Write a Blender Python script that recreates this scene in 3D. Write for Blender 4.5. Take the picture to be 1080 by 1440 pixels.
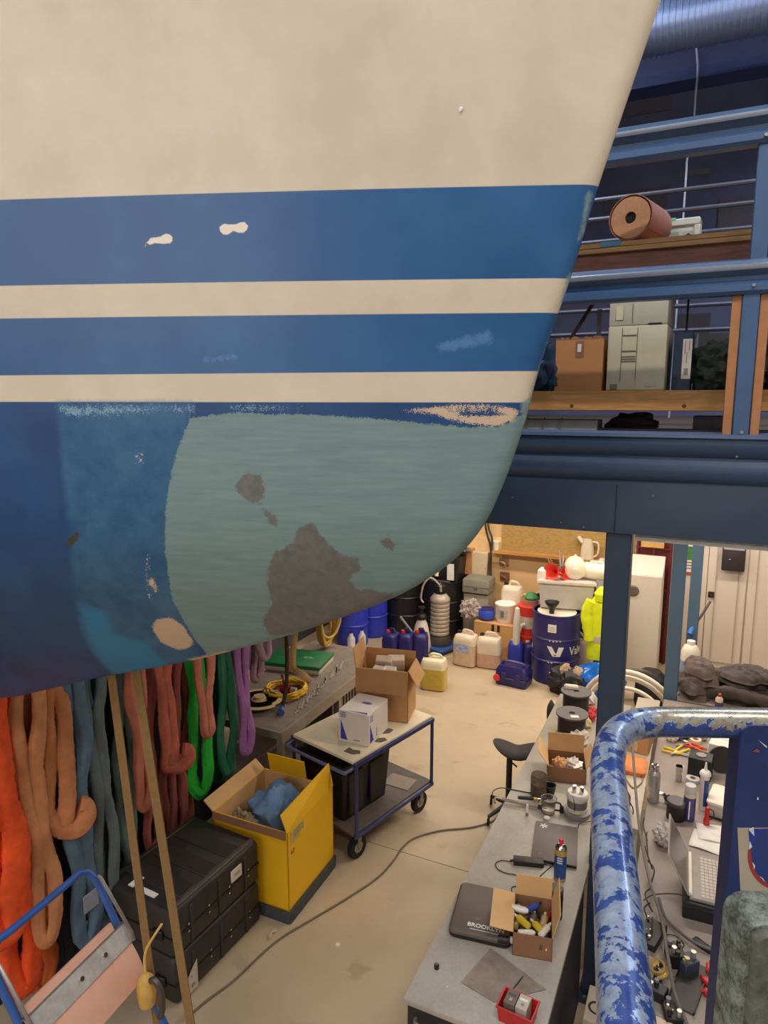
import bpy, bmesh, math, random
import numpy as np
from mathutils import Vector, Matrix, noise as mnoise

for o in list(bpy.data.objects): bpy.data.objects.remove(o)
SC = bpy.context.scene
COL = SC.collection
R = math.radians
rnd = random.Random(7)

# ---------------------------------------------------------------- camera
FPX, PITCH, YAW, HC = 960.0, R(9.17), R(25.3), 3.45      # focal length in px of a 1080x1440 frame
cd = bpy.data.cameras.new('camera'); cam = bpy.data.objects.new('camera', cd); COL.objects.link(cam)
cam.location = (0, 0, HC); cam.rotation_euler = (R(90) - PITCH, 0, YAW)
cd.sensor_fit = 'VERTICAL'; cd.sensor_height = 36; cd.lens = FPX / 1440 * 36; cd.clip_start = .05
SC.camera = cam

# ---------------------------------------------------------------- light
SC.view_settings.view_transform = 'Standard'; SC.view_settings.look = 'None'
SC.view_settings.gamma = 1; SC.view_settings.use_curve_mapping = False
SC.view_settings.exposure = 0.0
W = bpy.data.worlds.new('hall_air'); SC.world = W; W.use_nodes = True
bg = W.node_tree.nodes['Background']; bg.inputs[0].default_value = (.62, .72, 1, 1); bg.inputs[1].default_value = .1
def area(name, loc, size, power, color, rot=(0, 0, 0)):
    l = bpy.data.lights.new(name, 'AREA'); l.shape = 'RECTANGLE'; l.size, l.size_y = size
    l.energy = power; l.color = color
    o = bpy.data.objects.new(name, l); COL.objects.link(o); o.location = loc; o.rotation_euler = rot
    return o
WARM = (1, .89, .76); COOL = (.72, .84, 1)
area('skylight_daylight', (0, -1.5, 8.0), (5, 5), 250, COOL)
area('rear_fill_light', (-3.0, -6.3, 4.2), (6, 4), 190, (1, .95, .88), (R(90), 0, 0))  # unseen fill light added behind the camera, no gate stands there
HALL = [(-2.6, 1.0, 7.4), (1.6, 1.0, 7.4), (-2.6, -3, 7.4), (1.6, -3, 7.4)]
UNDER = [(-3.1, 6.9, 2.86), (-1.3, 6.9, 2.86), (.6, 6.9, 2.86), (-3.1, 8.5, 2.86), (-1.3, 8.5, 2.86), (.6, 8.5, 2.86), (-.2, 4.9, 2.86)]
HALL_W, UNDER_W = 78, 25
UPPER = [(1.3, 4.7, 6.95), (-1.6, 5.0, 6.95), (2.2, 7.8, 6.4)]; UPPER_W = 55  # far right lamp is added out of view to brighten the back wall

# ---------------------------------------------------------------- helpers
def ray(px, py):
    x = (px - 540) / FPX; y = -(py - 720) / FPX
    f = math.cos(PITCH) + y * math.sin(PITCH); u = -math.sin(PITCH) + y * math.cos(PITCH)
    return Vector((x * math.cos(YAW) - f * math.sin(YAW), x * math.sin(YAW) + f * math.cos(YAW), u))
CAM = Vector((0, 0, HC))
def az(px, py, z=0.0): r = ray(px, py); return CAM + r * ((z - HC) / r.z)      # where a sight line meets a height
def ay(px, py, y): r = ray(px, py); return CAM + r * (y / r.y)
def ax(px, py, x): r = ray(px, py); return CAM + r * (x / r.x)

def lin(c):
    return tuple(((v / 255) / 12.92 if v / 255 <= .04045 else ((v / 255 + .055) / 1.055) ** 2.4) for v in c)
class NT:
    def __init__(s, name):
        s.m = bpy.data.materials.new(name); s.m.use_nodes = True; s.t = s.m.node_tree
        s.p = s.t.nodes['Principled BSDF']; s._co = None
    def n(s, typ, **kw):
        x = s.t.nodes.new(typ)
        for k, v in kw.items(): setattr(x, k, v)
        return x
    def put(s, sock, v):
        if hasattr(v, 'is_output'): s.t.links.new(v, sock)
        else: sock.default_value = v
    def co(s):
        if s._co is None: s._co = s.n('ShaderNodeTexCoord').outputs['Object']
        return s._co
    def noise(s, scale, detail=4, rough=.55, vec=None, dist=0):
        x = s.n('ShaderNodeTexNoise'); x.inputs['Scale'].default_value = scale; x.inputs['Detail'].default_value = detail
        x.inputs['Roughness'].default_value = rough; x.inputs['Distortion'].default_value = dist
        s.t.links.new(vec or s.co(), x.inputs['Vector']); return x.outputs['Fac']
    def scaled(s, v3):
        x = s.n('ShaderNodeMapping'); x.inputs['Scale'].default_value = v3; s.t.links.new(s.co(), x.inputs['Vector']); return x.outputs[0]
    def math(s, op, a, b=0.0, clamp=False):
        x = s.n('ShaderNodeMath', operation=op, use_clamp=clamp); s.put(x.inputs[0], a); s.put(x.inputs[1], b); return x.outputs[0]
    def step(s, v, lo, hi):
        x = s.n('ShaderNodeMapRange'); x.clamp = True; s.put(x.inputs['Value'], v)
        x.inputs['From Min'].default_value = lo; x.inputs['From Max'].default_value = hi; return x.outputs[0]
    def mix(s, f, a, b):
        x = s.n('ShaderNodeMix', data_type='RGBA'); s.put(x.inputs[0], f)
        for k, v in ((6, a), (7, b)):
            s.put(x.inputs[k], v if hasattr(v, 'is_output') else (*v, 1)); 
        return x.outputs[2]
    def attr(s, name):
        x = s.n('ShaderNodeAttribute'); x.attribute_name = name; return x.outputs['Fac']
    def bump(s, h, strength=.3, dist=.01):
        x = s.n('ShaderNodeBump'); x.inputs['Strength'].default_value = strength; x.inputs['Distance'].default_value = dist
        s.t.links.new(h, x.inputs['Height']); s.t.links.new(x.outputs[0], s.p.inputs['Normal'])
    def base(s, c): s.put(s.p.inputs['Base Color'], c if hasattr(c, 'is_output') else (*c, 1))
    def set(s, **kw):
        for k, v in kw.items(): s.put(s.p.inputs[k.replace('_', ' ')], v)
MATS = {}
def mat(rgb, rough=.5, metal=0.0, var=.12, scale=18, bump=0, bscale=60, trans=0, alpha=1, emit=0, name=None, coat=0, stretch=None):
    key = (rgb, rough, metal, var, scale, bump, bscale, trans, alpha, emit, coat, stretch)
    if key in MATS: return MATS[key]
    m = NT(name or 'surface_%02x%02x%02x' % rgb); c = lin(rgb)
    v = m.scaled(stretch) if stretch else None
    f = m.step(m.noise(scale, 5, .6, v), .3, .7)
    m.base(m.mix(f, tuple(x * (1 - var) for x in c), tuple(min(1, x * (1 + var)) for x in c)))
    m.set(Roughness=rough, Metallic=metal)
    if bump: m.bump(m.noise(bscale, 4, .6, v), bump, .004)
    if trans: m.set(Transmission_Weight=trans, IOR=1.3)
    if alpha < 1: m.set(Alpha=alpha)
    if coat: m.set(Coat_Weight=coat, Coat_Roughness=.1)
    if emit: m.set(Emission_Color=(*c, 1), Emission_Strength=emit)
    MATS[key] = m.m; return m.m

class MB:
    """collects shapes; build() links them as ONE mesh object"""
    def __init__(s): s.bm = bmesh.new(); s.M = Matrix()
    def at(s, loc=(0, 0, 0), rz=0, rx=0, ry=0):
        s.M = Matrix.Translation(loc) @ Matrix.Rotation(rz, 4, 'Z') @ Matrix.Rotation(ry, 4, 'Y') @ Matrix.Rotation(rx, 4, 'X'); return s
    def v(s, p): return s.bm.verts.new(s.M @ Vector(p))
    def face(s, vs):
        try: return s.bm.faces.new(vs)
        except ValueError: return None
    def box(s, lo, hi, bev=0, seg=1):
        x0, y0, z0 = lo; x1, y1, z1 = hi
        c = [s.v(p) for p in ((x0, y0, z0), (x1, y0, z0), (x1, y1, z0), (x0, y1, z0), (x0, y0, z1), (x1, y0, z1), (x1, y1, z1), (x0, y1, z1))]
        fs = [s.face([c[i] for i in q]) for q in ((0, 3, 2, 1), (4, 5, 6, 7), (0, 1, 5, 4), (1, 2, 6, 5), (2, 3, 7, 6), (3, 0, 4, 7))]
        if bev:
            es = list({e for f in fs for e in f.edges})
            bmesh.ops.bevel(s.bm, geom=es, offset=bev, segments=seg, profile=.5, affect='EDGES')
        return s
    def cbox(s, c, d, bev=0, seg=1):
        return s.box([c[i] - d[i] / 2 for i in range(3)], [c[i] + d[i] / 2 for i in range(3)], bev, seg)
    def rings(s, rings, closed=False, cap=True, cyc=True):
        vs = [[s.v(p) for p in r] for r in rings]; n = len(vs[0])
        for a, b in zip(vs, vs[1:] + ([vs[0]] if closed else [])):
            for i in range(n if cyc else n - 1):
                j = (i + 1) % n; s.face([a[i], a[j], b[j], b[i]])
        if cap and not closed and cyc:
            s.face(vs[0][::-1]); s.face(vs[-1])
        return s
    def lathe(s, prof, n=20, c=(0, 0, 0), cap=True):
        cap = cap and tuple(prof[0]) != tuple(prof[-1])
        return s.rings([[(c[0] + r * math.cos(2 * math.pi * k / n), c[1] + r * math.sin(2 * math.pi * k / n), c[2] + z) for k in range(n)] for r, z in prof], cap=cap)
    def cyl(s, p, q, r, r2=None, n=12, cap=True): return s.tube([p, q], [r, r if r2 is None else r2], n, cap=cap)
    def tube(s, pts, r, n=8, closed=False, cap=True, flat=1.0, jit=0, seed=0):
        P = [Vector(p) for p in pts]; N = len(P); rr = r if isinstance(r, (list, tuple)) else [r] * N
        up = None; rings = []
        for i, p in enumerate(P):
            a = P[i - 1] if (i or closed) else P[i]; b = P[(i + 1) % N] if (i < N - 1 or closed) else P[i]
            t = (b - a).normalized()
            if up is None: up = t.orthogonal().normalized() if flat == 1 else (Vector((0, 0, 1)).cross(t).normalized() if abs(t.z) < .9 else Vector((1, 0, 0)))
            up = (up - t * up.dot(t)); up = up.normalized() if up.length > 1e-6 else t.orthogonal().normalized()
            w = t.cross(up)
            ring = []
            for k in range(n):
                ang = 2 * math.pi * k / n; rad = rr[i]
                if jit: rad *= 1 + jit * mnoise.noise(p * 14 + Vector((k * 1.3, seed, 0)))
                ring.append(p + up * (rad * math.cos(ang)) + w * (rad * flat * math.sin(ang)))
            rings.append(ring)
        return s.rings(rings, closed, cap)
    def prism(s, poly, z0, z1):
        return s.rings([[(x, y, z0) for x, y in poly], [(x, y, z1) for x, y in poly]])
    def loft(s, secs, n=5):
        """rounded-rectangle sections (z, half x, half y, corner radius[, offset x, offset y])"""
        out = []
        for q in secs:
            z, hx, hy, r = q[:4]; ox, oy = (tuple(q[4:6]) + (0, 0))[:2]; ring = []; r = min(r, hx, hy)
            for (sx, sy, a0) in ((1, 1, 0), (-1, 1, 90), (-1, -1, 180), (1, -1, 270)):
                for k in range(n):
                    a = R(a0 + 90 * k / (n - 1)); ring.append((ox + sx * (hx - r) + r * math.cos(a), oy + sy * (hy - r) + r * math.sin(a), z))
            out.append(ring)
        return s.rings(out)
    def grid(s, f, nu, nv):
        vs = [[s.v(f(i / nu, j / nv)) for j in range(nv + 1)] for i in range(nu + 1)]
        for i in range(nu):
            for j in range(nv): s.face([vs[i][j], vs[i + 1][j], vs[i + 1][j + 1], vs[i][j + 1]])
        return s
    def blob(s, c, d, seed=0, amp=.3, fr=3.0, sub=3):
        g = bmesh.ops.create_icosphere(s.bm, subdivisions=sub, radius=1)
        for v in g['verts']:
            k = v.co.copy(); a = 1 + amp * mnoise.fractal(k * fr + Vector((seed * 7.1, 0, 0)), 1, 2, 3)
            v.co = s.M @ Vector((c[0] + k.x * d[0] * a, c[1] + k.y * d[1] * a, max(c[2] + k.z * d[2] * a, c[2] - d[2] * .8)))
        return s
    def build(s, name, m, parent=None, smooth=40, solid=0):
        bmesh.ops.recalc_face_normals(s.bm, faces=s.bm.faces)
        me = bpy.data.meshes.new(name); s.bm.to_mesh(me); s.bm.free()
        me.materials.append(m)
        if smooth:
            me.shade_smooth(); me.set_sharp_from_angle(angle=R(smooth))
        o = bpy.data.objects.new(name, me); COL.objects.link(o)
        if parent is not None: o.parent = parent
        if solid:
            q = o.modifiers.new('thickness', 'SOLIDIFY'); q.thickness = solid; q.offset = 0
        return o
def tag(o, label, cat, group=None, kind=None):
    o['label'] = label; o['category'] = cat
    if group: o['group'] = group
    if kind: o['kind'] = kind
    return o
def thing(name, label, cat, loc=(0, 0, 0), rz=0, group=None):
    o = bpy.data.objects.new(name, None); COL.objects.link(o); o.empty_display_size = .1
    o.location = loc; o.rotation_euler = (0, 0, rz); return tag(o, label, cat, group)
NTH = ['first','second','third','fourth','fifth','sixth','seventh','eighth','ninth','tenth','eleventh','twelfth','thirteenth','fourteenth','fifteenth','sixteenth','seventeenth','eighteenth']
def struct(o): o['kind'] = 'structure'; return o
def copy_tree(o, parent=None):
    c = o.copy(); COL.objects.link(c)
    if parent is not None: c.parent = parent
    for ch in [x for x in bpy.data.objects if x.parent == o]: copy_tree(ch, c)
    return c
def text(txt, size, m, parent, name='lettering', loc=(0, 0, 0), rot=(0, 0, 0), depth=.0006, wrap=None, sx=1, bold=0):
    cu = bpy.data.curves.new('t', 'FONT'); cu.body = txt; cu.size = size; cu.extrude = depth; cu.align_x = 'CENTER'; cu.align_y = 'CENTER'; cu.offset = bold; cu.resolution_u = 4
    to = bpy.data.objects.new('t', cu); COL.objects.link(to)
    me = bpy.data.meshes.new_from_object(to.evaluated_get(bpy.context.evaluated_depsgraph_get()))
    bpy.data.objects.remove(to); me.name = name; me.materials.clear(); me.materials.append(m)
    if wrap:
        for v in me.vertices:
            a = v.co.x * sx / wrap; r = wrap + v.co.z
            v.co = (r * math.sin(a), -r * math.cos(a), v.co.y)
    o = bpy.data.objects.new(name, me); COL.objects.link(o); o.parent = parent; o.location = loc; o.rotation_euler = rot
    if not wrap: o.scale = (sx, 1, 1)
    return o
def smooth_path(pts, k=6, closed=False):
    P = [Vector(p) for p in pts]; n = len(P); out = []
    for i in range(n if closed else n - 1):
        p0 = P[(i - 1) % n] if (closed or i) else P[0]; p1 = P[i]; p2 = P[(i + 1) % n]; p3 = P[(i + 2) % n] if (closed or i + 2 < n) else P[-1]
        for j in range(k):
            t = j / k
            out.append(.5 * ((2 * p1) + (p2 - p0) * t + (2 * p0 - 5 * p1 + 4 * p2 - p3) * t * t + (3 * p1 - p0 - 3 * p2 + p3) * t ** 3))
    if not closed: out.append(P[-1])
    return out

# ---------------------------------------------------------------- common surfaces
def wood(rgb, name, ringscale=9, axis=(1, 14, 14)):
    m = NT(name); c = lin(rgb); v = m.scaled(axis)
    g = m.noise(ringscale * .35, 6, .65, v, 1.2); k = m.noise(3, 2, .5)
    a = m.mix(m.step(g, .35, .7), tuple(x * .62 for x in c), tuple(x * 1.12 for x in c))
    m.base(m.mix(m.step(k, .62, .72), a, tuple(x * .7 for x in c))); m.set(Roughness=.6); m.bump(g, .15, .003); return m.m
PINE = wood((205, 148, 82), 'pine_timber'); BROWNWOOD = wood((128, 78, 58), 'red_brown_timber'); PLY = wood((196, 150, 92), 'plywood')
CARD = mat((205, 156, 104), .85, var=.06, scale=6, bump=.05, bscale=120, name='cardboard')
CARDIN = mat((226, 182, 126), .85, var=.05, scale=6, name='cardboard_inner')
CARDDK = mat((150, 108, 76), .85, var=.08, scale=6, name='brown_cardboard')
BLUESTEEL = mat((60, 90, 130), .38, var=.1, scale=8, name='blue_painted_steel')
DARKBLUE = mat((44, 60, 82), .42, var=.12, scale=6, name='dark_blue_painted_steel')
GREYBLUE = mat((86, 112, 136), .45, var=.06, scale=6, name='grey_blue_painted_steel')
BLACKPL = mat((30, 28, 29), .5, var=.2, scale=25, name='black_plastic')
BLACKPL2 = mat((52, 47, 44), .5, var=.25, scale=9, bump=.1, bscale=200, name='worn_black_plastic')
RUBBER = mat((24, 23, 23), .8, name='black_rubber')
STEEL = mat((196, 190, 180), .32, .6, var=.1, name='bare_steel'); GALV = mat((150, 146, 138), .5, .75, var=.2, scale=35, name='galvanised_steel')
CHROME = mat((210, 205, 198), .15, 1.0, var=.05, name='polished_steel')
WHITEPL = mat((236, 224, 204), .4, var=.03, name='white_plastic'); WHITE = mat((240, 232, 222), .55, var=.03, name='white_paint')
MILKY = mat((226, 208, 184), .3, var=.06, scale=8, name='milky_plastic')
CLEAR = mat((235, 232, 226), .08, var=.02, trans=.95, name='clear_plastic')
HAZY = mat((222, 212, 204), .35, var=.06, scale=9, trans=.22, name='hazy_plastic')
RED = mat((196, 40, 40), .4, var=.1, name='red_plastic'); REDBR = mat((226, 62, 46), .45, var=.08, name='bright_red_plastic')
BLUEPL = mat((36, 62, 158), .4, var=.1, name='blue_plastic'); NAVYPL = mat((44, 40, 104), .38, var=.12, name='navy_plastic')
PAPER = mat((240, 234, 224), .8, var=.03, name='paper'); INK = mat((40, 38, 38), .8, name='black_print'); GREYINK = mat((140, 130, 126), .8, name='grey_print')
INKBLUE = mat((58, 64, 176), .6, name='blue_print')
YELLOW = mat((246, 190, 20), .6, var=.05, scale=5, name='yellow_cardboard')

# ================================================================ the hall
XL, XR, YB, YF, ZC = -5.2, 4.2, 9.57, -6.8, 8.3
def concrete():
    m = NT('worn_concrete_floor'); c = lin((198, 176, 146))
    a = m.noise(1.1, 6, .62); b = m.noise(7, 5, .6); st = m.noise(2.6, 3, .5, None, .6)
    x = m.mix(m.step(a, .3, .7), tuple(v * .86 for v in c), tuple(v * 1.08 for v in c))
    x = m.mix(m.math('MULTIPLY', m.step(b, .58, .75), .25), x, lin((150, 122, 92)))
    x = m.mix(m.math('MULTIPLY', m.step(st, .64, .70), .35), x, lin((140, 112, 84)))
    m.base(x); m.set(Roughness=m.math('ADD', m.math('MULTIPLY', b, .3), .35)); m.bump(m.noise(90, 3), .04, .002); return m.m
CONC = concrete()
fl = struct(MB().box((XL, YF, -.2), (XR, YB, -.02)).build('floor', mat((90, 76, 60), .9, name='joint_filler')))
YJ = az(600, 1209).y
for (x0, x1, y0, y1) in ((XL, XR, YF, .6), (XL, XR, .606, YJ), (XL, XR, YJ + .007, YB)):
    MB().box((x0, y0, -.02), (x1, y1, 0)).build('floor_slab', CONC, fl)
TANWALL = mat((222, 182, 130), .8, var=.05, scale=3, name='tan_wall_board'); WALLDK = mat((104, 108, 138), .8, var=.15, scale=2, name='dark_wall_cladding')
WHITEWALL = mat((224, 210, 196), .6, var=.03, scale=2, name='white_wall_panel')
wb = struct(MB().box((XL, YB, 0), (XR, YB + .2, ZC)).build('wall_back', WALLDK))
MB().box((XL, YB - .02, 0), (-.95, YB, 2.75)).build('lining_board', TANWALL, wb)
MB().box((-.95, YB - .02, 0), (XR, YB, 2.75)).build('lining_board', WHITEWALL, wb)
struct(MB().box((XL - .2, YF, 0), (XL, YB, ZC)).build('wall_left', mat((70, 72, 80), .8, name='grey_left_wall')))
struct(MB().box((XR, YF, 0), (XR + .2, YB, ZC)).build('wall_right', mat((150, 148, 146), .8, name='pale_grey_wall')))
struct(MB().box((XL, YF - .2, 0), (XR, YF, ZC)).build('wall_front', mat((190, 184, 176), .8, name='pale_front_wall')))
struct(MB().box((XL, YF, ZC), (XR, YB, ZC + .2)).build('ceiling', mat((120, 122, 130), .8, name='grey_ceiling')))
# upper cladding: lighter panels and cable trays on the dark wall above the mezzanine
for (q0, q1, c) in (((880, 165), (945, 132), (104, 96, 112)), ((850, 300), (940, 262), (104, 98, 104)), ((1008, 330), (1100, 270), (112, 106, 112)), ((860, 480), (1000, 440), (84, 80, 84)), ((905, 120), (1010, 60), (70, 66, 100)), ((955, 250), (1000, 236), (120, 116, 124))):
    a = ay(*q0, YB); b = ay(*q1, YB)
    MB().box((a.x, YB - .015, a.z), (b.x, YB, b.z)).build('cladding_panel', mat(c, .7, var=.08, name='grey_cladding'), wb)

# OSB, ledge and batten on the lower tan wall
def osb():
    m = NT('oriented_strand_board'); v = m.n('ShaderNodeTexVoronoi'); v.inputs['Scale'].default_value = 26; m.t.links.new(m.scaled((1, 1, 2.4)), v.inputs['Vector'])
    c = lin((172, 138, 78)); m.base(m.mix(v.outputs['Color'], tuple(x * .8 for x in c), tuple(x * 1.15 for x in c)))
    m.set(Roughness=.8); return m.m
a = ay(706, 772, YB); b = ay(900, 745, YB)
MB().box((a.x, YB - .04, a.z), (b.x - .05, YB - .02, 2.4)).build('strand_board', osb(), wb)
led = MB().box((a.x - .1, YB - .18, a.z - .035), (-.98, YB - .02, a.z)).build('ledge_board', PINE, wb)
ZL = a.z
MB().box((ay(690, 772, YB).x, YB - .05, 1.8), (ay(716, 772, YB).x, YB - .02, 2.6)).build('batten', mat((226, 186, 132), .8, name='pale_batten'), wb)
MB().box((-3.4, YB - .035, 1.12), (a.x + .02, YB - .02, 1.5)).build('lining_patch', mat((232, 196, 140), .8, var=.04, name='pale_lining'), wb)

# doors
def door(n, x0, x1):
    d = struct(MB().box((x0, YB - .06, .02), (x1, YB - .02, 2.2), .006).build('door_%d' % n, WHITEWALL))
    for (u0, u1, z0, z1) in ((x0 + .09, x1 - .1, .1, 1.95),):
        for lo, hi in (((u0, z0), (u0 + .012, z1)), ((u1, z0), (u1 + .012, z1)), ((u0, z0), (u1, z0 + .012)), ((u0, z1), (u1 + .012, z1 + .012))):
            MB().box((lo[0], YB - .075, lo[1]), (hi[0], YB - .06, hi[1])).build('panel_moulding', mat((186, 172, 158), .6, name='moulding_paint'), d)
    return d
xs = ay(988, 935, YB).x; xm = ay(1046, 860, YB).x
d1 = door(1, xs - .02, xm); d2 = door(2, xm + .015, xm + .85)
lk = ay(1000, 834, YB)
MB().cbox((lk.x, YB - .075, lk.z), (.07, .03, .075), .006).build('lock', mat((60, 54, 50), .4, .5, name='lock_body'), d1)
MB().cyl((lk.x + .005, YB - .12, lk.z), (lk.x + .005, YB - .09, lk.z), .014).build('lock_knob', CHROME, d1)
struct(MB().box((xs - .14, YB - .05, 0), (xs - .03, YB - .02, 2.3)).build('trim_1', WHITEWALL))
struct(MB().box((-.3, YB - .05, 0), (XR, YB - .02, .06)).build('baseboard_back', mat((196, 160, 120), .7, name='tan_skirting')))
mb0 = ay(1017, 800, YB - .06); mb1 = ay(1046, 768, YB - .06)
t = thing('wall_box', 'black wall box with rounded edges on the white door', 'box', ((mb0.x + mb1.x) / 2, YB - .062, mb0.z))
MB().box((-.13, -.1, 0), (.13, 0, .3), .015, 2).build('case', mat((54, 46, 50), .45, name='dark_box_plastic'), t)
MB().box((-.12, -.105, .27), (.12, -.02, .31), .008).build('rim', mat((188, 180, 176), .4, name='grey_rim'), t)
MB().cbox((-.04, -.105, .15), (.03, .012, .02), .003).build('latch', CHROME, t)
po = ay(968, 783, YB - .02)
t = thing('poster', 'small narrow safety poster with green picture between the blue columns', 'poster', (po.x, YB - .021, po.z))
MB().box((-.075, -.003, -.26), (.075, 0, .25)).build('sheet', PAPER, t)
MB().box((-.065, -.005, -.04), (.065, -.003, .14)).build('picture', mat((70, 130, 70), .7, var=.5, scale=30, name='green_print'), t)
MB().box((-.065, -.005, -.25), (.065, -.003, -.2)).build('red_band', mat((176, 80, 60), .7, name='red_print'), t)
for k in range(3): MB().box((-.05, -.005, -.16 + k * .04), (.05, -.003, -.145 + k * .04)).build('text_line', GREYINK, t)

# ---------------------------------------------------------------- mezzanine
YM = 3.65
struct(MB().box((-5.15, YM + .14, 3.12), (XR, YB, 3.27)).build('mezzanine_deck', mat((110, 92, 74), .8, name='deck_board')))
bm_ = thing('mezzanine_beam', 'deep dark blue steel beam carrying the front of the mezzanine', 'beam', (0, YM, 2.73))
def xprofile(prof, x0, x1): return MB().rings([[(x0, y, z) for y, z in prof], [(x1, y, z) for y, z in prof]])
xprofile([(.015, .045), (.015, .31), (.02, .325), (.16, .325), (.16, .045)], -5.15, XR).build('web_plate', DARKBLUE, bm_)
xprofile([(.015, .325), (.0, .34), (-.012, .37), (-.012, .415), (.004, .435), (.004, .45), (-.02, .475), (-.03, .505), (-.03, .535), (-.02, .56), (.15, .56), (.15, .325)], -4.55, XR).build('sigma_rail', mat((46, 68, 100), .4, var=.08, name='blue_sigma_steel'), bm_)
xprofile([(-.045, .548), (-.045, .566), (.1, .572), (.1, .56)], -4.55, XR).build('top_lip', mat((84, 106, 142), .35, var=.06, name='lit_lip_blue_steel'), bm_)  # lip coloured lighter to stand for light on its top
for px, y in ((788, 735), (820, 742), (918, 698), (758, 618), (1036, 642), (690 + 30, 700)):
    p = ay(px, y, YM - .0); MB().lathe([(.001, 0), (.006, .0), (.005, .004), (.001, .005)], 8).build('rivet', GALV, bm_)
    o = COL.objects[-1]; o.location = (p.x, .014 if y > 690 else -.012, p.z - 2.73); o.rotation_euler = (R(90), 0, 0)
MB().box((ay(866, 700, YM).x - .001, .008, .05), (ay(866, 700, YM).x + .002, .016, .3)).build('plate_seam', mat((26, 38, 54), .6, name='seam_shadow_gap'), bm_)
lt = thing('cable_tray', 'slim grey cable tray under the blue beam', 'tray', (ay(893, 757, YM + .04).x, YM + .03, 2.743))
MB().box((0, 0, .0), (2.2, .05, .02)).build('tray_body', mat((168, 164, 162), .5, .3, name='grey_tray'), lt)
for k in range(5): MB().box((.1 + .45 * k, .01, .02), (.13 + .45 * k, .04, .032)).build('hanger', GALV, lt)

def column(px, py, Y, w, label, m, top):
    p = ay(px, py, Y)
    t = thing('steel_column', label, 'column', (p.x, Y + w / 2, 0))
    MB().box((-w / 2, -w / 2, .012), (w / 2, w / 2, top), .006).build('shaft', m, t)
    MB().box((-w / 2 - .02, -w / 2 - .06, 0), (w / 2 + .02, w / 2 + .06, .012)).build('base_plate', m, t)
    for sx in (-1, 1):
        for sy in (-1, 1): MB().cyl((sx * (w / 2 - .02), sy * (w / 2 + .035), .012), (sx * (w / 2 - .02), sy * (w / 2 + .035), .03), .012, n=6).build('anchor_bolt', GALV, t)
    return t
column(867.5, 800, YM + .03, .128, 'dark blue steel column under the beam beside the benches', DARKBLUE, 2.775)
column(955, 800, 6.3, .115, 'grey blue steel column behind the cluttered desk', GREYBLUE, 3.12)
column(980, 800, 8.7, .125, 'grey blue steel column farthest back beside the poster', GREYBLUE, 3.12)

# guard rails of the mezzanine
g = thing('mezzanine_railing', 'blue steel railing of two broad rails and posts along the mezzanine', 'railing', (0, YM, 3.29))
prof = lambda z: [(-.02, z - .075), (-.034, z - .06), (-.034, z - .03), (-.015, z - .012), (-.015, z + .006), (-.04, z + .03), (-.05, z + .055), (-.045, z + .07), (-.03, z + .078), (.035, z + .078), (.035, z - .075)]
xprofile(prof(.72), -4.5, XR).build('rail', BLUESTEEL, g)
xprofile(prof(1.36), -4.5, XR).build('rail', BLUESTEEL, g)
for z in (.72, 1.36): xprofile([(-.056, z + .028), (-.06, z + .036), (-.058, z + .05), (-.05, z + .056), (-.04, z + .04)], -4.5, XR).build('rolled_edge', mat((126, 134, 150), .35, .2, var=.06, name='highlight_rolled_edge'), g)  # pale colour stands for the highlight along the edge
xp = ay(1050, 500, YM).x
for dx in (-3.2, -1.6, 0, 1.6, 3.2):
    x = xp + dx
    MB().box((x - .036, -.012, 0), (x + .036, .05, .65), .004).build('post', BLUESTEEL, g)
    MB().box((x - .036 + .015, -.012, .79), (x + .036 + .015, .05, 1.29), .004).build('post', BLUESTEEL, g)
    for z in (.02, .68, .77, 1.31):
        MB().cyl((x + .004, -.05, z), (x + .004, -.03, z), .008, n=8).build('bolt', GALV, g)
    for s in (-1, 1): MB().box((x + s * .058 - .02, 0, 0), (x + s * .058 + .02, .06, .645), .002).build('timber_strip', mat((176, 120, 78), .7, var=.12, name='brown_timber_strip'), g)

# shelves on the mezzanine
ZS1 = ay(900, 549, 4.0).z; ZS0 = ay(900, 578, 4.0).z
t = thing('timber_shelf', 'knotty pine shelf on the mezzanine under the printer', 'shelf', (0, 4.0, 3.27))
MB().box((-1.9, 0, ZS0 - 3.27), (2.4, .05, ZS1 - 3.27), .004).build('front_joist', PINE, t)
MB().box((-1.9, .05, ZS1 - 3.27 - .02), (2.4, .8, ZS1 - 3.27)).build('shelf_board', PLY, t)
MB().box((-1.9, .75, ZS0 - 3.27), (2.4, .8, ZS1 - 3.29)).build('rear_joist', PINE, t)
for x in (-1.85, -.4 + .85, 2.3): MB().box((x, .05, 0), (x + .09, .11, ZS1 - 3.29)).build('leg', PINE, t); MB().box((x, .69, 0), (x + .09, .75, ZS1 - 3.29)).build('leg', PINE, t)
for px in (804, 962):
    p = ay(px, 571, 4.0); o = MB().lathe([(.001, -.002), (.012, -.002), (.010, .0015), (.001, .002)], 10).build('knot', mat((96, 56, 34), .7, name='dark_knot'), t); o.location = (p.x, 0, p.z - 3.27); o.rotation_euler = (R(90), 0, 0)
ZU = ay(960, 331, 4.05).z
t = thing('plywood_shelf', 'upper plywood shelf with red brown joist under the rolled cork', 'shelf', (0, 4.05, 3.27)); u = ZU - 3.27
MB().box((-1.9, 0, u - .024), (2.4, .9, u)).build('plywood_board', PLY, t)
MB().box((-1.9, .005, u - .05), (2.4, .9, u - .026)).build('plywood_board', PLY, t)
MB().box((-1.9, .03, u - .2), (2.4, .075, u - .05)).build('joist', BROWNWOOD, t)
MB().box((-1.9, .8, u - .2), (2.4, .845, u - .05)).build('joist', BROWNWOOD, t)
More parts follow.
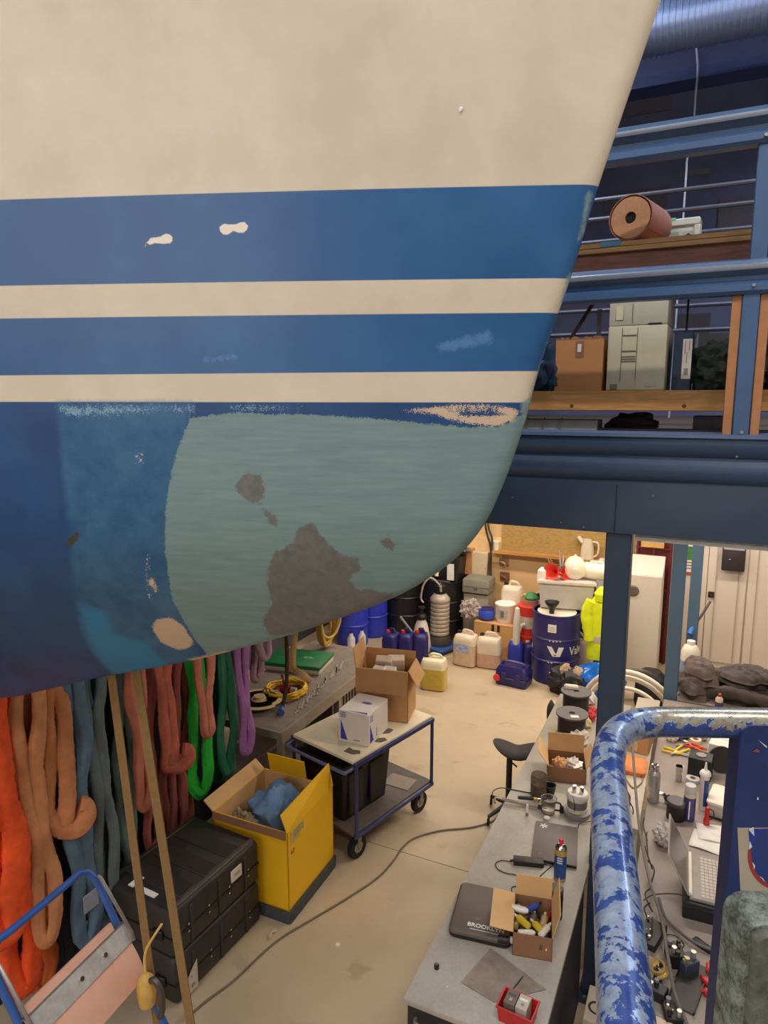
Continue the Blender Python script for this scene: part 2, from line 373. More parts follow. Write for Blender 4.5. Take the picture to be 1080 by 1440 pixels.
for x in (-1.88, .38, 2.28):
    for y in (.08, .74): MB().box((x, y, 0 if y < .5 and False else ZS1 - 3.27 if y < .6 else ZS1 - 3.27), (x + .06, y + .06, u - .05)).build('leg', BROWNWOOD, t)

# dark steel rails behind the shelves, hanging wires, duct
t = thing('rear_railing', 'thin grey steel railing behind the mezzanine shelves', 'railing', (0, 5.6, 3.27))
for (px, py) in ((1000, 262), (1000, 291), (1000, 325), (1000, 428), (1000, 463)):
    z = ay(px, py, 5.6).z - 3.27; MB().cyl((-3.5, 0, z), (3.5, 0, z), .016, n=8).build('bar', mat((108, 110, 124), .4, .6, name='dull_steel_bar'), t)
for x in (-2.4, .75, 2.6): MB().cyl((x, .02, 0), (x, .02, 2.1), .022, n=8).build('post', mat((70, 72, 84), .5, .5, name='dark_steel_post'), t)
DY = 6.2; dz0 = ay(1000, 22, DY)
t = thing('ventilation_duct', 'ribbed silvery ventilation duct high under the roof', 'duct', (0, DY, dz0.z))
MB().rings([[(x, r * math.cos(2 * math.pi * k / 28), r * math.sin(2 * math.pi * k / 28)) for k in range(28)] for i in range(150) for x, r in ((-3.0 + i * .045, .19), (-3.0 + i * .045 + .034, .19), (-3.0 + i * .045 + .036, .2), (-3.0 + i * .045 + .043, .2))]).build('duct_skin', mat((150, 168, 206), .35, .55, var=.05, name='ribbed_metal'), t)
for x in (-1.5, .9): MB().cyl((x, 0, .19), (x, 0, ZC - dz0.z), .006, n=6).build('hanger_rod', GALV, t)
t = thing('roof_beam', 'dark blue roof beam below the ribbed duct', 'beam', (0, 7.2, ay(1000, 80, 7.2).z))
MB().box((XL, -.06, -.18), (XR, .06, .18), .01).build('beam_body', mat((48, 56, 104), .5, name='deep_blue_beam'), t)
for z in (-.19, .19): MB().box((XL, -.13, z - .012), (XR, .13, z + .012)).build('flange', mat((56, 66, 116), .5, name='deep_blue_flange'), t)
WY = 7.05; wpts = [ay(979, 66, WY), ay(981, 100, WY), ay(978, 135, WY), ay(974, 190, WY), ay(966, 225, WY), ay(963, 274, WY)]
wc = MB().tube(smooth_path(wpts + [Vector((wpts[-1].x - .01, WY, 3.3))]), .009, 6).build('hanging_wire', mat((196, 196, 206), .5, name='pale_wire')); tag(wc, 'thin pale wire hanging down behind the upper rail', 'wire')

# lamps
LAMPW = mat((255, 236, 206), .5, emit=4, var=0, name='lit_diffuser')
def fitting(loc, w, length, power, color, label, drop, group):
    t = thing('ceiling_lamp', label, 'lamp', loc, 0, group)
    MB().box((-length / 2, -.09, 0), (length / 2, .09, .06), .008).build('housing', WHITE, t)
    MB().box((-length / 2 + .02, -.07, -.012), (length / 2 - .02, .07, 0)).build('diffuser', LAMPW, t)
    for s in (-1, 1): MB().cyl((s * length * .4, 0, .06), (s * length * .4, 0, drop), .006, n=6).build('hanger', GALV, t)
    a = area('lamp_light', (loc[0], loc[1], loc[2] - .02), (length, .16), power, color); return t
for p in UNDER: fitting(p, .2, 1.3, UNDER_W, WARM, 'slim lit lamp fitting under the mezzanine deck, %s from the left of the %s row' % (NTH[UNDER.index(p) % 3], ['far', 'near', 'nearest'][[1, 1, 1, 0, 0, 0, 2][UNDER.index(p)]]), 3.12 - p[2], 'lamps under the mezzanine')
for p in UPPER: fitting(p, .2, 1.2, UPPER_W, (.62, .74, 1), 'slim cold lamp fitting above the mezzanine railing, %s of three' % ['the right front one', 'the left one', 'the added wall-brightening far right one'][UPPER.index(p)], ZC - p[2], 'lamps above the mezzanine')
for p in HALL: fitting(p, .3, 1.5, HALL_W, (1, .88, .74), 'slim lit lamp fitting high under the hall roof, %s of four' % ['left over the boat', 'right over the basket', 'left behind the camera', 'right behind the camera'][HALL.index(p)], ZC - p[2], 'high hall lamps')

# ================================================================ the boat
YC = 1.85; XAFT = -4.0; TANE = .36
STEM = [ay(*q, YC) for q in ((930, 0), (842, 260), (803, 391), (778, 460), (757, 521), (740, 590), (715, 665), (685, 735), (640, 790), (560, 840), (420, 890), (270, 930), (150, 950), (0, 985))]
sz = [4.9] + [p.z for p in STEM] + [2.10, 2.07]; sx = [-.01] + [p.x for p in STEM] + [-3.3, -4.02]
def pchip(z):
    """stem / keel profile x at height z, smoothed"""
    return float(np.interp(z, ZT, XT))
_z = np.linspace(sz[-1], sz[0], 700); _x = np.interp(_z, sz[::-1], sx[::-1])
k_ = 13; pad = np.pad(_x, k_, mode='reflect', reflect_type='odd'); XT = np.convolve(pad, np.ones(2 * k_ + 1) / (2 * k_ + 1), 'valid'); ZT = _z
def beam(s, z):
    lo = min(1, max(.0, (z - 2.1) / 1.2)); s = max(s, 0)
    return .022 * (1 - math.exp(-s / .012)) + TANE * s - .018 * s * s + .02 * max(0, z - 3.45) * min(s, 1.5)
def on_hull(px, py):
    d = ray(px, py); t0 = .6; t1 = 4.0
    for i in range(60):
        t = (t0 + t1) / 2; p = CAM + d * t
        if p.y > YC - beam(pchip(p.z) - p.x, p.z) : t1 = t
        else: t0 = t
    return CAM + d * t0
def uv(p): return (p.x * 1.063, p.z)
zs = np.concatenate([np.linspace(2.072, 2.35, 26, endpoint=False), np.arange(2.35, 4.55, .011), np.linspace(4.55, 4.9, 8)])
ss = np.concatenate([[0, .002, .004, .007, .011, .016, .024, .035], np.arange(.047, 2.5, .0125), np.linspace(2.52, 4.1, 40)])
bmv = []; idx = {}
hb = bmesh.new(); near = []; far = []
for z in zs:
    xs_ = pchip(z); rn = []; rf = []
    for s in ss:
        x = max(xs_ - s, XAFT); b = beam(xs_ - x, z)
        rn.append(hb.verts.new((x, -b, z))); rf.append(hb.verts.new((x, b, z)))
    near.append(rn); far.append(rf)
for G in (near, far):
    for i in range(len(zs) - 1):
        for j in range(len(ss) - 1): hb.faces.new([G[i][j], G[i][j + 1], G[i + 1][j + 1], G[i + 1][j]])
for j in range(len(ss) - 1): hb.faces.new([near[-1][j], near[-1][j + 1], far[-1][j + 1], far[-1][j]])     # deck
for i in range(len(zs) - 1): hb.faces.new([near[i][-1], near[i + 1][-1], far[i + 1][-1], far[i][-1]])        # cut end
bmesh.ops.remove_doubles(hb, verts=hb.verts, dist=.0004)
bmesh.ops.recalc_face_normals(hb, faces=hb.faces)
hme = bpy.data.meshes.new('hull'); hb.to_mesh(hme); hb.free()
co = np.zeros(len(hme.vertices) * 3); hme.vertices.foreach_get('co', co); co = co.reshape(-1, 3)
P2 = np.stack([co[:, 0] * 1.063, co[:, 2]], 1)
def sdpoly(poly):
    """signed distance to a paint outline on the hull side (positive inside)"""
    V = np.array([uv(on_hull(*q)) for q in poly]); d = np.full(len(P2), 9.); ins = np.zeros(len(P2), bool)
    for i in range(len(V)):
        a = V[i]; b = V[(i + 1) % len(V)]; e = b - a; w = P2 - a
        t = np.clip((w @ e) / max(e @ e, 1e-12), 0, 1); d = np.minimum(d, np.linalg.norm(w - t[:, None] * e, axis=1))
        c1 = (a[1] <= P2[:, 1]) != (b[1] <= P2[:, 1])
        with np.errstate(divide='ignore', invalid='ignore'): xi = a[0] + (P2[:, 1] - a[1]) * e[0] / (e[1] if e[1] else 1e-12)
        ins ^= c1 & (P2[:, 0] < xi)
    return np.where(ins, d, -d)
def sdline(q0, q1):
    a = on_hull(*q0); b = on_hull(*q1); return co[:, 2] - (a.z + (co[:, 0] - a.x) * (b.z - a.z) / (b.x - a.x))
def union(*l): return np.maximum.reduce(l)
L = {}
L['band'] = union(np.minimum(-sdline((0, 281), (830, 260)), sdline((0, 402), (795, 392))), np.minimum(-sdline((0, 448), (775, 440)), sdline((0, 528), (750, 522))))
L['water'] = -sdline((0, 565), (735, 566))
L['green'] = sdpoly([(268, 588), (330, 580), (430, 583), (520, 588), (600, 596), (640, 600), (700, 600), (760, 570), (800, 480), (900, 640), (700, 900), (560, 1000), (300, 930), (275, 900), (255, 866), (243, 845), (236, 800), (232, 740), (236, 690), (250, 630)])
L['teal'] = sdpoly([(80, 566), (270, 566), (270, 880), (262, 980), (160, 980), (126, 905), (112, 850), (100, 760), (92, 700)])
L['cyan'] = sdpoly([(112, 850), (150, 862), (160, 890), (210, 905), (240, 950), (160, 975), (126, 905)])
L['dark'] = union(sdpoly([(380, 790), (376, 815), (384, 850), (368, 872), (380, 895), (470, 880), (560, 838), (545, 832), (500, 828), (490, 812), (508, 800), (502, 786), (480, 780), (462, 764), (450, 752), (440, 736), (420, 742), (410, 766), (384, 778)]),
    sdpoly([(332, 684), (336, 672), (350, 665), (366, 668), (372, 684), (368, 704), (356, 708), (340, 698)]), sdpoly([(370, 715), (380, 722), (392, 730), (390, 742), (380, 738), (374, 726)]),
    sdpoly([(533, 758), (545, 754), (556, 764), (552, 774), (540, 770)]))
L['pit'] = sdpoly([(92, 764), (95, 757), (103, 753), (106, 747), (112, 750), (111, 757), (105, 763), (100, 769), (94, 771)])
L['tan'] = union(sdpoly([(213, 882), (220, 872), (240, 868), (258, 880), (272, 902), (268, 910), (250, 914), (228, 904)]), sdpoly([(208, 818), (214, 813), (221, 826), (219, 834)]), sdpoly([(262, 928), (320, 914), (330, 918), (280, 932)]),
    np.minimum(sdpoly([(566, 578), (600, 574), (640, 570), (700, 571), (730, 577), (722, 592), (700, 599), (650, 594), (606, 582)]), -sdpoly([(628, 577), (700, 576), (712, 582), (690, 586), (650, 585)])))
L['bare'] = union(sdpoly([(197, 352), (202, 344), (212, 334), (224, 334), (236, 327), (243, 333), (242, 342), (230, 343), (218, 342), (206, 346)]), sdpoly([(308, 320), (314, 314), (324, 316), (332, 316), (342, 311), (349, 317), (346, 325), (338, 328), (328, 325), (318, 331), (310, 328)]))
L['dust'] = union(sdpoly([(78, 566), (280, 568), (276, 584), (230, 580), (180, 586), (110, 590), (84, 584)]), sdpoly([(258, 584), (292, 582), (286, 594), (262, 612)]), sdpoly([(310, 567), (430, 568), (420, 580), (330, 582)]))
L['scuff'] = union(sdpoly([(612, 484), (690, 466), (690, 480), (620, 496)]), sdpoly([(286, 506), (330, 499), (330, 503), (290, 509)]))
L['edge'] = union(sdpoly([(805, 384), (798, 388), (786, 440), (757, 521), (744, 560), (732, 566), (738, 640), (790, 600), (900, 380)]), sdpoly([(818, 318), (812, 340), (822, 330), (826, 300), (832, 270), (826, 268)]))
L['spots'] = union(sdpoly([(186, 640), (192, 628), (206, 632), (204, 654), (190, 660)]), sdpoly([(204, 770), (214, 780), (220, 850), (206, 850)]))
for k, v in L.items():
    a = hme.attributes.new('sd_' + k, 'FLOAT', 'POINT'); a.data.foreach_set('value', np.clip(v, -.5, .5).astype(np.float32))
def hullmat():
    m = NT('boat_hull_paint'); big = m.noise(5, 6, .62); mid = m.noise(40, 5, .65); fine = m.noise(170, 3, .6); grit = m.noise(420, 2, .5)
    streak = m.noise(9, 5, .6, m.scaled((.8, 1, 9)))
    c0 = lambda s: m.math('SUBTRACT', s, .5)
    def layer(col, k, c, nmid=.0, nfine=.0, w=.0012, amount=1.0, off=0.0, ngrit=.0):
        d = m.attr('sd_' + k)
        if off: d = m.math('ADD', d, off)
        if nmid: d = m.math('ADD', d, m.math('MULTIPLY', c0(mid), nmid))
        if nfine: d = m.math('ADD', d, m.math('MULTIPLY', c0(fine), nfine))
        if ngrit: d = m.math('ADD', d, m.math('MULTIPLY', c0(grit), ngrit))
        f = m.step(d, -w, w); masks[k] = f
        return m.mix(m.math('MULTIPLY', f, amount) if amount != 1 else f, col, c)
    masks = {}
    cream = m.mix(m.step(big, .35, .65), lin((204, 187, 165)), lin((215, 199, 178)))
    bandc = m.mix(m.step(m.noise(3, 5, .6), .35, .68), lin((38, 82, 132)), lin((52, 98, 146)))
    x = layer(cream, 'band', bandc)
    x = layer(x, 'bare', lin((228, 214, 196)), .006, .002)
    x = layer(x, 'scuff', lin((96, 138, 178)), .03, .02, .006, .6)
    nav = m.mix(m.step(m.noise(6, 6, .65), .3, .7), lin((24, 60, 106)), lin((34, 78, 124)))
    x = layer(x, 'water', nav)
    teal = m.mix(m.step(m.noise(8, 6, .7), .35, .65), lin((34, 84, 124)), lin((62, 108, 142)))
    x = layer(x, 'teal', teal, .02, .01, .012, .85)
    x = layer(x, 'cyan', lin((40, 124, 172)), .03, .01, .02, .85, ngrit=.01)
    x = layer(x, 'dust', lin((140, 172, 190)), .045, .05, .003, .75, -.014, .06)
    x = layer(x, 'spots', lin((206, 202, 196)), .03, .05, .001, 1, -.018, .05)
    green = m.mix(m.step(streak, .3, .7), lin((108, 133, 134)), lin((124, 147, 146)))
    x = layer(x, 'green', green, .02, .012, ngrit=.016)
    x = layer(x, 'edge', lin((136, 156, 154)), .016, .01, .004, .85)
    dark = m.mix(m.step(m.noise(30, 5, .7), .3, .7), lin((92, 92, 90)), lin((118, 112, 107)))
    x = layer(x, 'dark', dark, .036, .016, .003, .93, 0, .012)
    x = layer(x, 'pit', lin((62, 64, 58)), .006, .003)
    x = layer(x, 'tan', lin((200, 174, 148)), .014, .014, ngrit=.03)
    spk = m.step(grit, .74, .76); x = m.mix(m.math('MULTIPLY', m.math('MULTIPLY', spk, masks['water']), .15), x, lin((180, 196, 204)))
    m.base(x)
    rough = m.math('ADD', .28, m.math('MULTIPLY', masks['water'], m.math('ADD', .17, m.math('MULTIPLY', masks['green'], .12))))
    m.set(Roughness=rough, Specular_IOR_Level=.4)
    m.bump(m.math('ADD', m.math('MULTIPLY', mid, .3), m.math('MULTIPLY', m.math('ADD', masks['green'], masks['dark']), -.6)), .06, .004)
    return m.m
hme.materials.append(hullmat()); hme.shade_smooth(); hme.set_sharp_from_angle(angle=R(60))
boat = thing('sailboat', 'cream and blue striped boat bow with patched blue antifouling paint', 'boat', (0, YC, 0))
ho = bpy.data.objects.new('hull', hme); COL.objects.link(ho); ho.parent = boat
p = on_hull(648, 154)
o = MB().lathe([(.0005, .002), (.003, .003), (.005, .0025), (.006, .001), (.006, 0)], 16).build('hull_fitting', WHITE, boat); o.location = (p.x, p.y - YC, p.z); o.rotation_euler = (R(90), 0, R(-20)); o['label'] = 'tiny round white dimple on the cream topside'
gun = [(pchip(4.9) - s, -beam(s, 4.9), 4.9) for s in np.linspace(0, 3.9, 40)]
MB().tube([(x, -y, z) for x, y, z in gun[::-1]] + gun[1:], .025, 8).build('toe_rail', STEEL, boat)

# two brown webbing straps hanging below the hull
WEB = mat((140, 108, 66), .85, var=.15, scale=40, bump=.2, bscale=400, name='brown_webbing')
def strap(q0, q1, y0, y1, w, label):
    a = ay(*q0, y0); b = ay(*q1, y1); d = (b - a); top = a - d * .09; floor_t = (0 - a.z) / d.z; f = a + d * min(floor_t, 9)
    t = thing('webbing_strap', label, 'strap', (f.x, f.y, 0), 0, None)
    pts = [top + (f - top) * k / 14 for k in range(15)]
    side = Vector((w / 2, 0, 0)); n = Vector((0, .0025, 0)); o = Vector((f.x, f.y, 0))
    MB().rings([[p - o - side - n, p - o + side - n, p - o + side + n, p - o - side + n] for p in pts]).build('band', WEB, t)
    for s in (-1, 1): MB().rings([[p - o + side * s * .95 - n * 1.3, p - o + side * s - n * 1.3, p - o + side * s + n, p - o + side * s * .95 + n] for p in pts]).build('edge_seam', mat((168, 134, 84), .85, name='strap_seam'), t)
    MB().tube([(-w * .8, 0, .02), (w * .8, 0, .02), (w * .5, 0, .1), (-w * .5, 0, .1)], .009, 8, closed=True).build('end_ring', GALV, t)
    return t
s1 = strap((157, 950), (214, 1385), 2.02, 2.02, .048, 'brown webbing strap, the left of the two below the hull')
strap((192, 948), (268, 1440), 2.02, 2.02, .05, 'brown webbing strap, the right of the two below the hull')
p = ay(206, 1392, 1.98)
t = thing('strap_toggle', 'yellow brown wooden toggle with metal hook beside the left strap', 'toggle', (p.x, p.y, p.z))
MB().tube([(0, 0, -.09), (0, 0, -.07), (0, 0, 0), (0, 0, .06), (.0, 0, .085)], [.012, .036, .044, .034, .012], 14).build('wood_body', mat((206, 160, 84), .55, var=.15, scale=30, name='varnished_wood'), t)
MB().tube(smooth_path([(0.02, 0, .05), (.05, 0, .07), (.085, 0, .03), (.09, 0, -.06), (.07, 0, -.11)]), .014, 8).build('hook', mat((92, 84, 78), .5, .7, name='dark_metal'), t)
MB().tube(smooth_path([(0, 0, .08), (0.01, 0, .2), (s1.location.x - p.x + .02, .03, .34)]), .006, 6).build('cord', mat((216, 180, 96), .8, name='tan_cord'), t)

# blue tubular boat stand, bottom left
t = thing('boat_stand', 'blue tube trestle with bolted galvanised bar and pink pad', 'stand', (0, 0, 0))
TUBE = mat((52, 90, 156), .35, var=.12, scale=12, name='blue_tube_paint')
A = az(125, 1218, 1.3); B = az(-20, 1338, 1.3); L0 = A + (B - A)
dn = az(234, 1445, .62) - A; dn = dn / dn.z
def leg(P0): return P0 + dn * (.02 - P0.z)
base = Vector((leg(A).x, leg(A).y, 0)); t.location = base
e = (B - A).normalized()
path = [leg(A), A + dn * -.3, A + dn * -.06, A + e * .05, A + e * .12, B - e * .12, B - e * .05, B + dn * -.06, B + dn * -.3, leg(B)]
MB().tube([p - base for p in smooth_path(path, 5)], .0165, 12).build('tube_frame', TUBE, t)
for P0 in (leg(A), leg(B)): MB().cyl(P0 - base - Vector((0, 0, .02)), P0 - base + Vector((0, 0, .05)), .022, n=12).build('rubber_foot', RUBBER, t)
q = lambda f, g: A + (B - A) * f + dn * g - base       # along the top bar, down the legs
nrm = (B - A).cross(dn).normalized(); nrm = nrm if nrm.dot(CAM - A) > 0 else -nrm
def plank(f0, f1, g0, g1, off, th, name, m, bulge=0, n=1):
    rings = []
    for i in range(n + 1):
        g = g0 + (g1 - g0) * i / n; bu = bulge * math.sin(math.pi * i / n) if n > 1 else 0
        rings.append([q(f0, g) + nrm * (off + bu), q(f1, g) + nrm * (off + bu), q(f1, g) + nrm * (off + bu - th), q(f0, g) + nrm * (off + bu - th)])
    return MB().rings(rings).build(name, m, t)
plank(-.03, 1.0, -.33, -.25, .045, .004, 'galvanised_bar', mat((196, 190, 182), .5, .35, var=.15, scale=30, name='pale_galvanised'))
MB().rings([[q(-.03, -.25) + nrm * .045, q(1, -.25) + nrm * .045, q(1, -.25) + nrm * .0, q(-.03, -.25) + nrm * .0], [q(-.03, -.255) + nrm * .045, q(1, -.255) + nrm * .045, q(1, -.255) + nrm * .0, q(-.03, -.255) + nrm * .0]]).build('bar_flange', GALV, t)
for f in (.27, .52): MB().cyl(q(f, -.29) + nrm * .044, q(f, -.29) + nrm * .054, .011, n=6).build('bolt', CHROME, t)
plank(.0, .98, -.30, -.47, .03, .02, 'pad', mat((226, 170, 144), .6, var=.05, name='pink_pad'), .012, 6)
plank(.08, .95, -.22, -.27, .03, .02, 'pad_top', mat((226, 170, 144), .6, var=.05, name='pink_pad'), .0, 1)
for f in (-.01, .99): MB().tube([q(f, -.05) + nrm * .02, q(f, -.06) + nrm * .03, q(f, -.3) + nrm * .06, q(f, -.33) + nrm * .05], .008, 8).build('rod', mat((150, 142, 138), .4, .7, name='grey_rod'), t)

# ================================================================ lift basket in the foreground
def peel(fdir, f0):
    """blue paint flaked off in patches; bare, worn steel along the top of the front stretch"""
    m = NT('peeling_blue_paint'); a = m.noise(34, 8, .66, None, .3); b = m.noise(95, 4, .6); big = m.noise(7, 2, .5)
    d = m.math('ADD', m.math('ADD', a, m.math('MULTIPLY', m.math('SUBTRACT', b, .5), .2)), m.math('MULTIPLY', m.math('SUBTRACT', big, .5), .16))
    sep = m.n('ShaderNodeSeparateXYZ'); m.t.links.new(m.co(), sep.inputs[0])
    u = m.math('SUBTRACT', m.math('ADD', m.math('MULTIPLY', sep.outputs[0], fdir.x), m.math('MULTIPLY', sep.outputs[1], fdir.y)), f0)
    onfront = m.step(m.math('ADD', u, m.math('MULTIPLY', m.math('SUBTRACT', a, .5), .1)), -.02, .0)
    wz = m.math('ADD', m.math('MULTIPLY', m.math('SUBTRACT', sep.outputs[2], ZR - 1.85), 24.0), m.math('ADD', m.math('MULTIPLY', m.math('SUBTRACT', a, .5), 2.2), m.math('MULTIPLY', m.math('SUBTRACT', b, .5), 1.0)))
    flaked = m.step(d, .472, .482); worn = m.step(wz, .10, .16)
    bare = m.math('ADD', m.math('MULTIPLY', flaked, m.math('SUBTRACT', 1.0, onfront)), m.math('MULTIPLY', worn, onfront))
    blue = m.mix(m.step(m.noise(30, 4), .35, .65), lin((32, 52, 104)), lin((42, 68, 132)))
    met = m.mix(m.step(b, .3, .7), lin((122, 138, 166)), lin((164, 176, 196))); brass = m.mix(m.step(b, .3, .7), lin((150, 146, 132)), lin((190, 184, 166)))
    m.base(m.mix(bare, blue, m.mix(onfront, met, brass))); m.set(Metallic=m.math('MULTIPLY', bare, m.math('ADD', .45, m.math('MULTIPLY', onfront, .3))), Roughness=m.math('ADD', .22, m.math('MULTIPLY', b, .12)), Coat_Weight=.35, Coat_Roughness=.1)
    m.bump(m.math('SUBTRACT', 1.0, bare), .45, .0012); return m.m
ZR = 2.95
gb = thing('lift_basket', 'blue lift basket railing with peeling paint and worn control box in front', 'railing', (.35, .5, 1.85))
O = gb.location
rp = [az(881, 1440, ZR), az(867, 1250, ZR), az(856, 1110, ZR)]
dirb = (rp[0] - rp[1]).normalized()
side = [rp[0] + dirb * 1.0, rp[0] + dirb * .4] + rp + [az(855, 1066, ZR), az(866, 1036, ZR), az(890, 1020, ZR), az(925, 1015, ZR)]
sp = smooth_path(side, 8)
front = [az(925, 1015, ZR), az(1000, 1014, ZR), az(1080, 1017, ZR)]; fd = (front[-1] - front[0]).normalized()
TR = .0235
MB().tube([p - O for p in sp] + [front[0] - O + fd * (.04 + .12 * k) for k in range(11)], TR, 24).build('top_rail', peel(fd, (front[0] - O).dot(fd)), gb, 60)
sd = dirb * 1.0; BL = mat((34, 46, 82), .4, var=.15, scale=30, name='dark_blue_basket_paint')
F0 = front[0]; perp = Vector((fd.y, -fd.x, 0))           # towards the camera
pc = ay(1012, 1040, 1).normalized()
def onfront(px, py, off=0.0):
    """point where a sight line meets the upright plane of the front rail, pushed towards the camera by off"""
    n = perp; d = ray(px, py); b = F0 + perp * off; t = (b - CAM).dot(n) / d.dot(n); return CAM + d * t
P0 = onfront(1013, 1030); along = (P0 - F0).dot(fd)
u0 = (onfront(1022, 1060, -.02) - F0).dot(fd)
def fbox(u_a, u_b, o_a, o_b, z_a, z_b, bev=0, seg=1):
    mb = MB(); mb.M = Matrix(((fd.x, perp.x, 0, F0.x - O.x), (fd.y, perp.y, 0, F0.y - O.y), (0, 0, 1, -O.z), (0, 0, 0, 1))); return mb.box((u_a, o_a, z_a), (u_b, o_b, z_b), bev, seg)
fbox(u0, u0 + .035, -.02, .02, 1.87, ZR - .012, .003).build('post', BL, gb)
fbox(u0 + 1.1, u0 + 1.14, -.02, .02, 1.87, ZR - .012, .003).build('post', BL, gb)
PLATE = mat((34, 50, 98), .35, var=.18, scale=14, name='blue_plate_paint')
uP = (onfront(1036, 1080, .022) - F0).dot(fd)
fbox(u0 + .034, uP + .7, .004, .01, 2.2, ZR - .02, .002).build('rear_plate', BL, gb)
zt = onfront(1050, 1022, .03).z
mbp = MB(); mbp.M = Matrix(((fd.x, 0, perp.x, F0.x - O.x), (fd.y, 0, perp.y, F0.y - O.y), (0, 1, 0, -O.z), (0, 0, 0, 1)))
rr = .018; pl = [(uP + rr - rr * math.cos(R(a)), zt - rr + rr * math.sin(R(a))) for a in range(0, 91, 15)] + [(uP + .7, zt), (uP + .7, 2.25), (uP, 2.25)]
mbp.prism(pl, .02, .026).build('front_plate', PLATE, gb)
def flat(poly, o0, o1, name, m):
    mb = MB(); mb.M = Matrix(((fd.x, 0, perp.x, F0.x - O.x), (fd.y, 0, perp.y, F0.y - O.y), (0, 1, 0, -O.z), (0, 0, 0, 1)))
    return mb.prism([((onfront(px, py, .026) - F0).dot(fd), onfront(px, py, .026).z) for px, py in poly], o0, o1).build(name, m, gb)
flat([(1037, 1164), (1080, 1164), (1170, 1164), (1170, 1258), (1080, 1254), (1041, 1252)], .026, .0265, 'sticker_sheet', mat((168, 156, 136), .6, var=.05, name='faded_beige_sticker'))
cx, cy, rx, ry = 1092, 1203, 41, 47
ring = [(cx + rx * math.cos(R(a)), max(1164.5, cy + ry * math.sin(R(a)))) for a in range(0, 360, 12)]
flat(ring, .0265, .027, 'red_ring', mat((150, 50, 48), .6, name='faded_red_print'))
flat([(cx + (x - cx) * .9 + 1, max(1165, cy + (y - cy) * .9 - 1)) for x, y in ring] , .027, .0274, 'blue_disc', mat((38, 56, 112), .5, name='sticker_blue'))
flat([(1052, 1165), (1080, 1165), (1170, 1165), (1170, 1200), (1056, 1200), (1053, 1180)], .0268, .0273, 'blue_print', mat((34, 58, 140), .5, name='sticker_blue'))
for poly in ([(1059, 1162), (1060, 1175), (1052, 1166)], [(1054, 1182), (1057, 1190), (1052, 1194)], [(1057, 1211), (1061, 1216), (1060, 1222)], [(1067, 1231), (1072, 1234), (1076, 1240)], [(1066, 1040), (1078, 1049), (1077, 1051)], [(1064, 1120), (1066, 1121), (1066, 1124), (1064, 1124)], [(1058, 1056), (1064, 1052), (1068, 1056), (1066, 1058)]):
    flat(poly, .0274, .0278, 'paint_chip', mat((206, 204, 204), .5, name='bare_chip') if poly[0] != (1058, 1056) else mat((134, 66, 50), .7, name='rust_chip'))
# scratches on the post
for k in range(34):
    z = 2.45 + rnd.random() * .45; u = u0 + .003 + rnd.random() * .03
    fbox(u, u + .0006 + rnd.random() * .0012, .0198, .0203, z, z + .0006 + rnd.random() * .0028).build('paint_chip', mat((150, 160, 180), .5, name='pale_chip'), gb)
# control box, worn grey green
wm = NT('worn_grey_green_box'); f = wm.noise(26, 6, .7); f2 = wm.noise(140, 3, .7)
wm.base(wm.mix(wm.step(wm.math('ADD', f, wm.math('MULTIPLY', wm.math('SUBTRACT', f2, .5), .5)), .38, .62), lin((70, 72, 62)), lin((128, 138, 128)))); wm.set(Roughness=.7); wm.bump(f2, .25, .002)
uB = (onfront(1040, 1400, .1) - F0).dot(fd); zb = onfront(1065, 1300, .1).z
mb = MB(); mb.M = Matrix(((fd.x, 0, perp.x, F0.x - O.x), (fd.y, 0, perp.y, F0.y - O.y), (0, 1, 0, -O.z), (0, 0, 0, 1)))
def rr_poly(u0_, u1_, z0, z1, r):
    return [(u, z) for cxx, czz, a0 in ((u1_ - r, z1 - r, 0), (u0_ + r, z1 - r, 90), (u0_ + r, z0 + r, 180), (u1_ - r, z0 + r, 270)) for u, z in [(cxx + r * math.cos(R(a0 + a)), czz + r * math.sin(R(a0 + a))) for a in range(0, 91, 15)]]
def rprism(lays, name, m):
    b = MB(); b.M = mb.M; b.rings([[(u, z, o) for u, z in rr_poly(uB + i, uB + .34 - i, zb - .42 + i, zb - i, max(.006, .03 - i))] for o, i in lays]).build(name, m, gb)
rprism([(.026, .002), (.07, .0), (.085, .002), (.092, .008)], 'control_box', wm.m)
rprism([(.09, .014), (.1, .014), (.106, .018)], 'control_panel', mat((96, 96, 86), .8, var=.4, scale=40, bump=.4, bscale=120, name='gritty_panel'))
fbox(uB + .05, uB + .3, .085, .1, zb - .008, zb + .004, .002).build('box_lip', mat((86, 96, 84), .7, name='olive_lip'), gb)
bl = fbox(u0 + .018, u0 + .03, .019, .024, 2.62, 2.635, .002).build('bolt', GALV, gb)
# floor and rest of the basket (below and beside the picture)
fbox(-.02, 1.4, -.03, .75, 1.85, 1.87).build('floor_plate', GALV, gb)
sf = side[0]; MB().cyl(Vector((sf.x, sf.y, 1.87)) - O, Vector((sf.x, sf.y, ZR)) - O, TR, n=16).build('post', BL, gb)
mastz = thing('lift_mast', 'grey steel scissor column carrying the lift basket, under the picture', 'lift', (.8, .45, 0))
MB().box((-.35, -.3, .1), (.45, .3, .35), .02).build('chassis', mat((60, 70, 90), .5, name='chassis_paint'), mastz)
MB().box((-.12, -.1, .35), (.12, .1, 1.85), .01).build('mast', GALV, mastz)
for sx in (-.28, .38):
    for sy in (-.3, .3): MB().cyl((sx, sy - .04, .1), (sx, sy + .04, .1), .1, n=16).build('wheel', RUBBER, mastz)

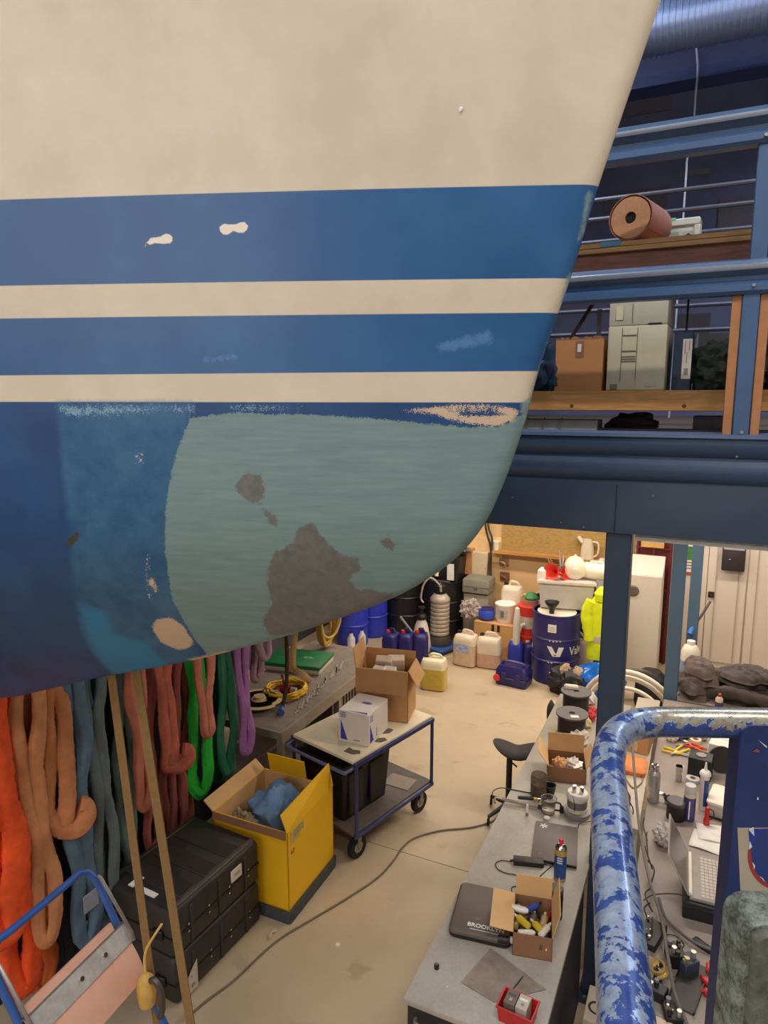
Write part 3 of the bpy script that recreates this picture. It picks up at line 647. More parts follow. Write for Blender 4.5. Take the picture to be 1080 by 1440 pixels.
# ================================================================ benches
ZB = .85; BX0, BX1, BY0, BY1 = -1.05, -.445, 2.42, 5.95
BTOP = NT('grey_bench_top'); a_ = BTOP.noise(4, 6, .65); b_ = BTOP.noise(60, 4, .6); c_ = lin((178, 168, 154))
BTOP.base(BTOP.mix(BTOP.step(BTOP.math('ADD', BTOP.math('MULTIPLY', a_, .7), BTOP.math('MULTIPLY', b_, .3)), .38, .62), tuple(x * .82 for x in c_), tuple(x * 1.08 for x in c_))); BTOP.set(Roughness=.42); BTOP.bump(b_, .05, .002); BTOP = BTOP.m
NAVY = mat((44, 46, 66), .55, var=.15, name='navy_cabinet')
t = thing('workbench', 'long grey topped workbench with dark front running to the blue column', 'bench', ((BX0 + BX1) / 2, (BY0 + BY1) / 2, 0))
hx, hy = (BX1 - BX0) / 2, (BY1 - BY0) / 2
MB().box((-hx, -hy, ZB - .03), (hx, hy, ZB), .004, 2).build('bench_top', BTOP, t)
MB().box((-hx + .02, -hy + .004, ZB - .17), (hx - .01, -hy + .03, ZB - .03)).build('front_apron', BLACKPL, t)
MB().box((-hx + .03, -hy + .03, ZB - .13), (-hx + .05, hy - .02, ZB - .03)).build('side_apron', BLACKPL, t)
MB().box((hx - .03, -hy + .03, .05), (hx - .008, -hy + 1.15, ZB - .03)).build('side_panel', NAVY, t)
MB().box((hx - .03, -hy + 1.6, ZB - .5), (hx - .008, hy - .02, ZB - .03)).build('side_panel', NAVY, t)
for sx in (-hx + .05, hx - .09):
    for sy in (-hy + .05, -.4, hy - .1): MB().box((sx, sy, 0), (sx + .045, sy + .045, ZB - .03), .003).build('leg', BLACKPL, t)
MB().tube(smooth_path([(-hx + .06, -hy + .002, ZB - .08), (-hx + .07, -hy - .022, ZB - .08), (-hx + .13, -hy - .026, ZB - .085), (-hx + .15, -hy + .002, ZB - .09)]), .009, 8).build('pull_handle', GALV, t)
TBX0, TBX1, TBY0, TBY1 = -.41, -.225, 4.15, 6.2
t = thing('narrow_table', 'narrow pale table squeezed between the workbench and the cluttered desk', 'table', ((TBX0 + TBX1) / 2, (TBY0 + TBY1) / 2, 0))
MB().box((-.093, -1.02, ZB - .04), (.093, 1.02, ZB - .01), .003).build('table_top', mat((196, 182, 164), .5, var=.06, name='pale_table_top'), t)
for y in (-.98, .94):
    for x in (-.085, .05): MB().box((x, y, 0), (x + .035, y + .04, ZB - .04)).build('leg', WHITE, t)
DX0, DX1, DY0, DY1 = -.2, .95, 2.45, 6.22
DTOP = mat((150, 136, 126), .5, var=.1, scale=4, bump=.03, name='grey_brown_desk_top')
t = thing('cluttered_desk', 'long grey brown desk behind the blue basket rail covered with tools', 'desk', ((DX0 + DX1) / 2, (DY0 + DY1) / 2, 0))
hx2, hy2 = (DX1 - DX0) / 2, (DY1 - DY0) / 2
MB().box((-hx2, -hy2, ZB - .03), (hx2, hy2, ZB), .004).build('desk_top', DTOP, t)
MB().box((-hx2, -hy2, ZB - .06), (-hx2 + .012, hy2, ZB - .0302)).build('edge_strip', BLACKPL, t)
for sx in (-hx2 + .04, hx2 - .09):
    for sy in (-hy2 + .05, 0, hy2 - .1): MB().box((sx, sy, 0), (sx + .05, sy + .05, ZB - .03)).build('leg', GALV, t)
# paper with handwriting hanging on the navy panel side, seen between bench and rail
p = az(838, 1420, .55)
t = thing('paper_note', 'beige paper with black handwritten letters beside the blue rail', 'paper', (p.x, p.y, 0))
MB().box((-.05, -.08, 0), (.12, .14, .55), .004).build('paper_box', mat((186, 168, 146), .8, name='beige_note_paper'), t)
text('CK', .11, INK, t, loc=(.03, .0, .5515), rot=(0, 0, R(-10)))

# ---------------------------------------------------------------- things on the workbench
def open_box(name, label, loc, rz, w, d, h, m, flaps, cat='box', th=.004, inner=CARDIN, group=None, par=None):
    """flaps: (side, length, angle from upright outward in degrees)"""
    t = thing(name, label, cat, loc, rz, group)
    b = MB(); b.box((-w / 2, -d / 2, 0), (w / 2, d / 2, th))
    b.box((-w / 2, -d / 2, 0), (w / 2, -d / 2 + th, h)); b.box((-w / 2, d / 2 - th, 0), (w / 2, d / 2, h)); b.box((-w / 2, -d / 2, 0), (-w / 2 + th, d / 2, h)); b.box((w / 2 - th, -d / 2, 0), (w / 2, d / 2, h))
    b.build('carton', m, t, 0)
    for side_, ln, ang in flaps:
        rz_ = {'s': 0, 'e': 90, 'n': 180, 'w': 270}[side_]; dist = (d if side_ in 'sn' else w) / 2; wid = (w if side_ in 'sn' else d)
        f = MB(); f.M = Matrix.Rotation(R(rz_), 4, 'Z') @ Matrix.Translation((0, -dist, h)) @ Matrix.Rotation(R(ang), 4, 'X')
        f.box((-wid / 2 + .003, 0, 0), (wid / 2 - .003, th, ln)); f.build('flap', inner, t, 0)
    return t
def lathe_thing(name, label, cat, loc, parts, n=20, rz=0, group=None):
    t = thing(name, label, cat, loc, rz, group)
    for nm, prof, m in parts: MB().lathe(prof, n).build(nm, m, t)
    return t
# box of tubes
c = (az(640 + 80, 1345, ZB) + az(776, 1353, ZB)) / 2; dv = az(776, 1353, ZB) - az(720, 1343, ZB); rz = math.atan2(dv.y, dv.x)
w = dv.length; ctr = c + Vector((-math.sin(rz), math.cos(rz), 0)) * .14
bx = open_box('cardboard_box', 'small open brown box full of tubes and bottles on the near bench', (ctr.x, ctr.y, ZB), rz, w, .27, .12, CARDDK, [('n', .12, -4), ('w', .11, 84), ('e', .13, 14)])
bx.location.z = ZB
text('JJ', .03, INK, bx, loc=(.04, -.1355, .07), rot=(R(90), 0, 0))
cols = [((236, 226, 206), 'white'), ((206, 186, 96), 'yellowish'), ((40, 42, 60), 'black'), ((58, 86, 176), 'blue'), ((220, 190, 50), 'yellow'), ((240, 236, 230), 'clean white'), ((120, 110, 100), 'grey'), ((190, 168, 120), 'beige'), ((70, 60, 56), 'dark'), ((200, 60, 60), 'red')]
spots = [(-.05, -.09, 20, 0), (.03, -.1, 160, 5), (-.06, .0, 80, 1), (.0, -.03, 40, 2), (.05, -.02, 110, 3), (-.03, .06, 60, 7), (.04, .05, 140, 8), (.0, .02, 95, 6), (-.02, -.06, 10, 4), (.06, .08, 70, 9), (-.06, .08, 120, 1), (.05, -.08, 75, 0), (-.02, -.1, 25, 0), (.02, -.06, 140, 4), (-.05, .03, 5, 5), (.045, .0, 95, 7), (.0, .07, 60, 3), (-.045, -.045, 150, 4)]
for k, (dx, dy, ang, ci) in enumerate(spots):
    rgb, nm = cols[ci]; P = Vector(ctr) + Matrix.Rotation(rz, 3, 'Z') @ Vector((dx * w / .16, dy, 0))
    t = thing('sealant_tube', '%s tube lying in the near brown box, %s' % (nm, ['front left corner', 'front right', 'left side', 'middle', 'right of the middle', 'back left', 'back right', 'centre', 'front middle', 'back right corner', 'back left corner', 'on top at the front right', 'on top at the front left', 'on top in front of the middle', 'on top at the left', 'on top at the right', 'on top at the back', 'on top near the left front'][k]), 'tube', (P.x, P.y, ZB + (.045 + .014 * (k % 4) if k < 11 else .1 + .008 * (k % 3))), R(ang), 'tubes in the near brown box')
    MB().tube([(-.05, 0, 0), (-.045, 0, 0), (.02, 0, 0), (.035, 0, 0)], [.004, .016, .017, .008], 12).build('tube_body', mat(rgb, .4, name='tube_skin'), t)
    MB().cyl((.035, 0, 0), (.055, 0, 0), .008, .006, 10).build('cap', mat((220, 214, 200) if k % 2 else (34, 32, 34), .4, name='tube_cap'), t)
# black padded bag with lettering
P4 = [az(625, 1312, ZB + .02), az(712, 1332, ZB + .02), az(735, 1262, ZB + .02), az(652, 1246, ZB + .02)]; c = sum(P4, Vector()) / 4; d = P4[1] - P4[0]; rz = math.atan2(d.y, d.x)
t = thing('padded_case', 'flat dark grey padded case with white lettering on the near bench', 'case', (c.x, c.y, ZB), rz)
hw, hd = d.length / 2, (P4[3] - P4[0]).length / 2
MB().loft([(0, hw - .01, hd - .01, .03), (.012, hw, hd, .03), (.028, hw, hd, .03)], 6).build('case_body', BLACKPL, t)
MB().loft([(.028, hw, hd, .03), (.042, hw, hd, .03), (.052, hw - .01, hd - .012, .03)], 6).build('case_lid', mat((104, 92, 84), .55, var=.06, name='dark_grey_nylon'), t)
text('BROOKLYN', .034, PAPER, t, loc=(.025, -hd + .055, .0523), bold=.0008); MB().box((-.05, -hd + .026, .052), (.1, -hd + .031, .0526)).build('print_line', mat((206, 198, 192), .7, name='pale_print'), t)
text('A /', .02, mat((160, 150, 144), .7, name='faint_print'), t, loc=(-.02, -hd + .1, .0523))
MB().cyl((hw - .06, -hd + .012, .045), (hw - .01, -hd + .016, .045), .02, n=14).build('corner_roll', BLACKPL, t)
# closed laptop
P4 = [az(741, 1206, ZB + .02), az(805, 1218, ZB + .02), az(818, 1164, ZB + .02), az(760, 1156, ZB + .02)]; c = sum(P4, Vector()) / 4; d = P4[1] - P4[0]; rz = math.atan2(d.y, d.x); hw, hd = d.length / 2, (P4[3] - P4[0]).length / 2
t = thing('laptop', 'closed dark grey laptop with white stickers on the workbench', 'laptop', (c.x, c.y, ZB), rz)
MB().box((-hw, -hd, .004), (hw, hd, .016), .004, 2).build('base', BLACKPL, t); MB().box((-hw, -hd, .017), (hw, hd, .024), .003, 2).build('lid', mat((106, 94, 88), .5, var=.04, name='grey_laptop_lid'), t)
for k in range(6):
    a = R(60 * k + 15); MB().at((-hw + .05, hd - .045, .0241), a).box((.004, -.003, 0), (.024, .004, .0008)).build('sticker', PAPER, t)
MB().at((-hw + .045, -hd + .05, .0241), R(40)).box((-.012, -.004, 0), (.012, .004, .0008)).build('sticker', GREYINK, t)
for k in (-.7, .7): MB().cyl((k * hw - .02, hd, .014), (k * hw + .02, hd, .014), .006, n=8).build('hinge', BLACKPL, t)
lc = MB().tube(smooth_path([az(813, 1164, ZB + .01), az(815, 1158, ZB + .01), az(824, 1156, ZB + .01), az(845, 1157, ZB + .006), (-.44, 4.02, ZB - .1)]), .003, 6).build('laptop_cable', BLACKPL); tag(lc, 'thin black cable leaving the closed laptop towards the rail', 'cable')
# spray can
p = az(787, 1236, ZB)
lathe_thing('spray_can', 'blue spray can with silver shoulder and red cap beside the closed laptop', 'can', (p.x, p.y, ZB), [('can_body', [(.031, 0), (.033, .003), (.033, .02)], mat((196, 150, 90), .35, name='copper_band')), ('label_wrap', [(.0332, .02), (.0332, .155)], mat((44, 82, 150), .35, var=.25, scale=40, name='blue_can_label')), ('gold_band', [(.0332, .155), (.0332, .185)], mat((206, 170, 70), .35, .2, name='gold_band')), ('shoulder', [(.033, .185), (.03, .2), (.018, .212), (.013, .214)], CHROME), ('cap', [(.012, .214), (.012, .238), (.009, .242), (.001, .242)], mat((220, 40, 60), .4, name='red_cap'))])
tc = [o for o in bpy.data.objects if o.get('label', '').startswith('blue spray can')][0]
for k in range(3): MB().at((0, 0, 0)).box((-.012, -.0345, .115 + k * .014), (.016, -.0325, .121 + k * .014)).build('label_print', PAPER, tc)
# black round speaker-like canister
p = az(780, 1288, ZB)
lathe_thing('black_canister', 'black ribbed round canister behind the near brown box', 'canister', (p.x, p.y, ZB), [('body', [(.036, 0), (.038, .004), (.038, .14), (.036, .143)], BLACKPL), ('lid', [(.0385, .143), (.0385, .158), (.036, .162), (.001, .162)], mat((84, 78, 76), .5, name='grey_black_lid'))], 28)
# power adapter and its lead
P0, P1 = az(722, 1213, ZB), az(764, 1217, ZB); c = (P0 + P1) / 2; d = P1 - P0
t = thing('power_adapter', 'black rectangular power adapter with thin lead in front of closed laptop', 'adapter', (c.x, c.y, ZB), math.atan2(d.y, d.x))
MB().box((-d.length / 2, -.028, 0), (d.length / 2, .028, .03), .004, 2).build('brick_body', BLACKPL, t); MB().box((-.02, -.02, .0298), (.03, .01, .0306)).build('rating_label', mat((56, 54, 54), .6, name='dark_label'), t)
for k in (-1, 1): MB().cyl((k * d.length / 2, 0, .014), (k * (d.length / 2 + .02), 0, .012), .006, .004, 8).build('strain_relief', BLACKPL, t)
L_ = lambda pts, z=ZB + .004: smooth_path([az(x, y, z) for x, y in pts])
def cable(name, label, pts, r=.0028, m=None, z=ZB + .004): return tag(MB().tube(L_(pts, z), r, 6).build(name, m or BLACKPL), label, 'cable')
cable('adapter_cable', 'thin dark cable looping left from the power adapter', [(720, 1212), (706, 1210), (697, 1214), (700, 1222), (712, 1228), (724, 1230), (734, 1236), (739, 1247), (730, 1246), (720, 1248), (722, 1258), (733, 1268)])
cable('mains_cable', 'thin dark cable from adapter to the near brown box', [(778, 1216), (766, 1226), (756, 1236), (748, 1248), (744, 1262)])
# little things
p = az(614, 1362, ZB); lathe_thing('rubber_stopper', 'tiny black stopper standing alone on the near left bench corner', 'stopper', (p.x, p.y, ZB), [('grip', [(.01, 0), (.0115, .002), (.0115, .022), (.009, .026)], BLACKPL), ('top', [(.009, .026), (.006, .028), (.001, .028)], mat((100, 96, 90), .4, name='worn_knob_top'))], 14)
p = az(629, 1388, ZB); tag(MB().at((p.x, p.y, ZB)).loft([(0, .004, .003, .002), (.004, .003, .002, .002)]).build('white_crumb', WHITE), 'tiny white crumb near the front edge of the workbench', 'crumb')
P4 = [az(648, 1382, ZB), az(695, 1410, ZB), az(768, 1392, ZB), az(690, 1334, ZB)]
b = MB(); vs = [[(q.x, q.y, ZB + z) for q in P4] for z in (.0005, .004)]; b.rings(vs); t = tag(b.build('abrasive_sheet', mat((150, 134, 118), .9, var=.25, scale=14, bump=.3, bscale=300, name='worn_abrasive')), 'worn grey brown sanding sheet lying at the near end of the bench', 'sheet')
q0, q1 = az(722, 1390, ZB + .006), az(736, 1372, ZB + .012); tag(MB().tube([q0, q0.lerp(q1, .8), q1], [.003, .003, .001], 8).build('small_punch', mat((86, 80, 76), .4, .6, name='dark_tool_steel')), 'small dark steel punch lying on the sanding sheet', 'tool')
# red bin with two small boxes
c = az(728, 1427, ZB + .02); d = az(752, 1437, ZB) - az(700, 1413, ZB); rz = math.atan2(d.y, d.x)
t = thing('parts_bin', 'open red plastic parts bin at the near bench end', 'bin', (c.x, c.y, ZB), rz); w, dd, h = .075, .055, .075
for nm, rings in (('bin_shell', [[(-w + .008, -dd + .006, 0), (w - .008, -dd + .006, 0), (w - .008, dd - .006, 0), (-w + .008, dd - .006, 0)], [(-w, -dd, h), (w, -dd, h), (w, dd, h), (-w, dd, h)], [(-w + .003, -dd + .003, h), (w - .003, -dd + .003, h), (w - .003, dd - .003, h), (-w + .003, dd - .003, h)], [(-w + .011, -dd + .009, .003), (w - .011, -dd + .009, .003), (w - .011, dd - .009, .003), (-w + .011, dd - .009, .003)]]),):
    MB().rings(rings).build(nm, RED, t, 0)
MB().rings([[(-w - .004, -dd - .004, h - .006), (w + .004, -dd - .004, h - .006), (w + .004, dd + .004, h - .006), (-w - .004, dd + .004, h - .006)], [(-w - .004, -dd - .004, h), (w + .004, -dd - .004, h), (w + .004, dd + .004, h), (-w - .004, dd + .004, h)], [(-w, -dd, h), (w, -dd, h), (w, dd, h), (-w, dd, h)], [(-w, -dd, h - .006), (w, -dd, h - .006), (w, dd, h - .006), (-w, dd, h - .006)]], closed=True).build('bin_rim', RED, t, 0)
M3 = Matrix.Rotation(rz, 3, 'Z')
for k, (dx, m, lb) in enumerate(((-.03, mat((120, 104, 92), .7, name='grey_brown_carton'), 'grey brown small carton in the red bin, the left one'), (.022, mat((196, 184, 168), .7, name='pale_carton'), 'pale small carton in the red bin, the right one'))):
    P = c + M3 @ Vector((dx, .004, 0)); s = thing('small_carton', lb, 'box', (P.x, P.y, ZB + .005), rz, 'cartons in the red bin')
    MB().box((-.024, -.038, 0), (.024, .038, .084), .001).build('carton', m, s); MB().box((-.018, .005, .0838), (.016, .018, .0845)).build('label', PAPER if k else mat((90, 80, 74), .7, name='brown_label'), s)
    text('|||', .016, PAPER if not k else INK, s, loc=(0, -.012, .0846))
# mid bench: open box with foil, jar, cup, measuring cup, pump can, tools
P0, P1 = az(770, 1098, ZB), az(824, 1104, ZB); d = P1 - P0; rz = math.atan2(d.y, d.x); c = (P0 + P1) / 2 + Vector((-math.sin(rz), math.cos(rz), 0)) * .12
open_box('cardboard_box', 'open brown carton with crumpled foil inside, farther along the bench', (c.x, c.y, ZB), rz, d.length, .24, .11, CARDDK, [('n', .14, -3), ('w', .12, 35), ('e', .1, 30)])
for k, (dx, dy, s, m) in enumerate(((-.04, -.02, .05, mat((214, 160, 110), .7, name='tan_crumple')), (.05, 0, .06, mat((226, 216, 206), .4, .2, name='foil_crumple')))):
    tag(MB().at((c.x + dx, c.y + dy, ZB + .05)).blob((0, 0, .03), (s, s, .045), k + 3, .5, 3.5).build('packing_crumple', m, smooth=0), ['tan packing paper crumpled in the farther open carton', 'silvery foil crumpled in the farther open carton'][k], 'packing')
p = az(757, 1118, ZB); lathe_thing('glass_jar', 'cylindrical clear jar of small parts beside the farther open carton', 'jar', (p.x, p.y, ZB), [('glass', [(.05, 0), (.054, .004), (.054, .14), (.05, .15), (.046, .15), (.05, .138), (.05, .006)], mat((176, 164, 146), .1, trans=.85, name='greyish_jar_glass')), ('contents', [(.048, .006), (.048, .05), (.03, .075), (.001, .07)], mat((170, 128, 94), .6, var=.6, scale=50, name='mixed_small_parts'))])
p = az(773, 1116, ZB); lathe_thing('black_cup', 'black cup behind the clear measuring cup', 'cup', (p.x, p.y, ZB), [('cup_body', [(.03, 0), (.04, .06), (.043, .065), (.036, .063), (.028, .006), (.001, .005)], BLACKPL)])
p = az(771, 1142, ZB); t = lathe_thing('measuring_cup', 'clear measuring cup holding white liquid on the bench', 'cup', (p.x, p.y, ZB), [('cup_wall', [(.038, 0), (.042, .004), (.05, .095), (.053, .098), (.048, .095), (.039, .005), (.001, .004)], CLEAR), ('white_liquid', [(.038, .006), (.0405, .03), (.001, .03)], WHITEPL)]); MB().tube(smooth_path([(.048, 0, .08), (.075, 0, .075), (.075, 0, .035), (.043, 0, .025)]), .006, 8).build('handle', BLACKPL, t)
p = az(783, 1141, ZB); tag(MB().at((p.x + .03, p.y, ZB)).box((-.012, -.01, 0), (.012, .01, .045), .004, 2).build('black_lighter', BLACKPL), 'small black lighter standing right of the measuring cup', 'lighter')
p = az(811, 1144, ZB); t = lathe_thing('white_pump', 'white round canister with two chrome spouts on a grey base', 'canister', (p.x, p.y, ZB), [('base', [(.082, 0), (.086, .006), (.084, .028), (.07, .034)], mat((160, 150, 148), .4, name='grey_base_ring')), ('body', [(.066, .034), (.066, .05), (.062, .052), (.062, .11), (.066, .112), (.066, .12)], WHITEPL), ('grey_band', [(.0628, .056), (.0628, .104)], mat((128, 120, 116), .4, name='grey_band')), ('top', [(.07, .12), (.07, .14), (.06, .152), (.001, .156)], WHITE)], 24)
for x in (-.02, .026): MB().cyl((x, -.01, .15), (x, -.01, .195), .014, .012).build('spout', CHROME, t)
MB().tube(smooth_path([(-.02, -.064, .15), (-.005, -.072, .1), (-.004, -.07, .05)]), .002, 6).build('wire_clip', BLACKPL, t)
p = az(741, 1147, ZB); t = thing('marker_pen', 'white marker pen with grey cap standing upright on the bench', 'pen', (p.x, p.y, ZB)); MB().lathe([(.009, 0), (.009, .02), (.0085, .022)], 12).build('cap', mat((120, 110, 104), .4, name='pen_cap'), t); MB().lathe([(.008, .022), (.008, .075), (.004, .08)], 12).build('barrel', WHITE, t)
p = az(769, 1153, ZB); tag(MB().at((p.x, p.y, ZB)).blob((0, 0, .012), (.02, .016, .014), 3, .2).build('paper_wad', PAPER), 'small white paper wad behind the closed laptop', 'paper')
a, b = az(706, 1124, ZB + .02), az(762, 1137, ZB + .012)
t = thing('caulking_gun', 'long grey caulking gun lying across the bench edge', 'tool', (a.x, a.y, ZB)); d = b - a; d.z = 0
MB().cyl((0, 0, .022), d + Vector((0, 0, .02)), .011, n=10).build('barrel', mat((150, 140, 124), .4, .5, name='grey_tool_metal'), t); MB().cyl(d * .9 + Vector((0, 0, .02)), d * 1.12 + Vector((0, 0, .02)), .014, n=10).build('end_grip', BLACKPL, t); MB().tube(smooth_path([(0, 0, .02), (-.04, -.02, .03), (-.03, -.06, .02)]), .007, 8).build('trigger', GALV, t)
a, b = az(728, 1125, ZB + .012), az(760, 1127, ZB + .012); d = b - a; t = thing('screwdriver', 'screwdriver with black grip and yellow collar lying on the bench', 'tool', (a.x, a.y, ZB)); MB().tube([Vector((0, 0, .03)), d * .1 + Vector((0, 0, .03)), d * .7 + Vector((0, 0, .03))], [.008, .012, .011], 10).build('grip', BLACKPL, t); MB().cyl(d * .7 + Vector((0, 0, .03)), d * .85 + Vector((0, 0, .03)), .011, .006, 10).build('collar', mat((226, 176, 50), .4, name='yellow_collar'), t); MB().cyl(d * .85 + Vector((0, 0, .03)), d * 1.3 + Vector((0, 0, .03)), .003, n=8).build('shank', CHROME, t)
cable('black_wire', 'stiff black wire arching over the caulking gun to the black cup', [(692, 1118), (694, 1112), (704, 1108), (718, 1110), (740, 1114), (756, 1117), (760, 1122), (757, 1128)], .0035)

# ================================================================ desk on the right, seen through the rail
def put(px, py, z=ZB): return az(px, py, z)
# laptop on a black dock, screen seen edge on
zk = ZB + .115
k0, k1 = az(970, 1258, zk), az(969, 1200, zk)
ydir = (k1 - k0); rz = math.atan2(ydir.y, ydir.x) - R(90); LN = ydir.length + .03; c = (k0 + k1) / 2
DK = c + Matrix.Rotation(rz, 3, 'Z') @ Vector((.13, 0, 0))
t = thing('docking_case', 'black case under the open laptop on the cluttered desk', 'case', (DK.x, DK.y, ZB), rz)
MB().box((-.16, -LN / 2 - .02, 0), (.2, LN / 2 + .03, .095), .008, 2).build('case_body', mat((34, 30, 32), .5, name='black_case'), t); MB().box((-.162, -LN / 2 - .023, .07), (.2, LN / 2 + .03, .078)).build('case_seam', BLACKPL2, t)
t = thing('open_laptop', 'open laptop with grey keys standing on a black case', 'laptop', (c.x, c.y, ZB + .095), rz)
MB().box((0, -LN / 2, 0), (.25, LN / 2, .018), .004, 2).build('base', mat((150, 138, 130), .45, name='laptop_grey'), t)
MB().cyl((.004, -LN / 2 + .015, .022), (.004, LN / 2 - .015, .022), .011, n=12).build('hinge_bar', WHITEPL, t)
for i in range(5):
    for j in range(13): MB().box((.055 + i * .02, -LN / 2 + .02 + j * (LN - .04) / 13, .018), (.071 + i * .02, -LN / 2 + .02 + (j + .82) * (LN - .04) / 13, .0205)).build('key', mat((196, 182, 168), .6, name='pale_key'), t)
MB().box((.175, -.05, .018), (.23, .05, .019)).build('touchpad', mat((170, 156, 146), .4, name='touchpad_grey'), t)
s = MB(); s.M = Matrix.Translation((0, 0, .02)) @ Matrix.Rotation(R(-28), 4, 'Y'); s.box((-.008, -LN / 2, .005), (0, LN / 2, .235), .003, 2).build('screen_lid', mat((168, 156, 148), .5, name='laptop_lid_grey'), t)
s = MB(); s.M = Matrix.Translation((0, 0, .02)) @ Matrix.Rotation(R(-28), 4, 'Y'); s.box((0, -LN / 2 + .01, .015), (.001, LN / 2 - .01, .225)).build('screen', mat((88, 78, 76), .2, name='dark_screen'), t)
p = put(918, 1126); lathe_thing('steel_bottle', 'slim stainless steel bottle on the desk edge', 'bottle', (p.x, p.y, ZB), [('bottle_body', [(.034, 0), (.038, .006), (.038, .19), (.034, .205), (.024, .215), (.022, .22)], STEEL), ('cap', [(.024, .22), (.026, .224), (.026, .25), (.022, .258), (.012, .26), (.012, .25), (.001, .25)], CHROME)], 22)
p = put(954, 1098); lathe_thing('steel_beaker', 'small polished steel beaker in front of the black reel', 'beaker', (p.x, p.y, ZB), [('beaker_wall', [(.02, 0), (.022, .1), (.026, .112), (.022, .11), (.019, .005), (.001, .004)], CHROME)], 16)
p = put(950, 1150); t = lathe_thing('black_tin', 'round black tin behind the open laptop', 'tin', (p.x, p.y, ZB), [('tin_body', [(.056, 0), (.057, .003), (.057, .1)], BLACKPL), ('lid', [(.059, .1), (.059, .118), (.056, .121), (.001, .121)], mat((74, 68, 68), .35, name='dark_lid'))], 24)
p = put(968, 1152); t = lathe_thing('foam_can', 'purple foam can with cream top standing on the desk', 'can', (p.x, p.y, ZB), [('can_body', [(.034, 0), (.036, .004), (.036, .16)], mat((72, 62, 120), .35, var=.3, scale=40, name='purple_can_label')), ('cream_band', [(.0365, .16), (.0365, .175), (.034, .18)], mat((216, 200, 150), .4, name='cream_band')), ('clear_cap', [(.034, .18), (.033, .23), (.03, .235), (.001, .235)], HAZY)], 20)
MB().box((-.003, -.038, .02), (.004, -.0355, .14)).build('white_stripe', PAPER, t)
p = put(988, 1137); t = lathe_thing('sealant_cartridge', 'standing white sealant cartridge with dark blue label', 'cartridge', (p.x, p.y, ZB), [('cartridge_tube', [(.026, 0), (.027, .003), (.027, .235)], WHITEPL), ('nozzle_cap', [(.034, .235), (.034, .248), (.026, .262), (.012, .27), (.009, .28), (.005, .32), (.001, .32)], WHITE)], 20)
MB().rings([[(.0275 * math.cos(R(a)), .0275 * math.sin(R(a)), z) for a in range(-95, 40, 9)] for z in (.03, .21)], cyc=False, cap=False).build('blue_label', mat((40, 72, 140), .45, name='dark_blue_label'), t)
p = put(993, 1160); t = thing('red_torch', 'small red pocket torch with black strap on the desk', 'torch', (p.x, p.y, ZB)); MB().lathe([(.016, 0), (.018, .004), (.018, .04), (.013, .05), (.013, .11), (.009, .118), (.001, .118)], 14).build('torch_body', RED, t); MB().tube(smooth_path([(.012, 0, .11), (.034, .0, .1), (.036, 0, .06), (.017, 0, .04)]), .004, 6).build('strap', BLACKPL, t)
# black reel with flange and leaning disc
p = put(984, 1090); t = thing('black_reel', 'squat black box reel with round hole in top on the desk', 'reel', (p.x, p.y, ZB), R(-6)); MB().box((-.075, -.07, 0), (.075, .07, .15), .006, 2).build('reel_body', BLACKPL, t); MB().lathe([(.018, .15), (.034, .15), (.034, .156), (.018, .156)], 20).build('hole_ring', mat((150, 136, 128), .5, name='grey_ring'), t); MB().lathe([(.001, .151), (.0175, .151)], 16, cap=False).build('hole', RUBBER, t)
p = put(1003, 1085); t = thing('black_disc', 'round black disc leaning against the black reel', 'disc', (p.x, p.y + .03, ZB)); b = MB(); b.M = Matrix.Translation((.045, 0, .09)) @ Matrix.Rotation(R(72), 4, 'X') @ Matrix.Rotation(R(20), 4, 'Y'); b.lathe([(.018, 0), (.09, 0), (.093, .006), (.09, .014), (.018, .014)], 28).build('disc_plate', BLACKPL2, t); b = MB(); b.M = Matrix.Translation((.045, 0, .09)) @ Matrix.Rotation(R(72), 4, 'X') @ Matrix.Rotation(R(20), 4, 'Y'); b.lathe([(.001, .002), (.017, .002), (.017, .012), (.001, .012)], 14).build('hub', STEEL, t)
# pliers and coloured tools
def pliers(px, py, rz, m, label, s=1.0):
    p = put(px, py); t = thing('pliers', label, 'pliers', (p.x, p.y, ZB), rz, 'coloured pliers at the desk end')
    for k in (-1, 1): MB().tube(smooth_path([(0, 0, .012), (.04 * s, .02 * k * s, .012), (.13 * s, .03 * k * s, .012)]), [.008] * 13, 8).build('handle', m, t)
    MB().tube([(.0, 0, .012), (-.03 * s, 0, .012), (-.06 * s, 0, .012)], [.012, .012, .004], 8).build('jaws', STEEL, t); return t
pliers(950, 1060, R(60), mat((246, 200, 30), .45, name='yellow_grip'), 'yellow handled pliers lying open on the desk')
pliers(958, 1062, R(170), mat((246, 200, 30), .45, name='yellow_grip'), 'yellow handled cutters lying beside the black reel')
pliers(960, 1050, R(20), RED, 'red handled pliers behind the yellow ones')
pliers(968, 1047, R(-30), mat((230, 110, 40), .45, name='orange_grip'), 'orange handled pliers behind the black reel')
p = put(978, 1046); t = lathe_thing('tape_roll', 'white tape roll lying behind the black reel', 'tape', (p.x, p.y, ZB), [('tape', [(.022, 0), (.04, 0), (.04, .04), (.022, .04), (.022, 0)], WHITEPL), ('core', [(.018, 0), (.0215, 0), (.0215, .041), (.018, .041), (.018, 0)], CARD)], 20)
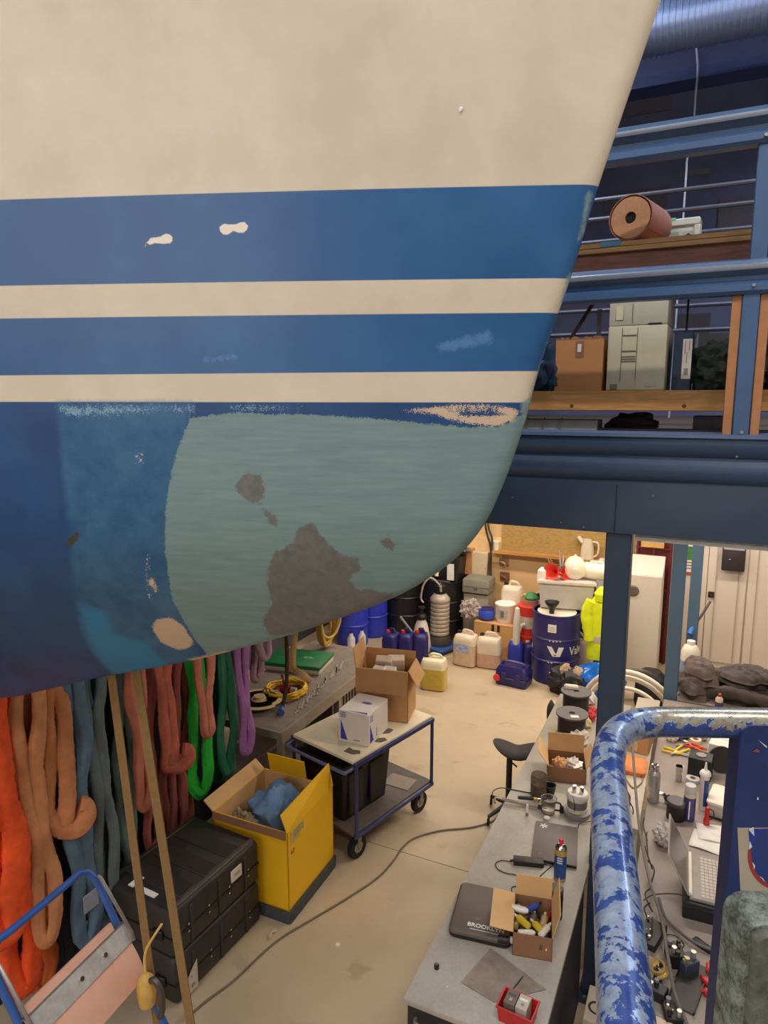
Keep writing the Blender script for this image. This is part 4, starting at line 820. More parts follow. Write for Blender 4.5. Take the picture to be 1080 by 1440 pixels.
for k, (px, py, m) in enumerate(((953, 1040, mat((90, 80, 90), .5, name='dark_lilac_part')), (962, 1038, mat((60, 54, 60), .5, name='dark_part')), (986, 1040, mat((180, 174, 168), .5, name='grey_part')), (945, 1042, mat((210, 200, 190), .5, name='pale_part')))):
    p = put(px, py); tag(MB().at((p.x, p.y, ZB)).blob((0, 0, .025), (.04, .03, .03), k, .4).build('tool_bundle', m, smooth=0), ['dark lilac bundle of small parts near the rail top', 'dark bundle of small parts left of the tape roll', 'grey bundle of small parts right of the tape roll', 'pale bundle of small parts at the left desk edge'][k], 'parts')
t = thing('white_carton', 'white carton at the far right of the desk under the rail', 'box', (put(1020, 1070).x, put(1020, 1070).y, ZB), R(-12)); MB().box((-.1, -.12, 0), (.12, .12, .16), .003).build('carton', PAPER, t); MB().box((-.1, -.005, .1602), (.12, .005, .161)).build('tape_strip', mat((220, 206, 186), .4, name='pale_tape'), t)
p = put(1012, 1152); t = thing('storage_box', 'beige plastic storage box with lid right of the sealant cartridge', 'box', (p.x + .05, p.y + .1, ZB), R(-10)); MB().loft([(0, .1, .11, .02), (.09, .11, .12, .02)]).build('box_body', mat((206, 190, 172), .5, name='beige_box'), t); MB().loft([(.09, .115, .125, .02), (.105, .115, .125, .02), (.11, .1, .11, .02)]).build('lid', WHITEPL, t)
MB().box((-.116, -.127, -.0), (.116, -.121, .012)).build('base_strip', BLACKPL, t)
p = put(974, 1098); t = lathe_thing('white_tape', 'bluish white roll of tape beside the steel beaker', 'tape', (p.x, p.y, ZB), [('tape', [(.02, 0), (.045, 0), (.045, .022), (.02, .022), (.02, 0)], mat((216, 214, 226), .5, name='bluish_white_tape')), ('core', [(.016, 0), (.0195, 0), (.0195, .023), (.016, .023), (.016, 0)], CARD)], 20)
# paper sheets and plastic bag
for k, (px, py, rz, w, d) in enumerate(((995, 1185, -.15, .13, .1), (1000, 1172, .1, .12, .09))):
    p = put(px, py); tag(MB().at((p.x + .04, p.y, ZB + .001 + .12 * 0 + k * .002), rz).grid(lambda u, v: ((u - .5) * 2 * w, (v - .5) * 2 * d, .004 * math.sin(6 * u + 4 * v) + .004), 8, 6).build('paper_sheet', PAPER, solid=.0006), ['white paper sheet lying behind the open laptop, the lower of two', 'white paper sheet lying behind the open laptop, the upper of two'][k], 'paper')
p = put(934, 1185); tag(MB().at((p.x, p.y, ZB)).blob((0, 0, .05), (.055, .07, .06), 9, .45, 3.2, 4).build('plastic_bag', mat((216, 206, 198), .25, var=.15, scale=40, trans=.2, name='crinkled_plastic'), smooth=0), 'crinkled clear plastic bag left of the open laptop screen', 'bag')
p = put(930, 1128); t = thing('spray_gun', 'small silver spray head beside the black tin', 'tool', (p.x, p.y, ZB)); MB().tube(smooth_path([(-.05, 0, .05), (-.02, 0, .06), (.02, 0, .05), (.03, 0, .0)]), .012, 8).build('gun_body', CHROME, t); MB().cyl((.02, -.0, .03), (.05, 0, .05), .018, n=10).build('knob', BLACKPL, t)
# electronics near the rail
def brass(px, py):
    p = put(px, py, ZB + .05); t = thing('brass_flange', 'brass coloured round flange with four lobes on dark electronics', 'flange', (p.x, p.y, ZB + .05)); M0 = Matrix.Rotation(R(-40), 4, 'Z') @ Matrix.Rotation(R(24), 4, 'X')
    b = MB(); b.M = M0; b.lathe([(.026, 0), (.036, 0), (.038, .012), (.034, .02), (.026, .02), (.026, 0)], 22).build('ring', mat((214, 184, 122), .3, .5, name='brass'), t)
    for s in (-1, 1):
        b = MB(); b.M = M0; b.rings([[(s * (.03 + .022 * math.cos(a)) , .036 * math.sin(a), z) for a in [2 * math.pi * k / 14 for k in range(14)]] for z in (-.004, .004)]).build('lug', mat((214, 184, 122), .3, .5, name='brass'), t)
    b = MB(); b.M = M0; b.lathe([(.001, .0), (.008, 0), (.008, .014), (.001, .016)], 12).build('hub', CHROME, t)
    b = MB(); b.M = M0; b.lathe([(.001, -.002), (.0255, -.002), (.0255, .002), (.001, .002)], 20).build('dark_web', BLACKPL, t)
    MB().cyl((0, 0, -.05), (0, 0, 0), .02, n=12).build('pedestal', BLACKPL, t)
brass(926, 1362)
elec = [(915, 1318, .05, .09, .035, 'dark circuit board at the left desk edge, topmost of the electronics'), (948, 1352, .035, .05, .07, 'black connector block right of the brass flange'), (966, 1362, .04, .035, .055, 'blue grey connector plug on the black tray'), (920, 1400, .03, .05, .05, 'black relay box below the brass flange'), (945, 1428, .05, .035, .03, 'black adapter block near the bottom of the picture')]
for k, (px, py, a, b_, h, lb) in enumerate(elec):
    p = put(px, py); t = thing('electronic_module', lb, 'electronics', (p.x, p.y, ZB), R(-15 + 30 * k)); MB().box((-a, -b_, 0), (a, b_, h), .003).build('module_case', BLACKPL if k != 2 else mat((66, 74, 96), .5, name='blue_grey_plug'), t)
    for q in range(5):
        u, v = rnd.uniform(-a * .8, a * .8), rnd.uniform(-b_ * .8, b_ * .8); MB().cyl((u, v, h), (u, v, h + rnd.uniform(.008, .03)), rnd.uniform(.004, .012), n=8).build('terminal', [STEEL, BLACKPL2, mat((186, 160, 100), .4, .5, name='brass_pin'), mat((120, 120, 130), .5, name='grey_cap')][(q + k) % 4], t)
P4 = [put(950, 1374), put(976, 1345), put(992, 1415), put(965, 1400)]; c = put(970, 1382)
t = thing('black_tray', 'flat black tray lying under the plugs on the desk', 'tray', (c.x, c.y, ZB), R(-12)); MB().box((-.055, -.17, 0), (.055, .13, .006)).build('tray_base', BLACKPL2, t)
for s in (-1, 1): MB().box((s * .055 - .003, -.17, 0), (s * .055 + .003, .13, .016)).build('tray_rim', BLACKPL, t)
for k, (px, py) in enumerate(((999, 1366), (996, 1386), (1000, 1402))):
    p = put(px, py); t = thing('red_connector', ['red connector beside the black tray, the farthest of three', 'red connector beside the black tray, the middle of three', 'red connector beside the black tray, the nearest of three'][k], 'connector', (p.x, p.y, ZB), R(40 * k), 'red connectors beside the black tray'); MB().loft([(0, .018, .03, .01), (.02, .02, .03, .012), (.026, .014, .022, .01)]).build('shell', RED, t); MB().cyl((0, .03, .012), (0, .045, .012), .008, n=8).build('boot', RED, t)
GC = mat((116, 108, 102), .6, name='grey_cable_sheath')
tag(MB().tube(smooth_path([az(889, 1040, ZB + .3), az(893, 1100, ZB + .2), az(900, 1170, ZB + .12), az(914, 1240, ZB + .08), az(930, 1290, ZB + .06), az(940, 1350, ZB + .08), az(950, 1400, ZB + .06), az(966, 1440, ZB + .02), az(975, 1480, ZB + .01)]), .008, 8).build('grey_cable', GC), 'long grey cable running down the left side of the desk', 'cable')
tag(MB().tube(smooth_path([az(926, 1262, ZB + .06), az(936, 1290, ZB + .02), az(958, 1312, ZB + .02), az(978, 1326, ZB + .02), az(1003, 1336, ZB + .02), az(1030, 1340, ZB + .01)]), .0075, 8).build('grey_cable', GC), 'grey cable crossing the desk in front of the black case', 'cable')
tag(MB().tube(smooth_path([az(905, 1266, ZB + .04), az(920, 1258, ZB + .02), az(950, 1257, ZB + .02), az(966, 1262, ZB + .1)]), .003, 6).build('thin_cable', BLACKPL), 'thin black cable looping to the laptop hinge', 'cable')
tag(MB().tube(smooth_path([put(935, 1314, ZB + .004), put(950, 1316, ZB + .004), put(962, 1328, ZB + .004), put(956, 1334, ZB + .004)]), .002, 6).build('thin_cable', BLACKPL), 'thin black lead curling behind the connector block', 'cable')
p = put(985, 1330); t = thing('cable_joint', 'dark cable joint under the grey cable end', 'connector', (p.x + .01, p.y, ZB), R(-35)); MB().loft([(0, .05, .018, .01), (.012, .05, .02, .01), (.018, .04, .012, .01)]).build('joint_body', BLACKPL, t); MB().cyl((.045, 0, .01), (.06, 0, .01), .007, n=8).build('plug', STEEL, t)
p = put(936, 1437); t = thing('wooden_board', 'pale wooden board corner at the bottom beside the rail', 'board', (p.x - .03, p.y - .06, ZB + .0), R(-8)); MB().box((-.1, -.06, 0), (.08, .06, .012), .002).build('board', mat((218, 190, 158), .6, name='pale_board'), t)
for k in range(8):
    a, b = put(904 + k + rnd.random() * 8, 1150 + k * 20, ZB + .03), put(908 + k + rnd.random() * 8, 1182 + k * 20, ZB + .03)
    tag(MB().tube(smooth_path([a, a.lerp(b, .5) + Vector((rnd.uniform(-.03, .03), 0, .02)), b]), .004, 6).build('loose_lead', [BLACKPL, mat((52, 44, 48), .6, name='dark_lead')][k % 2]), 'short dark loose lead, %s from the far end of the left desk edge' % NTH[k], 'cable', 'loose leads along the left desk edge')

# narrow table: carton, orange clamp, dark device
ZT2 = ZB - .01
p = az(905, 1062, ZT2); t = thing('cardboard_box', 'flat brown carton on the narrow table behind the orange jacket', 'box', (-.32, p.y + .2, ZT2), R(-4)); MB().box((-.09, -.2, 0), (.09, .14, .16), .002).build('carton', CARD, t); MB().box((-.012, -.2005, .02), (.012, -.2, .16)).build('tape', mat((226, 196, 150), .4, name='tan_tape'), t)
p = az(897, 1082, ZT2); tag(MB().at((-.325, p.y, ZT2)).loft([(0, .085, .1, .03), (.03, .09, .11, .03), (.05, .07, .09, .03), (.06, .02, .04, .02)]).build('orange_case', mat((238, 140, 72), .6, var=.15, scale=20, bump=.3, bscale=40, name='orange_fabric')), 'orange pouch on the narrow table', 'pouch')
tag(MB().tube(smooth_path([(-.37, 4.75, ZT2 + .006), (-.3, 4.62, ZT2 + .006), (-.25, 4.75, ZT2 + .006), (-.3, 4.86, ZT2 + .006), (-.36, 4.78, ZT2 + .012)]), .005, 6).build('brown_cable', mat((150, 124, 96), .6, name='brown_cable')), 'brown cable coil on the narrow table', 'cable')
p = az(888, 1135, ZT2); t = thing('dark_device', 'dark grey device at the near end of the narrow table', 'device', (-.345, 4.33, ZT2)); MB().loft([(0, .05, .07, .02), (.08, .05, .06, .02), (.13, .03, .04, .02)]).build('device_body', mat((84, 80, 88), .5, name='dark_grey_device'), t); MB().tube(smooth_path([(.03, -.02, .1), (.07, -.03, .05), (.075, -.04, .01)]), .004, 6).build('lead', BLACKPL, t)

# far end of the bench: cable drums, stuff
def drum(px, py, label, r, h, z=ZB):
    p = az(px, py, z); t = thing('cable_drum', label, 'drum', (p.x, p.y, z), 0, 'black cable drums')
    MB().lathe([(.02, 0), (r, 0), (r, .012), (.02, .012)], 28).build('flange', mat((92, 84, 82), .5, var=.15, name='dark_drum_plastic'), t)
    MB().lathe([(.024, h - .012), (r, h - .012), (r, h), (.024, h), (.024, h - .012)], 28).build('flange', mat((92, 84, 82), .5, var=.15, name='dark_drum_plastic'), t)
    MB().lathe([(.001, .012), (.03, .012), (.03, h - .004), (.001, h - .004)], 16).build('core', RUBBER, t)
    pts = [((r * .8) * math.cos(.45 * k), (r * .8) * math.sin(.45 * k), .02 + (h - .04) * k / 170) for k in range(171)]
    MB().tube(pts, .0085, 6).build('wound_cable', mat((64, 56, 58), .4, name='wound_dark_cable'), t); MB().lathe([(r * .74, .012), (r * .74, h - .012)], 24, cap=False).build('winding_bed', BLACKPL, t)
    return t
dA = drum(803, 1036, 'black cable drum at the far bench end, nearer of two', .125, .2); drum(809, 1003, 'black cable drum at the far bench end, farther of two', .125, .2)
p = az(808, 984, ZB + .2); 
tag(MB().at((dA.location.x + .03, dA.location.y - .06, ZB + .2), R(20)).box((-.03, -.02, 0), (.03, .02, .003)).build('drum_label', PAPER), 'small white label card on the nearer cable drum', 'label')
p = az(795, 981, ZB + .2); d2 = [o for o in bpy.data.objects if 'farther of two' in o.get('label', '') and o.name.startswith('cable_drum')][0]
tag(MB().at((d2.location.x - .05, d2.location.y + .04, ZB + .2), R(10)).loft([(0, .06, .02, .015), (.02, .06, .022, .02), (.03, .05, .012, .01)]).build('white_tube', WHITEPL), 'white tube lying on the farther cable drum', 'tube')
for k, (px, py, s, rgb, lb, fz) in enumerate(((812, 1045, .07, (222, 212, 200), 'crumpled white plastic bag beside the nearer cable drum', 3), (822, 1022, .05, (214, 204, 148), 'pale yellow rag behind the crumpled white bag', 3), (830, 1012, .045, (200, 50, 60), 'small red tool roll beside the blue column', 2), (828, 988, .06, (226, 216, 204), 'white crumpled bag near the column behind the drums', 3), (832, 1004, .04, (206, 60, 60), 'red clip bundle between the white bags', 4))):
    p = az(px, py, ZB); tag(MB().at((min(p.x, BX1 - s), p.y, ZB)).blob((0, 0, s * .7), (s, s * 1.2, s * .9), k + 20, .45, fz).build('rag' if k in (1, 2, 4) else 'plastic_bag', mat(rgb, .5, var=.1, name='crumpled_stuff'), smooth=0), lb, 'bag' if k in (0, 3) else 'rag')
# white hoses in a coil, leaning behind the column
t = thing('white_hose', 'coil of thick white hose standing behind the blue column', 'hose', (-.52, 6.62, 0))
for k, rr_ in enumerate((.43, .395, .33)):
    MB().tube([(rr_ * math.sin(a), .045 * k + .02 * math.sin(2 * a), .03 + rr_ * (1 - math.cos(a))) for a in np.linspace(0, 2 * math.pi, 44, endpoint=False)], .027 if k < 2 else .02, 10, closed=True).build('hose_loop', WHITEPL, t)
MB().tube([(.22, -.03, .0), (.24, -.035, .3), (.2, -.03, .5)], .05, 10, jit=.1).build('grey_sleeve', mat((176, 168, 160), .5, name='grey_sleeve_cloth'), t)
# jackets heaped at the end of the desk
def cloth(label, c, d, seed, m, rz=0, layers=3):
    """a folded garment: layered, creased sheets sagging at the edges"""
    t = thing('jacket', label, 'jacket', c, R(rz), 'jackets at the desk end')
    for q in range(layers):
        zb = d[2] * q / layers; sh = 1 - .05 * q; ox, oy = .05 * math.sin(seed + 2 * q), .03 * math.cos(seed + q)
        def f(i, j, top):
            a = 2 * math.pi * i; r = j
            e = 1 + .34 * mnoise.noise(Vector((math.cos(a) * 1.7, math.sin(a) * 1.7, seed * 3 + q * 2)))
            x, y = r * math.cos(a) * d[0] * sh * e + ox, r * math.sin(a) * d[1] * sh * e + oy
            cr = (.5 - abs(mnoise.noise(Vector((x * 5 + seed, y * 16 + x * 9, q * 5))))) * .07 - .02 + (.4 - abs(mnoise.noise(Vector((x * 17, y * 30 + x * 14 + seed, q))))) * .025
            h = d[2] / layers * 1.3
            return (x, y, max(.001, zb + (h * (1 - r ** 6) + cr * (1 - r ** 6) if top else 0)))
        b = MB(); n, k = 64, 20
        V = [[b.v(f(i / n, max(.02, j / k), True)) for i in range(n)] for j in range(k + 1)]
        U = [[b.v(f(i / n, r, False)) for i in range(n)] for r in (1.0, .02)]
        rows = V + U
        for j in range(len(rows) - 1):
            for i in range(n): b.face([rows[j][i], rows[j][(i + 1) % n], rows[j + 1][(i + 1) % n], rows[j + 1][i]])
        b.face(V[0]); b.face(U[1]); b.build('folded_layer', m, t, 70)
    return t
BR = mat((104, 88, 82), .9, var=.25, scale=8, bump=.5, bscale=30, name='brown_cloth'); DK_ = mat((78, 68, 64), .85, var=.25, scale=8, bump=.5, bscale=26, name='dark_cloth')
t = thing('rear_table', 'low dark table end carrying the heaped jackets behind the desk', 'table', (.48, 6.6, 0))
MB().box((-.57, -.34, ZB - .03), (.53, .34, ZB), .004).build('table_top', DTOP, t)
for sx in (-.55, .46):
    for sy in (-.31, .27): MB().box((sx, sy, 0), (sx + .04, sy + .04, ZB - .03)).build('leg', GALV, t)
cloth('brown jacket heaped at the left of the table end beside the blue column', (.06, 6.5, ZB), (.15, .22, .26), 3, BR, 20, 4)
j = cloth('charcoal jacket folded high in the middle of the heap', (.44, 6.58, ZB), (.28, .22, .25), 5, DK_, -6, 5)
MB().tube(smooth_path([(-.3, -.2, .05), (-.1, -.24, .1), (.12, -.23, .09), (.3, -.2, .04)]), [.05, .06, .06, .055] * 4 + [.05, .05, .04], 12, jit=.3).build('sleeve', DK_, j, 80)
cloth('black jacket lying lowest at the right of the heap', (.78, 6.5, ZB), (.14, .24, .17), 8, mat((50, 45, 44), .9, var=.2, scale=8, bump=.5, bscale=30, name='black_cloth'), 10, 3)
p = az(1010, 1002, ZB); t = lathe_thing('glue_bottle', 'small purple bottle with cream top and red cap before the jackets', 'bottle', (p.x, p.y, ZB), [('bottle_body', [(.028, 0), (.031, .004), (.031, .1)], mat((84, 66, 120), .4, var=.3, scale=50, name='purple_label')), ('shoulder', [(.031, .1), (.03, .125), (.014, .145)], mat((226, 212, 176), .4, name='cream_plastic')), ('cap', [(.013, .145), (.013, .168), (.001, .17)], RED)], 16)
for k in range(5):
    p = az(1034 + k * 7, 1003, ZB); tag(MB().at((p.x, p.y - .02, ZB), R(30 * k)).box((-.02, -.012, 0), (.02, .012, .03), .004).build('red_fuse', mat((200, 70, 56), .5, name='red_brown_plastic') if k % 2 else GREYINK), 'small %s clip, %s from the left before the jackets' % ('red' if k % 2 else 'grey', NTH[k]), 'clip', 'clips before the jackets')

# saddle stools
def stool(px, py, zs, rz, label, back=None):
    p = az(px, py, zs); t = thing('saddle_stool', label, 'stool', (p.x, p.y, 0), rz, 'black work stools')
    def pt(r, a, up):
        x = r * .2 * math.cos(a); y = r * math.sin(a) * (.11 + .06 * abs(math.cos(a)))
        z = zs - .085 + .085 * (abs(x) / .2) ** 1.5
        return (x, y, z + (up * .035 * (1 - r ** 5)))
    rg = [[pt(r, 2 * math.pi * k / 30, 1) for k in range(30)] for r in (.05, .3, .55, .75, .9, .97, 1)] + [[pt(r, 2 * math.pi * k / 30, -1) for k in range(30)] for r in (.97, .9, .7, .4, .05)]
    MB().rings(rg).build('seat', mat((50, 43, 42), .7, bump=.1, name='black_upholstery'), t, 80)
    MB().cyl((-.06, 0, .12), (-.06, 0, zs - .1), .025, n=12).build('post', BLACKPL, t); MB().cyl((-.06, 0, zs - .16), (.0, .02, zs - .22), .007, n=8).build('lever', BLACKPL, t)
    for k in range(5):
        a = 2 * math.pi * k / 5; MB().tube([(.02 * math.cos(a) - .06, .02 * math.sin(a), .12), (.26 * math.cos(a), .26 * math.sin(a), .075)], [.022, .014], 8).build('foot_arm', BLACKPL, t); MB().cyl((.26 * math.cos(a) - .01, .26 * math.sin(a), .03), (.26 * math.cos(a) + .01, .26 * math.sin(a), .03), .03, n=12).build('castor', RUBBER, t)
    if back:
        MB().tube(smooth_path([(0, .03, zs - .1), (0, .2, zs - .05), (0, .23, zs + .1), (0, .2, zs + .22)]), .012, 8).build('back_stem', BLACKPL, t)
        b = MB(); b.M = Matrix.Translation((0, .2, zs + .24)) @ Matrix.Rotation(R(80), 4, 'X'); b.loft([(-.02, .1, .12, .1), (0, .13, .15, .12), (.02, .1, .12, .1)], 8).build('backrest', mat((44, 38, 38), .7, bump=.1, name='black_upholstery'), t)
    return t
stool(734, 1043, .67, R(12), 'black saddle stool left of the bench').location = (-1.25, 5.22, 0)
stool(770, 1016, .5, R(90), 'black stool with round backrest tucked under the far bench end', True).location = (-.86, 5.66, 0)

# ================================================================ left: cases, yellow carton, trolley, steel table
def flight_case(z0, h, label, lid):
    t = thing('black_case', label, 'case', (-2.81, 2.985, z0), R(-3), 'two stacked black cases')
    w, d = .29, .385
    MB().loft([(.012, w - .02, d - .02, .03), (.03, w, d, .03), (h - .03, w, d, .03), (h - .005, w - .012, d - .012, .03), (h, w - .02, d - .02, .03)], 5).build('case_body', BLACKPL2, t)
    for y in (-d * .62, 0, d * .62): MB().box((w - .01, y - .012, .03), (w + .008, y + .012, h - .03), .003).build('rib', BLACKPL2, t)
    MB().box((w - .004, -d + .01, h * .45), (w + .006, d - .01, h * .48)).build('seam_trim', BLACKPL, t); MB().box((-w, -d - .006, h * .45), (w, -d + .004, h * .48)).build('seam_trim', BLACKPL, t)
    for y in (-.27, -.1, .08, .26):
        for dz in (-.02, .025): MB().cyl((w + .004, y, h * .465 + dz), (w + .01, y, h * .465 + dz), .007, n=8).build('rivet', CHROME, t)
    for k in (-.18, .18): MB().box((k - .04, -d - .02, h * .38), (k + .04, -d + .002, h * .58), .006).build('latch', BLACKPL, t)
    if lid:
        MB().box((w - .05, -d + .02, h - .004), (w - .02, d - .02, h + .01), .004).build('lid_rim', mat((92, 84, 78), .45, var=.3, scale=60, name='scuffed_rim'), t)
        MB().box((-w + .02, -d + .02, h - .004), (-w + .05, d - .02, h + .008), .004).build('lid_rim', BLACKPL2, t)
        for y in (-.2, .0, .2): MB().box((-w + .06, y - .06, h - .001), (w - .06, y + .06, h + .004), .003).build('lid_panel', BLACKPL2, t)
    return t
c1 = flight_case(0, .3, 'lower black case of the pair on the floor', False); c2 = flight_case(.302, .3, 'upper black case of the pair with white labels', True)
o = MB().box((.291, .1, .17), (.302, .2, .25), .004).build('label', mat((222, 210, 194), .6, var=.1, scale=60, name='worn_white_label'), c2); o['label'] = 'worn white label on the upper case side'
text('1008', .026, GREYINK, c2, loc=(.3025, .15, .21), rot=(R(90), 0, R(90)))
o = MB().box((-.05, -.335, .3), (.1, -.30, .306)).build('tape_strip', PAPER, c2); o = MB().box((-.12, -.33, .3), (-.08, -.24, .306)).build('tape_strip', PAPER, c2)
b = MB(); b.M = Matrix(((0, 0, 1, .298), (1, 0, 0, 0), (0, 1, 0, 0), (0, 0, 0, 1))); b.prism([(-.33, .02), (-.22, .02), (-.22, .2), (-.27, .16), (-.32, .1)], 0, .002).build('document_label', mat((206, 196, 180), .7, name='paper_label'), c1)
text('E3', .03, mat((150, 70, 60), .7, name='red_brown_print'), c1, loc=(.3012, -.26, .06), rot=(R(90), 0, R(90)))
# yellow carton on a dark pallet base
yx0, yx1, yy0, yy1, yh = -2.92, -2.32, 3.41, 4.03, .66
t = open_box('yellow_carton', 'big yellow cardboard carton on a dark base', ((yx0 + yx1) / 2, (yy0 + yy1) / 2, .085), R(1), yx1 - yx0, yy1 - yy0, yh - .085, YELLOW, [], th=.008)
hw, hd, hh = (yx1 - yx0) / 2, (yy1 - yy0) / 2, yh - .085
MB().loft([(-.085, hw + .015, hd + .015, .02), (-.01, hw + .02, hd + .02, .02), (0, hw + .02, hd + .02, .02)], 4).build('pallet_base', mat((70, 74, 80), .6, var=.3, scale=30, name='dark_pallet_plastic'), t)
for nm, a, b in (('lining', (-hw + .008, -hd + .008, .0), (-hw + .012, hd - .008, hh)), ('lining', (-hw + .008, hd - .012, .0), (hw - .008, hd - .008, hh))): MB().box(a, b).build(nm, CARDIN, t)
b = MB(); b.rings([[(hw, -hd + .0, hh), (hw + .005, hd, hh), (hw - .003, hd, hh), (hw - .008, -hd, hh)], [(hw - .06, -hd + .02, hh + .1), (hw - .03, hd, hh + .17), (hw - .036, hd, hh + .17), (hw - .066, -hd + .02, hh + .1)]]).build('flap', YELLOW, t, 0)
b = MB(); b.M = Matrix.Translation((0, hd, hh)) @ Matrix.Rotation(R(12), 4, 'X'); b.box((-hw + .06, -.008, 0), (hw - .22, 0, .16)).build('flap', YELLOW, t, 0)
b = MB(); b.M = Matrix.Translation((-hw, 0, hh)) @ Matrix.Rotation(R(-50), 4, 'Y'); b.box((-.008, -hd, 0), (0, hd, .1)).build('flap', CARDIN, t, 0)
b = MB(); b.M = Matrix.Translation((0, -hd, hh)) @ Matrix.Rotation(R(172), 4, 'X'); b.box((-hw, 0, 0), (hw * .96, .008, .05)).build('flap', CARDDK, t, 0)
o = MB().box((hw, -hd + .035, hh - .11), (hw + .002, -hd + .15, hh - .02)).build('torn_label', mat((206, 176, 96), .8, name='torn_label'), t); MB().box((hw + .002, -hd + .08, hh - .075), (hw + .003, -hd + .2, hh - .02)).build('print_label', mat((176, 158, 104), .8, var=.4, scale=80, name='printed_label'), t)
text('47', .05, mat((120, 100, 30), .8, name='olive_print'), t, loc=(hw + .001, -hd + .06, hh - .17), rot=(R(90), 0, R(90)))
tag(MB().at((-2.66, 3.76, .36)).blob((0, 0, .17), (.17, .19, .18), 11, .35, 1.8, 4).build('blue_cloth_bag', mat((112, 148, 196), .7, var=.15, scale=12, bump=.4, bscale=30, name='pale_blue_cloth')), 'pale blue bag stuffed in the yellow carton', 'bag')
tag(MB().at((-2.76, 3.52, .42)).blob((0, 0, .1), (.1, .06, .11), 14, .5, 3, 4).build('clear_wrap', mat((190, 182, 168), .2, var=.4, scale=30, trans=.3, name='crumpled_clear_wrap'), smooth=0), 'crumpled clear wrap in front of the pale blue bag', 'wrap')

# trolley
cth = R(-15); cc = Vector((-2.375, 4.655, 0)); CW, CL = .325, .49
t = thing('trolley', 'blue framed trolley with white top board and black wheels', 'trolley', cc, cth)
NB = mat((50, 56, 104), .4, var=.12, name='navy_trolley_frame')
MB().box((-CW, -CL, .825), (CW, CL, .85), .003).build('top_board', mat((240, 226, 194), .5, var=.04, name='cream_laminate'), t)
MB().box((-CW, -CL, .24), (CW, CL, .265), .004).build('lower_board', mat((92, 82, 76), .6, var=.15, name='grey_brown_board'), t)
for sx in (-1, 1):
    MB().box((sx * (CW + .012) - .012, -CL, .8), (sx * (CW + .012) + .012, CL, .835), .003).build('side_frame', NB, t); MB().box((sx * (CW + .012) - .012, -CL, .225), (sx * (CW + .012) + .012, CL, .255), .003).build('side_frame', NB, t)
    for sy in (-1, 1):
        MB().cyl((sx * (CW + .012), sy * (CL - .02), .24), (sx * (CW + .012), sy * (CL - .02), .83), .014, n=12).build('upright', NB, t)
        wx, wy = sx * (CW - .06), sy * (CL - .1)
        w = MB(); w.M = Matrix.Translation((wx, wy, .09)) @ Matrix.Rotation(R(90), 4, 'Y') ; w.lathe([(.05, -.02), (.085, -.022), (.09, -.012), (.09, .012), (.085, .022), (.05, .02)], 22).build('tyre', RUBBER, t)
        w = MB(); w.M = Matrix.Translation((wx, wy, .09)) @ Matrix.Rotation(R(90), 4, 'Y'); w.lathe([(.001, -.024), (.045, -.02), (.055, -.012), (.055, .012), (.045, .02), (.001, .024)], 18).build('hub', mat((170, 160, 150), .4, .5, name='grey_hub'), t)
        MB().rings([[(wx + s * .03 - .003, wy - .03, .225), (wx + s * .03 + .003, wy - .03, .225), (wx + s * .03 + .003, wy + .03, .225), (wx + s * .03 - .003, wy + .03, .225)] for s in (-1,)] + [[(wx - .033, wy - .015, .08), (wx - .027, wy - .015, .08), (wx - .027, wy + .015, .08), (wx - .033, wy + .015, .08)]]).build('fork', GALV, t)
        MB().box((wx + .027, wy - .02, .08), (wx + .033, wy + .02, .225)).build('fork', GALV, t)
MB().tube(smooth_path([(-CW, -CL + .01, .8), (-CW + .01, -CL - .06, .79), (-CW + .06, -CL - .085, .79), (CW - .06, -CL - .085, .79), (CW - .01, -CL - .06, .79), (CW, -CL + .01, .8)]), .013, 10).build('push_handle', mat((96, 100, 140), .4, var=.2, scale=40, name='worn_blue_handle'), t)
Mc = Matrix.Rotation(cth, 3, 'Z')
def oncart(px, py, z=.85): return az(px, py, z)
for k, (x, y) in enumerate(((.22, -.38), (.25, -.12), (.2, .02))):
    P = cc + Mc @ Vector((x, y, .8505)); tag(MB().at(P, R(25 * k)).prism([(-.06, -.03), (.02, -.045), (.07, -.01), (.05, .03), (-.01, .02), (-.05, .04)], 0, .002).build('torn_patch', mat((110, 98, 84), .8, var=.3, scale=50, name='dark_worn_patch')), ['torn dark laminate chip on the trolley, nearest of three', 'torn dark laminate chip on the trolley, middle of three', 'torn dark laminate chip on the trolley under the tall carton'][k], 'chip', 'torn laminate chips')
# white box with blue print
a, b_, c_ = az(473, 1040, .852), az(515, 1050, .852), az(549, 1025, .852)
e1 = (b_ - a); e2 = (c_ - b_); rz = math.atan2(e1.y, e1.x); w, d = e1.length, e2.length; P = a + e1 / 2 + e2 / 2
h = .255
t = thing('white_box', 'white carton with blue triangles on the trolley', 'box', (P.x, P.y, .852), rz)
w /= 2; d = min(d, .34) / 2
MB().box((-w, -d, 0), (w, d, h), .002).build('carton', mat((236, 222, 212), .6, var=.02, name='white_carton'), t)
def pf(nm, poly, m, face):
    b = MB()
    b.M = {'f': Matrix(((1, 0, 0, 0), (0, 0, -1, -d), (0, 1, 0, 0), (0, 0, 0, 1))), 'r': Matrix(((0, 0, 1, w), (1, 0, 0, 0), (0, 1, 0, 0), (0, 0, 0, 1))), 't': Matrix(((1, 0, 0, 0), (0, 1, 0, 0), (0, 0, 1, h), (0, 0, 0, 1)))}[face]
    b.prism(poly, .0002, .001).build(nm, m, t)
LB = mat((130, 136, 200), .6, name='pale_blue_print')
